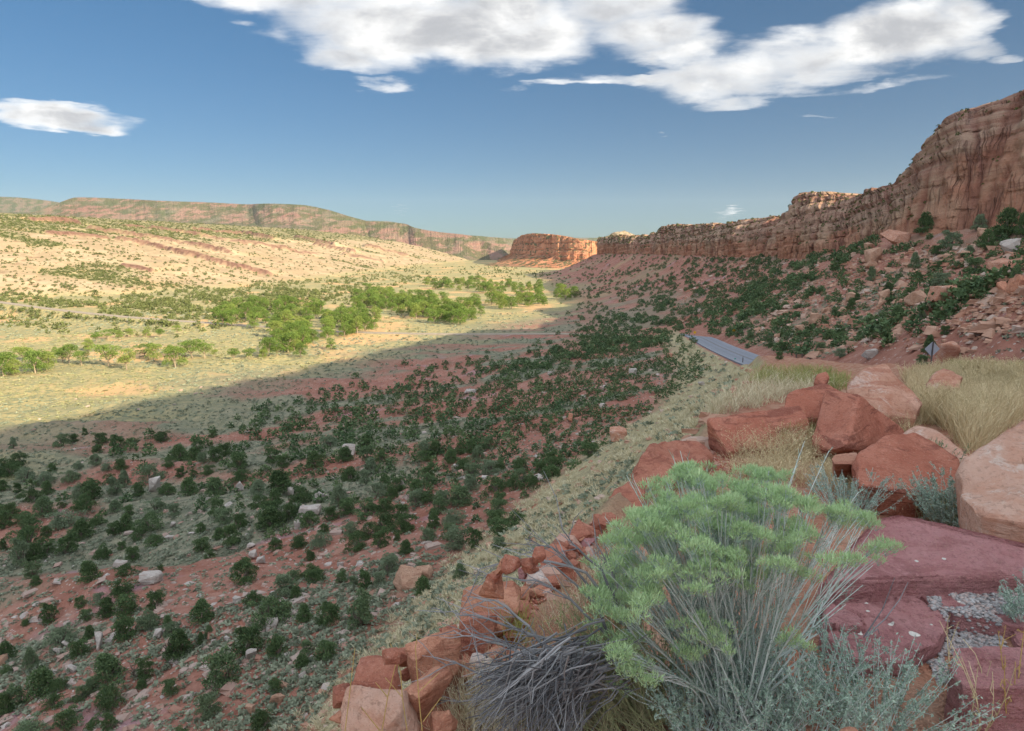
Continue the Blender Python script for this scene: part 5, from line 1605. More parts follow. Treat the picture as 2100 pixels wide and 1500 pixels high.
COT = [make_cottonwood(500 + i, w) for i, w in enumerate((0.85, 1.0, 1.2, 0.75, 1.05, 1.3))]
COT_LOW = [make_cottonwood(520 + i, w, 1) for i, w in enumerate((0.9, 1.05, 1.2, 1.0))]
cw = []
zc = lambda a, b, h: (a / 3.5, 560 + b / 3.5, h / 3.5)
for a, b, h in ((25, 740, 190), (110, 730, 130), (255, 720, 190), (335, 700, 160), (500, 655, 165), (585, 665, 120), (780, 675, 190), (910, 697, 180), (1050, 612, 120), (1105, 627, 135), (1260, 677, 175), (1385, 612, 150), (1470, 612, 130), (450, 640, 100),
                (640, 560, 100), (780, 482, 90), (935, 462, 70), (1150, 467, 80), (1050, 462, 65), (1270, 442, 75), (1680, 627, 105), (1790, 617, 85), (1890, 612, 75), (1990, 592, 115), (1540, 602, 60), (1930, 560, 90), (1330, 600, 120), (170, 640, 130), (690, 500, 90),
                (860, 470, 70), (1215, 590, 90), (2060, 560, 90), (-40, 700, 150), (60, 660, 110), (400, 600, 80)):
    cw.append((*zc(a, b, h), 1))
rgc = np.random.default_rng(77)


def in_poly(u, v, poly):
    c = np.zeros(len(u), bool)
    n = len(poly)
    for i in range(n):
        (x1, y1), (x2, y2) = poly[i], poly[(i + 1) % n]
        m = ((y1 > v) != (y2 > v))
        xi = (x2 - x1) * (v - y1) / (y2 - y1 + 1e-9) + x1
        c ^= m & (u < xi)
    return c


GROVES = [([(430, 650), (470, 628), (560, 622), (640, 630), (760, 640), (790, 672), (700, 690), (640, 700), (600, 708), (540, 672), (460, 668)], 84),
          ([(715, 612), (740, 598), (800, 598), (812, 610), (900, 616), (960, 622), (1150, 600), (1195, 606), (1160, 622), (1000, 636), (965, 662), (900, 664), (840, 655), (800, 640), (730, 630)], 110),
          ([(870, 585), (900, 577), (960, 576), (1050, 584), (1130, 590), (1160, 600), (1080, 606), (980, 600), (900, 594)], 46),
          ([(540, 690), (620, 700), (700, 712), (590, 740), (545, 730)], 10)]
for poly, n in GROVES:
    pa = np.array(poly, float)
    cu = rgc.uniform(pa[:, 0].min(), pa[:, 0].max(), 4000); cv_ = rgc.uniform(pa[:, 1].min(), pa[:, 1].max(), 4000)
    m = in_poly(cu, cv_, poly)
    got = []
    for u, v in zip(cu[m], cv_[m]):
        if all(abs(u - a) > 8 or abs(v - b) > 3.4 for a, b in got):
            got.append((u, v))
        if len(got) >= n:
            break
    for u, v in got:
        h = np.interp(v, [575, 600, 650, 700], [13, 19, 27, 34]) * rgc.uniform(.7, 1.25)
        cw.append((u, v + h * 0.12, h, 0))
g, ok = ground([c[0] for c in cw], [c[1] for c in cw])
for i, (u, v, h, single) in enumerate(cw):
    if not ok[i] or g[i][1] > 1600:
        continue
    k = g[i][1] / 1400 / (CP + ((750 - v) / 1400) * SP)
    H_ = h * k * (0.9 if single else 1.0)
    t = g[i]
    p0, p1 = pcts(t + np.array([0, 0, H_ / 2]))
    if single:
        lab = f"sunlit cottonwood with bare lower trunk by the wash, {p0}% across, {p1}% down the photo"
    else:
        lab = f"bright green cottonwood in the sunlit grove, {p0}% across, {p1}% down the photo"
    if lab in used_lab:
        lab = lab.replace("cottonwood", "leafy cottonwood", 1)
    if lab in used_lab:
        lab = lab.replace("leafy cottonwood", "crowded cottonwood", 1)
    used_lab.add(lab)
    root = thing("cottonwood_tree", lab, "tree", loc=(t[0], t[1], t[2] - 0.05), group="cottonwoods along the wash" if single else "cottonwood groves")
    root.rotation_euler[2] = random.uniform(0, 6.28)
    s = H_ * random.uniform(.9, 1.25)
    root.scale = (s, s, H_)
    cr, tr = random.choice((COT + COT_LOW) if single else COT_LOW)
    for nm, me in (("crown", cr), ("trunk", tr)):
        o = bpy.data.objects.new(nm, me); COL.objects.link(o); o.parent = root


# ------------------------------------------------------------------ what nobody could count
def clump_templates(seed, n, k, size, flat=0.6, aspect=.6):
    out = []
    rg = np.random.default_rng(seed)
    for i in range(k):
        g = Geo()
        d = rg.normal(size=(n, 3)); d /= np.linalg.norm(d, axis=1)[:, None]; d[:, 2] = np.abs(d[:, 2])
        p = d * np.array([.5, .5, flat]) * (.6 + .45 * rg.uniform(size=(n, 1)))
        g.leaves(p, rg.uniform(size * .7, size * 1.3, n), rg, aspect=aspect, nrm=d, mixn=.5, a=rg.uniform(0, 1, n), axis=d + np.array([0, 0, .5]), amix=.5)
        out.append(g.arrays())
    return out


def stuff(name, arrs, mat, smooth=False):
    v, q, a = arrs
    o = build_mesh(name, v, q, mat=mat, smooth=smooth, attrs=dict(vary=a))
    return tag(o, kind="stuff")


def px_scatter(n, u0, u1, v0, v1, rg):
    u = rg.uniform(u0, u1, n); v = rg.uniform(v0, v1, n)
    g, ok = ground(u, v)
    return u[ok], v[ok], g[ok]


rgs = np.random.default_rng(5)
# far junipers: remaining valley ones, talus, far valley, slickrock
T_far = clump_templates(31, 95, 5, .23, 1.0)
P_, S_ = [], []
if jrest:
    g, ok = ground([q[0] for q in jrest], [q[1] for q in jrest])
    for i, q in enumerate(jrest):
        if ok[i]:
            k = g[i][1] / 1400
            P_.append(g[i]); S_.append((q[2] * k, q[2] * k, q[3] * k * .95))
# talus and dark apron under the ridge
u, v, g = px_scatter(15000, 1000, 2140, 455, 760, rgs)
zn = zones(g[:, 0], g[:, 1])
w = zn['tal'] * (g[:, 1] > 60) * (zn['base'] > 3) * np.where(g[:, 1] > 300, 1.0, np.interp(u, [1300, 1500, 1800, 2100], [.8, .36, .17, .16]))
w = np.maximum(w, sstep(g[:, 0] - np.interp(g[:, 1], [200, 400, 700, 1200], [-20, 20, 50, 60]), 0, 45) * (g[:, 1] > 220) * (1 - zn['road']) * 0.95)
w = w * sstep(0.5 + 0.5 * fbm2(u / 40, v / 14, 3, 211), 0.22, 0.6) * (1 - zn['emb'] * 0.8) * (1 - zn['road'])
m = (rgs.uniform(size=len(u)) < w) & (g[:, 1] < 1500)
for p in g[m]:
    h = rgs.uniform(1.0, 3.0) * (0.75 if p[1] < 200 else 1.0); wd = h * rgs.uniform(.9, 1.5)
    P_.append(p); S_.append((wd, wd, h * .9))
# green belt at the foot of the slickrock, far valley floor
u, v, g = px_scatter(26000, 0, 1130, 543, 720, rgs)
zn = zones(g[:, 0], g[:, 1])
belt = np.exp(-((v - np.interp(u, [0, 300, 500, 700, 850, 1000], [628, 624, 610, 592, 566, 556])) / np.interp(u, [0, 500, 900], [30, 34, 13])) ** 2) * np.interp(u, [0, 250, 450, 1000], [.55, .75, 1, .85])
belt = np.maximum(belt, sstep(v, 566, 548) * (u > 700) * .9)
belt = belt * sstep(.5 + .5 * fbm2(u / 60, v / 12, 3, 221), .25, .62) * (1 - zn['rock'] * .75)
m = (rgs.uniform(size=len(u)) < belt) & (zn['road'] < .2) & (g[:, 1] < 2300)
belt_P = g[m]; belt_S = []
for p in belt_P:
    h = rgs.uniform(1.2, 3.6); wd = h * rgs.uniform(1.0, 1.7); belt_S.append((wd, wd, h))
# slickrock shrubs
u, v, g = px_scatter(24000, 0, 1000, 440, 610, rgs)
zn = zones(g[:, 0], g[:, 1])
vg = sstep(fbm2(g[:, 0] / 120, g[:, 1] / 60, 4, 75) + 1.0 * sstep(zn['rise'], 52, 88) - 0.15, 0.0, 0.45)
w = zn['rock'] * (0.13 + 1.1 * vg) * (1 - zn['scarp'])
m = (rgs.uniform(size=len(u)) < w) & (g[:, 1] < 3200)
for p in g[m]:
    h = rgs.uniform(1.0, 2.8) * np.interp(p[1], [700, 2500], [.9, 1.9]); wd = h * rgs.uniform(1.0, 2.0)
    belt_S.append((wd, wd, h * .9)); belt_P = np.concatenate([belt_P, p[None]])
m_belt = leaf_mat("olive_shrub", (0.075, 0.095, 0.035), (0.135, 0.155, 0.055), None, objvar=0)
stuff("juniper_woodland", scatter_copies(T_far, np.array(P_) - np.array([0, 0, .1]), np.array(S_), rgs), m_jun_far)
T_belt = clump_templates(33, 36, 4, .36, .9)
stuff("shrub_thicket", scatter_copies(T_belt, belt_P - np.array([0, 0, .1]), np.array(belt_S), rgs), m_belt)

# bushes on the ledges of the long ridge and along its top
Nv = RV.reshape(-1, 3); nrow, ncol = RV.shape[:2]
dr_ = np.gradient(RV, axis=0); up = np.abs(dr_[..., 2]) / (np.linalg.norm(dr_[..., :2], axis=-1) + 1e-6)
tier = RF
wgt = (up < 0.9) * ((tier > 1.4) & (tier < 4.05)) * 1.0 + ((tier > 3.98) & (tier < 4.25)) * 0.5
wgt = wgt * (RV[..., 1] > 120) * np.interp(RV[..., 1], [120, 260, 1200], [0.25, .6, 1.2])
pr = (wgt / wgt.sum()).ravel()
idx = rgs.choice(len(pr), 2600, p=pr, replace=False)
pp = Nv[idx]
hs = rgs.uniform(.4, 1.3, len(pp)) * np.interp(pp[:, 1], [150, 400, 1000], [.75, 1.1, 1.5])
stuff("cliff_shrubs", scatter_copies(clump_templates(35, 26, 3, .38, .9), pp - np.array([0, 0, .15]), np.stack([hs * 1.3, hs * 1.3, hs], 1), rgs), m_belt)
idx = rgs.choice(len(pr), 700, p=(((tier < 1.25) & (tier > .6) & (RV[..., 1] > 130)) * 1.0).ravel() / ((tier < 1.25) & (tier > .6) & (RV[..., 1] > 130)).sum(), replace=False)

# sage and low brush of the flats
u, v, g = px_scatter(34000, -10, 1500, 630, 1500, rgs)
zn = zones(g[:, 0], g[:, 1])
nzz = fbm2(g[:, 0] / 38, g[:, 1] / 16, 4, 71)
flat = sstep(zn['e'] + 35 * nzz + 0.4 * np.clip(g[:, 1] - 230, 0, 400), 95, 170)
w = zn['vall'] * np.clip(flat + (1 - flat) * (0.22 + sstep(nzz + .2, .1, .4)), 0, 1) * (1 - zn['road'])
m = (rgs.uniform(size=len(u)) < w) & (g[:, 1] < 520)
gp = g[m]
sc = rgs.uniform(.35, 1.0, len(gp)) * np.interp(gp[:, 1], [30, 150, 300, 520], [.6, .8, 1.5, 2.5])
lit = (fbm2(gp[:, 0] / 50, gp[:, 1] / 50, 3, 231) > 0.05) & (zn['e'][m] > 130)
T_sage = clump_templates(37, 18, 4, .42, .62)
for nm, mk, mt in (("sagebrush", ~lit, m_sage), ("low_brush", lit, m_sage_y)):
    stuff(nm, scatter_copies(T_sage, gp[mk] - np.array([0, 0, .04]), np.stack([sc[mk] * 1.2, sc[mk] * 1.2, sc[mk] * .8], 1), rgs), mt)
# grey-green clumps on talus and cut bank
u, v, g = px_scatter(5200, 1380, 2140, 560, 780, rgs)
zn = zones(g[:, 0], g[:, 1])
m = (rgs.uniform(size=len(u)) < zn['tal'] * (0.35 + 0.65 * sstep(fbm2(g[:, 0] / 25, g[:, 1] / 25, 4, 73), -.2, .3)) * (1 - .6 * zn['cut'])) & (zn['road'] < .1) & (g[:, 1] < 420)
gp = g[m]; sc = rgs.uniform(.35, 1.0, len(gp)) * np.interp(gp[:, 1], [40, 120, 400], [.6, .9, 1.7])
stuff("sagebrush", scatter_copies(T_sage, gp - np.array([0, 0, .04]), np.stack([sc * 1.2, sc * 1.2, sc * .8], 1), rgs), m_sage)

# loose stones of the talus and valley side
def stone_templates(seed, k):
    out = []
    base = np.array([[x, y, z] for z in (0, 1) for y in (-.5, .5) for x in (-.5, .5)], float)
    q = np.array([[0, 2, 3, 1], [4, 5, 7, 6], [0, 1, 5, 4], [1, 3, 7, 5], [3, 2, 6, 7], [2, 0, 4, 6]])
    rg = np.random.default_rng(seed)
    for i in range(k):
        b = base + rg.normal(size=base.shape) * .17
        b[4:, :2] *= rg.uniform(.35, .8); b[:, 2] *= .6
        out.append((b, q, np.full(8, rg.uniform())))
    return out


def stone_mat(name, cs):
    m, N = material(name)
    v = N.attr('vary')
    c = N.mix(N.ss(v, .2, .5), cs[0], cs[1]); c = N.mix(N.ss(v, .55, .8), c, cs[2])
    p = N.pos()
    c = N.mix(N.math('MULTIPLY', N.ss(N.noise(p, 1.2, 4, .7), .45, .7), .5), c, cs[0])
    N.surf(c, .93, N.bump(N.noise(p, 3.0, 5, .7), .6, .1), spec=.1)
    return m


T_stone = stone_templates(41, 9)
m_st_tal = stone_mat("talus_stone", ((0.34, 0.17, 0.115), (0.44, 0.27, 0.195), (0.48, 0.38, 0.32)))
m_st_val = stone_mat("valley_stone", ((0.33, 0.18, 0.135), (0.37, 0.28, 0.24), (0.44, 0.40, 0.37)))
u, v, g = px_scatter(9000, 1380, 2140, 500, 770, rgs)
zn = zones(g[:, 0], g[:, 1])
m = (rgs.uniform(size=len(u)) < zn['tal'] * (.4 + .6 * sstep(fbm2(g[:, 0] / 18, g[:, 1] / 18, 3, 241), -.2, .3))) & (zn['road'] < .05) & (zn['base'] > 0)
gp = g[m]; sc = .16 + rgs.exponential(.42, len(gp)) * np.interp(gp[:, 1], [40, 120, 400], [.45, .9, 1.6]); sc = np.minimum(sc, 2.4)
stuff("talus_stones", scatter_copies(T_stone, gp - np.array([0, 0, .08]) * sc[:, None], np.stack([sc * 1.25, sc, sc * .8], 1), rgs), m_st_tal)
u, v, g = px_scatter(9000, -10, 1480, 740, 1500, rgs)
zn = zones(g[:, 0], g[:, 1])
near_toe = np.exp(-zn['e'] / 60)
m = (rgs.uniform(size=len(u)) < zn['vall'] * (.06 + .62 * near_toe) * sstep(fbm2(g[:, 0] / 16, g[:, 1] / 10, 3, 251), -.35, .25) * (1 - flat.mean() * 0)) & (g[:, 1] < 260)
gp = g[m]; sc = .10 + rgs.exponential(.20, len(gp)) * np.interp(gp[:, 1], [25, 80, 250], [.7, 1.1, 2.2]); sc = np.minimum(sc, .9)
stuff("valley_stones", scatter_copies(T_stone, gp - np.array([0, 0, .06]) * sc[:, None], np.stack([sc * 1.4, sc, sc * .6], 1), rgs), m_st_val)

# bunch grass and sage on the fill slope
def tuft_templates(seed, k, n, w=.03, spread=.5, lean=.5):
    out = []
    rg = np.random.default_rng(seed)
    for i in range(k):
        g = Geo()
        a = rg.uniform(0, 6.28, n); r = .10 * np.sqrt(rg.uniform(size=n))
        b = np.stack([r * np.cos(a), r * np.sin(a), np.zeros(n)], 1)
        s = rg.uniform(.15, 1, n) * spread
        t = np.stack([s * np.cos(a), s * np.sin(a), rg.uniform(.55, 1, n) * (1 - lean * s)], 1)
        g.blades(b, t, w * rg.uniform(.6, 1.2, n), rg, bend=.22, a=rg.uniform(0, 1, n))
        out.append(g.arrays())
    return out


u, v, g = px_scatter(24000, 520, 1760, 690, 1500, rgs)
zn = zones(g[:, 0], g[:, 1])
m = (rgs.uniform(size=len(u)) < zn['emb'] * (.55 + .45 * sstep(fbm2(g[:, 0] / 7, g[:, 1] / 7, 3, 261), -.4, .2))) & (zn['road'] < .1) & (g[:, 1] > 7) & (zn['crest'] < -.8)
gp = g[m]
sage_here = rgs.uniform(size=len(gp)) < np.clip(.20 + .4 * fbm2(gp[:, 0] / 9, gp[:, 1] / 9, 3, 263), 0.05, .8)
ds = np.interp(gp[:, 1], [3, 12, 30, 60, 200], [.16, .26, .42, .55, .95])
sc = rgs.uniform(.7, 1.45, len(gp)) * ds * 1.15
stuff("bunch_grass", scatter_copies(tuft_templates(43, 5, 26, w=.055, spread=.75, lean=.55), gp[~sage_here] - np.array([0, 0, .03]), np.stack([sc, sc, sc * .85], 1)[~sage_here], rgs), m_bunch)
stuff("sagebrush", scatter_copies(T_sage, gp[sage_here] - np.array([0, 0, .03]), np.stack([sc * 1.15, sc * 1.15, sc * .8], 1)[sage_here], rgs), m_sage)
m = (rgs.uniform(size=len(u)) < zn['emb'] * .16) & (g[:, 1] > 6)
gp = g[m]; sc = rgs.uniform(.1, .5, len(gp)) * np.interp(gp[:, 1], [5, 40, 200], [.5, 1, 2.0])
stuff("slope_stones", scatter_copies(T_stone, gp, np.stack([sc * 1.3, sc, sc * .6], 1), rgs), m_st_tal)

# ------------------------------------------------------------------ plants close to the camera
def gz1(u, v, dflt=-1.75):
    g, ok = ground([u], [v], ymin=1.0, ymax=60)
    return g[0]


def stem_curve(b, d, L, rg, curve=0.15, n=6, droop=0.0):
    """gently curving stem from b along d"""
    t = np.linspace(0, 1, n)[:, None]
    side = rg.normal(size=3) * curve
    up = np.array([0, 0, 1.0]) * curve * 0.8
    p = b + d * L * t + (side * t * (1 - t) + up * t * t * 0.6) * L
    p[:, 2] -= droop * L * t[:, 0] ** 2
    return p


# --- the big rabbitbrush
rg = np.random.default_rng(303)
root_p = gz1(1505, 1478)
RB = thing("rabbitbrush", "big grey-stemmed rabbitbrush with bright green flower heads in the right foreground", "shrub", loc=root_p)
st, lf, hd = Geo(), Geo(), Geo()
# aim points: head positions in the photo, given at distances round the bush
ends = []
Yb = root_p[1]


def rb_region(n, fn):
    k = 0
    while k < n:
        u, v = fn()
        y = Yb + rg.uniform(-.28, .5)
        ends.append((u, v, y)); k += 1


def crown_top(u):
    return np.interp(u, [1215, 1240, 1290, 1340, 1400, 1470, 1530, 1600, 1680, 1730, 1790], [1300, 1130, 1050, 1005, 975, 965, 955, 950, 950, 985, 1060])


for _ in range(195):
    u = rg.uniform(1225, 1780)
    dpt = rg.exponential(85)
    dpt = dpt if rg.uniform() < .72 else rg.uniform(40, 340)
    v = crown_top(u) + 12 + min(dpt, 330) + 26 * math.sin(u / 23.0) + 18 * math.sin(u / 61.0 + 1)
    keepp = np.interp(u, [1225, 1400, 1600, 1700, 1780], [1, 1, .85, .35, .15]) * np.interp(v, [950, 1150, 1350], [1, .9, .45])
    if rg.uniform() < keepp:
        ends.append((u, v, Yb + (rg.uniform(-.3, .45) if dpt < 120 else rg.uniform(-.42, 0))))
ends += [(1282, 1305, Yb - .15), (1255, 1300, Yb - .1), (1300, 1300, Yb - .12), (1395, 1335, Yb - .2), (1265, 1405, Yb - .1), (1812, 1108, Yb + .1), (1795, 1120, Yb + .05), (1240, 1235, Yb), (1262, 1150, Yb), (1250, 1170, Yb + .1)]
for (u, v, y) in ends:
    e = P(u, v, y) - root_p
    b = np.array([rg.normal() * .05 + .10 * np.clip(e[0], -1, 1), rg.normal() * .05, -0.02])
    d = e - b; L = np.linalg.norm(d)
    n = 8
    t = np.linspace(0, 1, n)[:, None]
    bow = np.array([-.10 * e[0], -.10 * e[1], -.02]) + rg.normal(size=3) * .02
    pts = b + d * t + bow * np.sin(t * math.pi) + rg.normal(size=(n, 3)) * .004 * t
    st.tube(pts, np.linspace(.0042, .0016, n), 4, a=rg.uniform(.2, .9))
    # side branchlets near the top, each with a head
    nb = rg.integers(3, 6)
    tops = [pts[-1]]
    for k in range(nb):
        tt = rg.uniform(.62, .93); i = int(tt * (n - 1)); s = pts[i]
        ee = pts[-1] + np.array([rg.normal() * .034, rg.normal() * .034, -abs(rg.normal()) * .016])
        st.tube(np.stack([s, (s + ee) / 2 + rg.normal(size=3) * .006, ee]), [.0016, .0013, .001], 3, a=rg.uniform(.3, 1))
        tops.append(ee)
    green = rg.uniform() < (0.93 if u < 1600 else .7)
    for tp in tops:
        # domed flower head: many short fine sprigs on a tuft of hair-thin branchlets
        R_h = rg.uniform(.020, .034)
        m = int(115 * R_h / .027)
        dd = rg.normal(size=(m, 3)); dd /= np.linalg.norm(dd, axis=1)[:, None]; dd[:, 2] = np.abs(dd[:, 2])
        rad = rg.uniform(.25, 1, (m, 1)) ** .6
        c0 = tp + dd * rad * R_h * np.array([1.15, 1.15, .75]) - np.array([0, 0, .012])
        tip = c0 + (dd * .6 + np.array([0, 0, .6]) + rg.normal(size=(m, 3)) * .3) * rg.uniform(.007, .015, (m, 1))
        hd.blades(c0, tip, .0021, rg, bend=.1, a=np.clip(rg.uniform(0, .5, m) + .5 * rad[:, 0] * dd[:, 2] + .1, 0, 1))
        k = 12; ii_ = rg.integers(0, m, k)
        lf.blades(np.tile(tp - np.array([0, 0, .03]), (k, 1)), c0[ii_], .0014, rg, bend=.15, a=rg.uniform(.3, 1, k))
    # narrow leaves along the stem
    m = int(95 * L / .8)
    tt = rg.uniform(.22, .97, m); ii = tt * (n - 1); i0 = np.floor(ii).astype(int).clip(0, n - 2); fr = (ii - i0)[:, None]
    bb = pts[i0] * (1 - fr) + pts[i0 + 1] * fr
    ax = d / L
    out = rg.normal(size=(m, 3)); out /= np.linalg.norm(out, axis=1)[:, None]
    tip = bb + (ax * .75 + out * .6) * rg.uniform(.022, .050, (m, 1))
    lf.blades(bb, tip, .0024, rg, bend=.18, a=rg.uniform(0, 1, m))
# bare stems that show at the left edge and right, above the mass
for (u, v) in [(1285, 975), (1300, 985), (1325, 980), (1395, 925), (1380, 935), (1410, 940), (1650, 905), (1700, 925), (1640, 930), (1760, 1010), (1790, 1160), (1745, 1040), (1770, 1200), (1735, 1240), (1240, 1060), (1225, 1100)]:
    e = P(u, v, Yb + rg.uniform(.1, .5)) - root_p
    b = np.array([.08 * e[0], rg.normal() * .04, 0])
    n = 8; t = np.linspace(0, 1, n)[:, None]
    pts = b + (e - b) * t + np.array([-.1 * e[0], 0, 0]) * np.sin(t * math.pi)
    st.tube(pts, np.linspace(.004, .0012, n), 4, a=.8)
    m = 46
    tt = rg.uniform(.35, 1, m); ii = tt * (n - 1); i0 = np.floor(ii).astype(int).clip(0, n - 2); fr = (ii - i0)[:, None]
    bb = pts[i0] * (1 - fr) + pts[i0 + 1] * fr
    out = rg.normal(size=(m, 3)); out /= np.linalg.norm(out, axis=1)[:, None]
    lf.blades(bb, bb + (e / np.linalg.norm(e) * .8 + out * .5) * rg.uniform(.02, .045, (m, 1)), .0024, rg, bend=.15, a=rg.uniform(.2, 1, m))
# woody base
for k in range(20):
    a = rg.uniform(0, 6.28); e = np.array([.26 * math.cos(a), .16 * math.sin(a), rg.uniform(.15, .42)]) * rg.uniform(.6, 1.1)
    st.tube(np.stack([np.array([rg.normal() * .04, rg.normal() * .03, -.02]), e * .5 + rg.normal(size=3) * .02, e]), [.0075, .0055, .003], 5, a=rg.uniform(0, .35))
st.build("stems", m_rb_stem, parent=RB); lf.build("leaves", m_rb_leaf, parent=RB); hd.build("flower_heads", m_rb_head, parent=RB)


# --- leafy upright shrubs: saltbush and the like
def leafy_bush(name, label, u, v, height, spread, nst, mats, seed, leaf=.014, leafn=60, lean=(0, 0), cat="shrub", group=None, lw=.38, r0=.0022, base=None, sway=.12):
    rg = np.random.default_rng(seed)
    p = gz1(u, v) if base is None else np.asarray(base, float)
    R = thing(name, label, cat, loc=p, group=group)
    s, l = Geo(), Geo()
    for k in range(nst):
        a = rg.uniform(0, 6.28); rr_ = math.sqrt(rg.uniform())
        b = np.array([math.cos(a), math.sin(a), 0]) * spread * .35 * rr_
        d = np.array([math.cos(a) * rr_ * spread * .75 + lean[0], math.sin(a) * rr_ * spread * .75 + lean[1], height * rg.uniform(.6, 1.05)])
        L = np.linalg.norm(d); d = d / L
        pts = stem_curve(b, d, L, rg, curve=sway, n=6)
        s.tube(pts, np.linspace(r0, r0 * .4, 6), 3, a=rg.uniform())
        twigs = [pts]
        for j in range(3):
            i = rg.integers(1, 5); e = pts[i] + (d * .7 + rg.normal(size=3) * .35) * L * rg.uniform(.15, .32)
            tw = np.stack([pts[i], (pts[i] + e) / 2 + rg.normal(size=3) * .006, e]); s.tube(tw, [r0 * .6, r0 * .45, r0 * .3], 3, a=rg.uniform()); twigs.append(tw)
        for tw in twigs:
            m = max(4, int(leafn * (1 if tw is pts else .4)))
            tt = rg.uniform(.15, 1, m) ** .8 * (len(tw) - 1); i0 = np.floor(tt).astype(int).clip(0, len(tw) - 2); fr = (tt - i0)[:, None]
            bb = tw[i0] * (1 - fr) + tw[i0 + 1] * fr
            l.leaves(bb + rg.normal(size=(m, 3)) * leaf * .35, leaf * rg.uniform(.6, 1.3, m), rg, aspect=lw, axis=np.tile(d, (m, 1)), amix=.35, a=rg.uniform(0, 1, m))
    s.build("stems", mats[0], parent=R); l.build("leaves", mats[1], parent=R)
    return R


sm = (m_rb_stem, m_salt)
leafy_bush("saltbush", "wide grey-green saltbush filling the bottom right, in front of the spotted slab", 1800, 1500, .25, .34, 62, sm, 41, leaf=.013, leafn=55)
leafy_bush("saltbush", "grey-green saltbush at the bottom edge right of the rabbitbrush base", 1660, 1505, .30, .28, 56, sm, 42, leaf=.013, leafn=55)
leafy_bush("saltbush", "small saltbush under the rabbitbrush at the bottom edge", 1560, 1512, .26, .22, 40, sm, 44, leaf=.013, leafn=50)
leafy_bush("saltbush", "pale saltbush sprigs at the lower left of the rabbitbrush base", 1430, 1506, .24, .24, 36, sm, 45, leaf=.014, leafn=50)
leafy_bush("saltbush", "bushy grey-green saltbush behind the purple slab, against the big pale boulder", 1960, 1085, .40, .42, 80, sm, 46, leaf=.020, leafn=60)
leafy_bush("saltbush", "grey-green saltbush at the right edge under the big pale boulder", 2085, 1105, .36, .36, 56, sm, 47, leaf=.020, leafn=60)
leafy_bush("saltbush", "pale green saltbush at the right edge beside the gravel patch", 2110, 1290, .20, .14, 20, sm, 48, leaf=.014, leafn=50)
leafy_bush("saltbush", "yellow-green saltbush left of the rabbitbrush, behind the dead twigs", 1310, 1440, .36, .26, 56, (m_broom, leaf_mat("yellow_saltbush_leaf", (0.20, 0.27, 0.10), (0.34, 0.40, 0.18), None, objvar=0)), 49, leaf=.010, leafn=60, lean=(-.10, .05))
leafy_bush("saltbush", "pale feathery saltbush behind the rabbitbrush, left of the rim rubble's top", 1290, 1235, .30, .24, 40, (m_rb_stem, m_rb_leaf), 50, leaf=.014, leafn=40)
leafy_bush("saltbush", "grey-green saltbush behind the rabbitbrush near the grass below the curved boulder", 1740, 1060, .34, .36, 60, (m_rb_stem, m_rb_leaf), 51, leaf=.016, leafn=46)
leafy_bush("green_shrub", "lone upright green shrub in front of the curved red boulder", 1905, 1012, .52, .26, 34, (m_rb_leaf, leaf_mat("green_shrub_leaf", (0.10, 0.19, 0.075), (0.20, 0.30, 0.13), None, objvar=0)), 52, leaf=.030, leafn=60, lw=.18, r0=.004)
leafy_bush("golden_plant", "thin golden branching stalk at the bottom right corner", 2085, 1500, .42, .20, 9, (m_gold, m_gold), 53, leaf=.009, leafn=14, r0=.003)
leafy_bush("golden_plant", "pale curving dry stalks before the dark front face of the nearest slab", 1990, 1505, .36, .16, 8, (m_straw, m_straw), 54, leaf=.008, leafn=10, r0=.0026, sway=.5)


# --- broom: wiry brownish stems left of the rabbitbrush
def wiry(name, label, u, v, n, mat, seed, L, dirs, spread=.10, r=.0014, curve=.2, droop=.0, cat="shrub", base=None, part="stems"):
    rg = np.random.default_rng(seed)
    p = gz1(u, v) if base is None else np.asarray(base, float)
    R = thing(name, label, cat, loc=p)
    g = Geo()
    for k in range(n):
        d = np.array(dirs[rg.integers(len(dirs))], float) + rg.normal(size=3) * .28; d[2] = max(d[2], -.1); d /= np.linalg.norm(d)
        b = np.array([rg.normal() * spread, rg.normal() * spread, 0])
        LL = L * rg.uniform(.45, 1.1)
        pts = stem_curve(b, d, LL, rg, curve=curve, n=6, droop=droop)
        g.tube(pts, np.linspace(r, r * .4, 6), 3, a=rg.uniform())
        for j in range(2):
            i = rg.integers(2, 5); e = pts[i] + (d + rg.normal(size=3) * .4) * LL * .22
            g.tube(np.stack([pts[i], (pts[i] + e) / 2, e]), [r * .7, r * .5, r * .3], 3, a=rg.uniform())
    g.build(part, mat, parent=R)
    return R


wiry("broom_shrub", "wiry brown broom shrub between the dead twigs and the rabbitbrush", 1330, 1480, 330, m_broom, 61, .50, [(-.55, .1, .8), (-.35, .2, .9), (-.75, .2, .55)], spread=.09)
wiry("broom_shrub", "pale brown wiry shrub at the bottom edge beside the dead twigs", 1215, 1500, 240, m_broom, 62, .36, [(-.3, .2, .9), (.1, .2, .9), (-.6, .1, .7)], spread=.10)

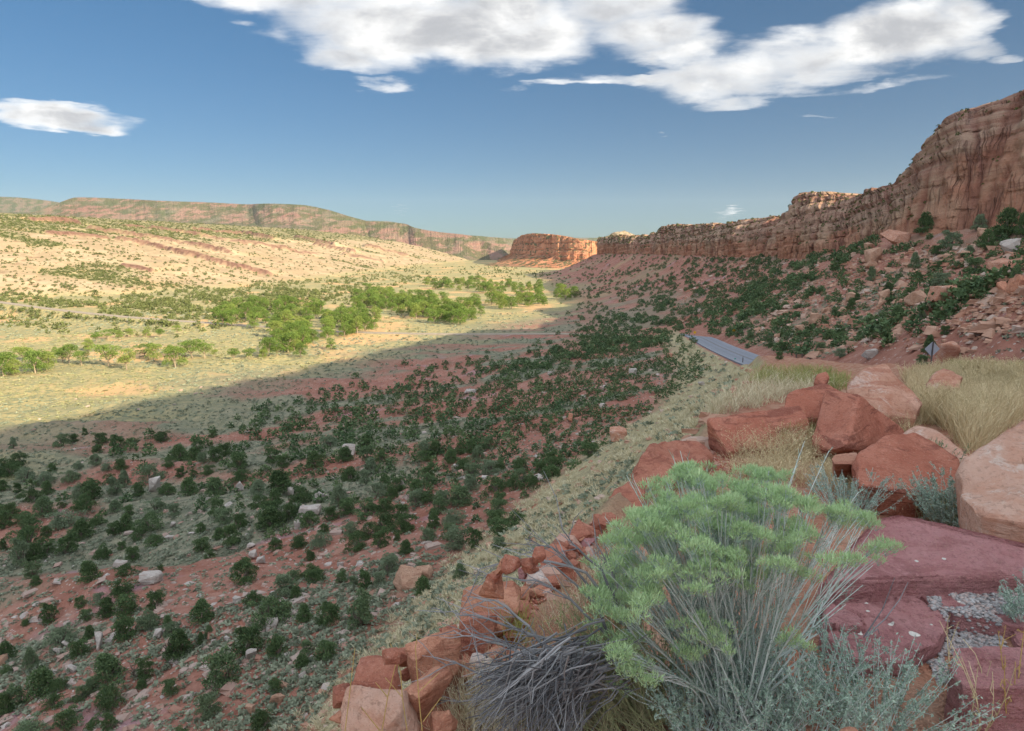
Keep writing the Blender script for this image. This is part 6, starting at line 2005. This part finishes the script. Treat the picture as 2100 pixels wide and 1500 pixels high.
# --- grey dead shrub: an arching heap of twigs plus long bare branches
rg = np.random.default_rng(404)
rp = P(1245, 1375, 2.25); rp[2] = H(np.array([rp[0]]), np.array([rp[1]]))[0]
DS = thing("dead_shrub", "heap of grey dead twigs with long bare branches reaching left over the rim rocks", "shrub", loc=rp)
g = Geo()
for k in range(560):
    u0, v0 = rg.normal(1180, 55), rg.normal(1364, 32)
    ue = rg.uniform(950, 1190); ve = np.interp(ue, [925, 1000, 1100, 1200], [1400, 1450, 1500, 1500]) + rg.normal() * 48
    um, vm = (u0 * .45 + ue * .55) + rg.normal() * 15, min(v0, ve) - rg.uniform(-30, 40) + (ve - v0) * .35
    y0 = 2.15 + rg.normal() * .12; ye = 2.05 + rg.normal() * .16
    a, b, c = P(u0, v0, y0), P(um, vm, (y0 + ye) / 2), P(ue, ve, ye)
    t = np.linspace(0, 1, 7)[:, None]
    pts = (1 - t) ** 2 * a + 2 * t * (1 - t) * b + t * t * c + rg.normal(size=(7, 3)) * .005
    floor_ = H(pts[:, 0], pts[:, 1])
    if (pts[:, 2] < floor_ - .03).sum() > 2:
        continue
    g.tube(pts - rp, np.linspace(.0027, .0008, 7) * rg.uniform(.5, 1.5), 4, a=rg.uniform())
for poly in ([(1240, 1330), (1120, 1310), (1000, 1270), (945, 1258), (908, 1257)], [(1230, 1345), (1120, 1340), (1010, 1310), (960, 1290)], [(1260, 1320), (1180, 1240), (1090, 1190), (1010, 1180)], [(1250, 1300), (1190, 1180), (1120, 1120), (1075, 1105)],
             [(1280, 1280), (1210, 1230), (1150, 1170), (1100, 1140)], [(1120, 1330), (1070, 1270), (1010, 1230), (962, 1222)], [(1270, 1260), (1180, 1160), (1080, 1150), (985, 1165)], [(1200, 1370), (1100, 1350), (985, 1310), (930, 1300)],
             [(1290, 1300), (1240, 1180), (1180, 1120), (1160, 1090)], [(1150, 1345), (1085, 1300), (1060, 1290)], [(1300, 1290), (1260, 1190), (1220, 1110)], [(1200, 1400), (1060, 1430), (935, 1440), (880, 1440)], [(1190, 1420), (1040, 1400), (950, 1370), (895, 1360)]):
    n = 9
    pp = np.array(poly, float); tt = np.linspace(0, len(pp) - 1, n)
    uu = pchip(np.arange(len(pp)), pp[:, 0], tt); vv = pchip(np.arange(len(pp)), pp[:, 1], tt)
    y = 2.2 + rg.normal() * .06 + np.linspace(0, rg.uniform(-.15, .12), n)
    pts = np.array([P(a, b, c) for a, b, c in zip(uu, vv, y)]) + rg.normal(size=(n, 3)) * .004
    g.tube(pts - rp, np.linspace(.0062, .0016, n), 5, a=rg.uniform(.3, 1))
    for k in range(12):
        i = rg.integers(3, n); d = pts[i] - pts[i - 1]; d /= np.linalg.norm(d)
        e = pts[i] + (d * .8 + rg.normal(size=3) * .45) * rg.uniform(.05, .16)
        g.tube(np.stack([pts[i], (pts[i] + e) / 2 + rg.normal(size=3) * .006, e]) - rp, [.002, .0015, .0008], 3, a=rg.uniform(.3, 1))
g.build("twigs", m_dead, parent=DS)
# bare twig lying over the slab
rg = np.random.default_rng(405)
tw = thing("dead_branch", "bare grey forked twig leaning across the spotted purple slab", "branch", loc=gz1(1750, 1345))
g = Geo(); o = np.array(tw.location)
for poly in ([(1700, 1350), (1770, 1310), (1815, 1270), (1845, 1230), (1862, 1195)], [(1770, 1310), (1810, 1250), (1835, 1185)], [(1750, 1325), (1800, 1290), (1812, 1330)], [(1690, 1370), (1660, 1340), (1640, 1300)]):
    pts = np.array([P(u, v, o[1] + .02 * i) for i, (u, v) in enumerate(poly)]) - o
    g.tube(pts, np.linspace(.004, .0012, len(pts)), 4, a=rg.uniform(.3, 1))
g.build("twig", m_dead, parent=tw)


# ------------------------------------------------------------------ grass near the boulders
def grass_patch(name, polys, n, hgt, mat, seed, w=.004, lean=.35, seedheads=False, ymax=60, per=9):
    rg = np.random.default_rng(seed)
    g = Geo()
    for poly, share in polys:
        pa = np.array(poly, float)
        u = rg.uniform(pa[:, 0].min(), pa[:, 0].max(), n * 4); v = rg.uniform(pa[:, 1].min(), pa[:, 1].max(), n * 4)
        m = in_poly(u, v, poly); u, v = u[m][:int(n * share)], v[m][:int(n * share)]
        b, ok = ground(u, v, ymax=ymax); b = b[ok]; v = v[ok]
        for rep in range(per):
            bb = b + rg.normal(size=b.shape) * np.array([.05, .05, 0])
            hh = hgt * rg.uniform(.45, 1.15, len(b))[:, None]
            tip = bb + np.concatenate([rg.normal(size=(len(b), 2)) * lean, np.ones((len(b), 1))], 1) * hh
            ww = w * np.interp(b[:, 1], [2, 6, 15, 40], [.7, 1, 2.0, 4.5])
            g.blades(bb, tip, ww, rg, bend=.22, a=rg.uniform(0, 1, len(b)))
            if seedheads and rep % 3 == 0:
                k = 4
                for j in range(k):
                    q = tip - (tip - bb) * rg.uniform(0, .25, (len(b), 1)) + rg.normal(size=tip.shape) * .02 * np.interp(b[:, 1], [5, 20], [1, 2])[:, None]
                    g.leaves(q, .016 * np.interp(b[:, 1], [5, 20, 40], [1, 2.2, 3.5]), rg, aspect=.4, a=.9)
    o = g.build(name, mat)
    return tag(o, kind="stuff")


grass_patch("dry_grass", [([(1850, 775), (1960, 762), (2110, 768), (2110, 860), (2050, 890), (1990, 935), (1930, 875), (1880, 870), (1860, 850), (1890, 830)], 1.0)], 1900, .62, m_straw, 71, w=.0045, lean=.32, seedheads=True)
grass_patch("dry_grass", [([(1480, 920), (1560, 912), (1665, 918), (1700, 935), (1640, 955), (1500, 945)], 1.0)], 210, .34, m_straw, 72, w=.0035, lean=.5, seedheads=True)
grass_patch("dry_grass", [([(1480, 955), (1700, 950), (1750, 985), (1740, 1020), (1640, 1000), (1520, 985)], 1.0)], 200, .20, m_straw, 76, w=.003, lean=.6, seedheads=True)
grass_patch("green_grass", [([(1545, 905), (1660, 905), (1700, 925), (1600, 935)], .8), ([(1690, 790), (1740, 772), (1735, 800), (1700, 805)], .5)], 90, .36, m_green_grass, 73, w=.0045, lean=.4)
grass_patch("green_grass", [([(1760, 1010), (1860, 1010), (1940, 1040), (1950, 1090), (1860, 1050), (1760, 1040)], 1.0)], 130, .24, m_green_grass, 74, w=.003, lean=.45)
grass_patch("dry_grass", [([(1740, 1000), (1860, 1005), (1960, 1040), (1960, 1080), (1850, 1055), (1740, 1050)], 1.0)], 200, .24, m_straw, 75, w=.003, lean=.5, seedheads=True)
grass_patch("dry_grass", [([(940, 1470), (1000, 1440), (1060, 1440), (1120, 1510), (930, 1515)], 1.0)], 120, .20, m_bunch, 77, w=.0028, lean=.35)
grass_patch("green_grass", [([(1030, 1310), (1060, 1300), (1075, 1315), (1040, 1325)], 1.0)], 20, .16, leaf_mat("fresh_grass", (0.24, 0.30, 0.06), (0.42, 0.46, 0.14), None, objvar=0), 78, w=.003, lean=.3)
grass_patch("green_grass", [([(1560, 762), (1700, 762), (1730, 790), (1640, 800), (1540, 790)], .6), ([(1950, 748), (2105, 752), (2105, 772), (1950, 765)], .5)], 300, .45, m_green_grass, 79, w=.004, lean=.4)
grass_patch("dry_grass", [([(1230, 1150), (1300, 1120), (1330, 1160), (1230, 1230), (1150, 1290), (1100, 1340)], 1.0)], 110, .09, m_bunch, 80, w=.0025, lean=.6)
grass_patch("dry_grass", [([(1560, 770), (1640, 775), (1720, 800), (1560, 835), (1440, 860), (1480, 810)], 1.0)], 260, .34, m_bunch, 82, w=.005, lean=.5)
grass_patch("dry_grass", [([(1740, 850), (1850, 850), (1900, 860), (1860, 905), (1760, 900)], 1.0)], 120, .35, m_straw, 81, w=.004, lean=.4, seedheads=True)
# golden thin stalks in front of the rim rocks
rg = np.random.default_rng(9)
gs = thing("golden_plant", "tall thin golden stalks standing before the pale rim boulder, bottom left", "plant", loc=P(820, 1530, 2.0))
g = Geo(); o = np.array(gs.location)
for poly in ([(868, 1520), (858, 1420), (852, 1330), (856, 1300)], [(780, 1520), (795, 1430), (815, 1350), (800, 1320)], [(838, 1520), (825, 1430), (790, 1390)], [(825, 1430), (822, 1380), (812, 1350)], [(705, 1520), (715, 1440), (728, 1330)], [(858, 1420), (900, 1380)], [(795, 1430), (770, 1400)], [(868, 1480), (905, 1430)], [(780, 1500), (740, 1450)]):
    pts = np.array([P(u, v, o[1] - .02 * i) for i, (u, v) in enumerate(poly)]) - o
    g.tube(pts, np.linspace(.0018, .001, len(pts)), 4, a=rg.uniform(.3, 1))
g.build("stalks", m_gold, parent=gs)


# ------------------------------------------------------------------ gravel and chips
def pebbles(name, polys, n, size, mat, seed, zf=None, layer=.01):
    rg = np.random.default_rng(seed)
    P0 = []; S0 = []
    for poly, share in polys:
        pa = np.array(poly, float)
        u = rg.uniform(pa[:, 0].min(), pa[:, 0].max(), n * 5); v = rg.uniform(pa[:, 1].min(), pa[:, 1].max(), n * 5)
        m = in_poly(u, v, poly); u, v = u[m][:int(n * share)], v[m][:int(n * share)]
        if zf is not None:
            g = np.array([at_z(a, b, zf) for a, b in zip(u, v)])
        else:
            g, ok = ground(u, v, ymax=30); g = g[ok]
        if zf is not None:
            for q in g:
                tops = [H(np.array([q[0]]), np.array([q[1]]))[0]]
                for so in (s2, s3, s4):
                    lc, _n = surface_hit(so, q)
                    if lc is not None: tops.append(lc.z + so.location.z)
                q[2] = max(tops)
        g[:, 2] += rg.uniform(-.3, 1, len(g)) * layer
        P0.append(g); S0.append(size * rg.uniform(.5, 1.4, len(g)))
    P0 = np.concatenate(P0); S0 = np.concatenate(S0)
    tmpl = []
    for k in range(6):
        bm = bmesh.new(); bmesh.ops.create_icosphere(bm, subdivisions=1, radius=.5)
        v = np.array([x.co for x in bm.verts]) * (1 + .25 * rg.normal(size=(12 if len(bm.verts) == 12 else len(bm.verts), 1)) * .5)
        f = np.array([[l.index for l in fc.verts] + [fc.verts[2].index] for fc in bm.faces]); bm.free()
        tmpl.append((v * np.array([1.3, 1, .62]), f[:, :3], np.full(len(v), rg.uniform())))
    V = []; F = []; A = []; nn_ = 0
    wh = rg.integers(0, 6, len(P0)); ro = rg.uniform(0, 6.28, len(P0)); rn = rg.uniform(size=len(P0))
    for k in range(6):
        m = np.where(wh == k)[0]; tv, tf, ta = tmpl[k]
        c, s = np.cos(ro[m])[:, None], np.sin(ro[m])[:, None]
        x = tv[None, :, 0] * S0[m][:, None]; y = tv[None, :, 1] * S0[m][:, None]; z = tv[None, :, 2] * S0[m][:, None]
        vv = np.stack([x * c - y * s, x * s + y * c, z], -1) + P0[m][:, None]
        V.append(vv.reshape(-1, 3)); F.append((tf[None] + (np.arange(len(m)) * len(tv))[:, None, None] + nn_).reshape(-1, 3)); A.append(np.repeat(rn[m], len(tv))); nn_ += len(m) * len(tv)
    o = build_mesh(name, np.concatenate(V), tris=np.concatenate(F), mat=mat, smooth=True, attrs=dict(vary=np.concatenate(A)))
    return tag(o, kind="stuff")


m_grav = stone_mat("grey_gravel", ((0.28, 0.27, 0.27), (0.46, 0.45, 0.45), (0.46, 0.36, 0.33)))
m_chip = stone_mat("red_chips", ((0.30, 0.11, 0.075), (0.40, 0.17, 0.115), (0.45, 0.28, 0.22)))
pebbles("gravel", [([(1928, 1170), (1990, 1160), (2120, 1165), (2120, 1232), (2060, 1225), (1990, 1212), (1950, 1190)], 1.0)], 1700, .017, m_grav, 91, zf=-1.51)
pebbles("gravel", [([(1925, 1262), (1990, 1262), (2035, 1275), (2060, 1300), (2080, 1325), (2050, 1335), (2010, 1320), (1930, 1322), (1945, 1290)], 1.0), ([(1905, 1330), (1935, 1325), (1960, 1370), (1930, 1378)], .25), ([(1900, 1240), (1925, 1240), (1930, 1260), (1910, 1262)], .12)], 1300, .015, m_grav, 92, zf=-1.62)
pebbles("red_rock_chips", [([(1330, 905), (1450, 905), (1560, 955), (1640, 985), (1560, 1010), (1440, 990), (1400, 950)], 1.0), ([(1700, 930), (1760, 925), (1780, 960), (1720, 985)], .3)], 2200, .045, m_chip, 93)
pebbles("red_rock_chips", [([(1080, 1150), (1240, 1060), (1260, 1090), (1180, 1160), (1120, 1230), (1060, 1290), (1030, 1260)], 1.0), ([(940, 1370), (1020, 1330), (1080, 1340), (1000, 1400)], .5)], 1500, .022, m_chip, 94)


# loose rubble among the rim rocks
rg = np.random.default_rng(98)
poly = [(700, 1500), (720, 1400), (800, 1340), (900, 1290), (950, 1230), (1000, 1180), (1080, 1140), (1200, 1080), (1260, 1060), (1250, 1100), (1130, 1210), (1070, 1290), (1010, 1370), (950, 1440), (900, 1500)]
u = rg.uniform(700, 1260, 3000); v = rg.uniform(1060, 1500, 3000); m = in_poly(u, v, poly)
gg, ok = ground(u[m], v[m], ymax=9); gg = gg[ok][:520]
ss_ = np.minimum(.025 + rg.exponential(.028, len(gg)), .13)
stuff("rim_rubble", scatter_copies(stone_templates(77, 9), gg - np.array([0, 0, .01]), np.stack([ss_ * 1.3, ss_, ss_ * .9], 1), rg), m_chip)

# ------------------------------------------------------------------ signs and posts
def simple_mat(name, c, rough=.6, metal=0.0, spec=.3):
    m, N = material(name)
    p = N.obj()
    cc = N.mix(N.math('MULTIPLY', N.ss(N.noise(p, 9, 4, .7), .4, .7), .35), c, tuple(x * .7 for x in c))
    N.surf(cc, rough, spec=spec, metal=metal)
    return m


m_alu = simple_mat("sign_back_metal", (0.40, 0.43, 0.48), .45, .3)
m_post = simple_mat("dark_steel_post", (0.085, 0.07, 0.07), .7)
m_brown = simple_mat("brown_sign_panel", (0.26, 0.145, 0.10), .7)
m_green = simple_mat("green_marker", (0.02, 0.36, 0.23), .5)
m_yel = simple_mat("yellow_sign", (0.70, 0.40, 0.02), .5)


def box_geo(g, c, s, a=.5):
    c = np.array(c, float); s = np.array(s, float) / 2
    v = np.array([[x, y, z] for z in (-1, 1) for y in (-1, 1) for x in (-1, 1)], float) * s + c
    g.add(v, [[0, 2, 3, 1], [4, 5, 7, 6], [0, 1, 5, 4], [1, 3, 7, 5], [3, 2, 6, 7], [2, 0, 4, 6]], a)


def bevelled(name, bmf, mat, parent):
    bm = bmesh.new(); bmf(bm)
    me = bpy.data.meshes.new(name); bm.normal_update(); bm.to_mesh(me); bm.free(); me.materials.append(mat)
    o = bpy.data.objects.new(name, me); COL.objects.link(o); o.parent = parent
    return o


def panel(bm, w, h, t, z, ang=0.0, y=0.0, rad=.06):
    """rounded rectangular sheet facing y"""
    vs = []
    for cx, cz, a0 in ((w / 2 - rad, h / 2 - rad, 0), (-w / 2 + rad, h / 2 - rad, 90), (-w / 2 + rad, -h / 2 + rad, 180), (w / 2 - rad, -h / 2 + rad, 270)):
        for k in range(4):
            a = radians(a0 + k * 30); x, zz_ = cx + rad * math.cos(a), cz + rad * math.sin(a)
            vs.append((x * math.cos(ang) - zz_ * math.sin(ang), x * math.sin(ang) + zz_ * math.cos(ang)))
    f1 = bm.faces.new([bm.verts.new((x, y - t / 2, z + q)) for x, q in vs])
    r = bmesh.ops.extrude_face_region(bm, geom=[f1])
    bmesh.ops.translate(bm, vec=(0, t, 0), verts=[v for v in r['geom'] if isinstance(v, bmesh.types.BMVert)])


def boxf(c, s):
    def f(bm):
        r = bmesh.ops.create_cube(bm, size=1)
        bmesh.ops.scale(bm, vec=s, verts=r['verts']); bmesh.ops.translate(bm, vec=c, verts=r['verts'])
        bmesh.ops.bevel(bm, geom=list(bm.edges), offset=min(s) * .12, segments=1, affect='EDGES')
    return f


def place(u, vtop, vbot, Y):
    """base point and height of an upright thing spanning two photo rows at distance Y"""
    a = P(u, vbot, Y); b = P(u, vtop, Y)
    gz0 = H(np.array([a[0]]), np.array([a[1]]))[0]
    return np.array([a[0], a[1], min(gz0, a[2])]), b[2] - min(gz0, a[2])


bp, hh = place(1908, 701, 752, 47)
sg = thing("road_sign", "diamond road sign seen from its grey back, on a dark post by the road", "sign", loc=bp)
bevelled("post", boxf((0, -.04, hh / 2 - .15), (.085, .06, hh + .3)), m_post, sg)
zc_ = P(1908, 716, 47)[2] - bp[2]
bevelled("sign_panel", lambda bm: panel(bm, .76, .76, .012, zc_, ang=radians(45)), m_alu, sg)
bp, hh = place(1637, 725, 756, 100)
sg = thing("information_sign", "wide brown sign seen from behind on two dark posts by the road", "sign", loc=bp)
for dx in (-.42, .42):
    bevelled("post", boxf((dx, -.05, hh / 2 - .1), (.12, .1, hh + .2)), m_post, sg)
bevelled("sign_panel", lambda bm: panel(bm, 1.15, 1.25, .03, hh - .78), m_brown, sg)
for (u, vt, vb, Y, lab) in ((1576, 731, 750, 110, "dark thin roadside post between the road bend and the brown sign"), (1523, 732, 746, 118, "thin roadside post on the left edge of the road")):
    bp, hh = place(u, vt, vb, Y)
    t = thing("delineator_post", lab, "post", loc=bp, group="roadside posts")
    bevelled("post", boxf((0, 0, hh / 2), (.14, .05, hh)), m_post, t)
    bevelled("reflector", boxf((0, -.035, hh - .14), (.10, .015, .16)), m_alu, t)
bp, hh = place(1507, 735, 744, 128)
t = thing("mile_marker", "small green marker on a short post at the left road edge", "sign", loc=bp)
bevelled("post", boxf((0, .03, hh / 2 - .2), (.06, .05, hh + .2)), m_post, t)
bevelled("marker_panel", lambda bm: panel(bm, .30, .55, .02, hh - .3, rad=.04), m_green, t)
for (u, v, Y, lab) in ((1425, 682, 232, "tiny yellow warning sign where the road drops from view"), (1504, 698, 200, "tiny yellow warning sign on the right road shoulder")):
    c = P(u, v, Y); gz0 = H(np.array([c[0]]), np.array([c[1]]))[0]; zc2 = max(c[2] - gz0, 1.2)
    t = thing("warning_sign", lab, "sign", loc=(c[0], c[1], gz0), group="yellow warning signs")
    bevelled("post", boxf((0, .05, zc2 / 2), (.09, .07, zc2)), m_post, t)
    bevelled("sign_panel", lambda bm: panel(bm, .8, .8, .02, zc2, ang=radians(45)), m_yel, t)

# ------------------------------------------------------------------ air between here and the far hills
bm = bmesh.new(); r = bmesh.ops.create_cube(bm, size=1)
bmesh.ops.scale(bm, vec=(36000, 22000, 1600), verts=r['verts']); bmesh.ops.translate(bm, vec=(0, 8000, 430), verts=r['verts'])
me = bpy.data.meshes.new("haze"); bm.to_mesh(me); bm.free()
mh = bpy.data.materials.new("haze_air"); mh.use_nodes = True; nt = mh.node_tree; nt.nodes.clear()
pv = nt.nodes.new('ShaderNodeVolumePrincipled'); ov = nt.nodes.new('ShaderNodeOutputMaterial')
pv.inputs['Color'].default_value = (0.80, 0.88, 1.0, 1); pv.inputs['Density'].default_value = 0.00002; pv.inputs['Anisotropy'].default_value = 0.2
nt.links.new(pv.outputs[0], ov.inputs['Volume'])
me.materials.append(mh)
hz_ob = bpy.data.objects.new("haze", me)
USE_HAZE = True
if USE_HAZE:
    COL.objects.link(hz_ob); tag(hz_ob, kind="stuff")
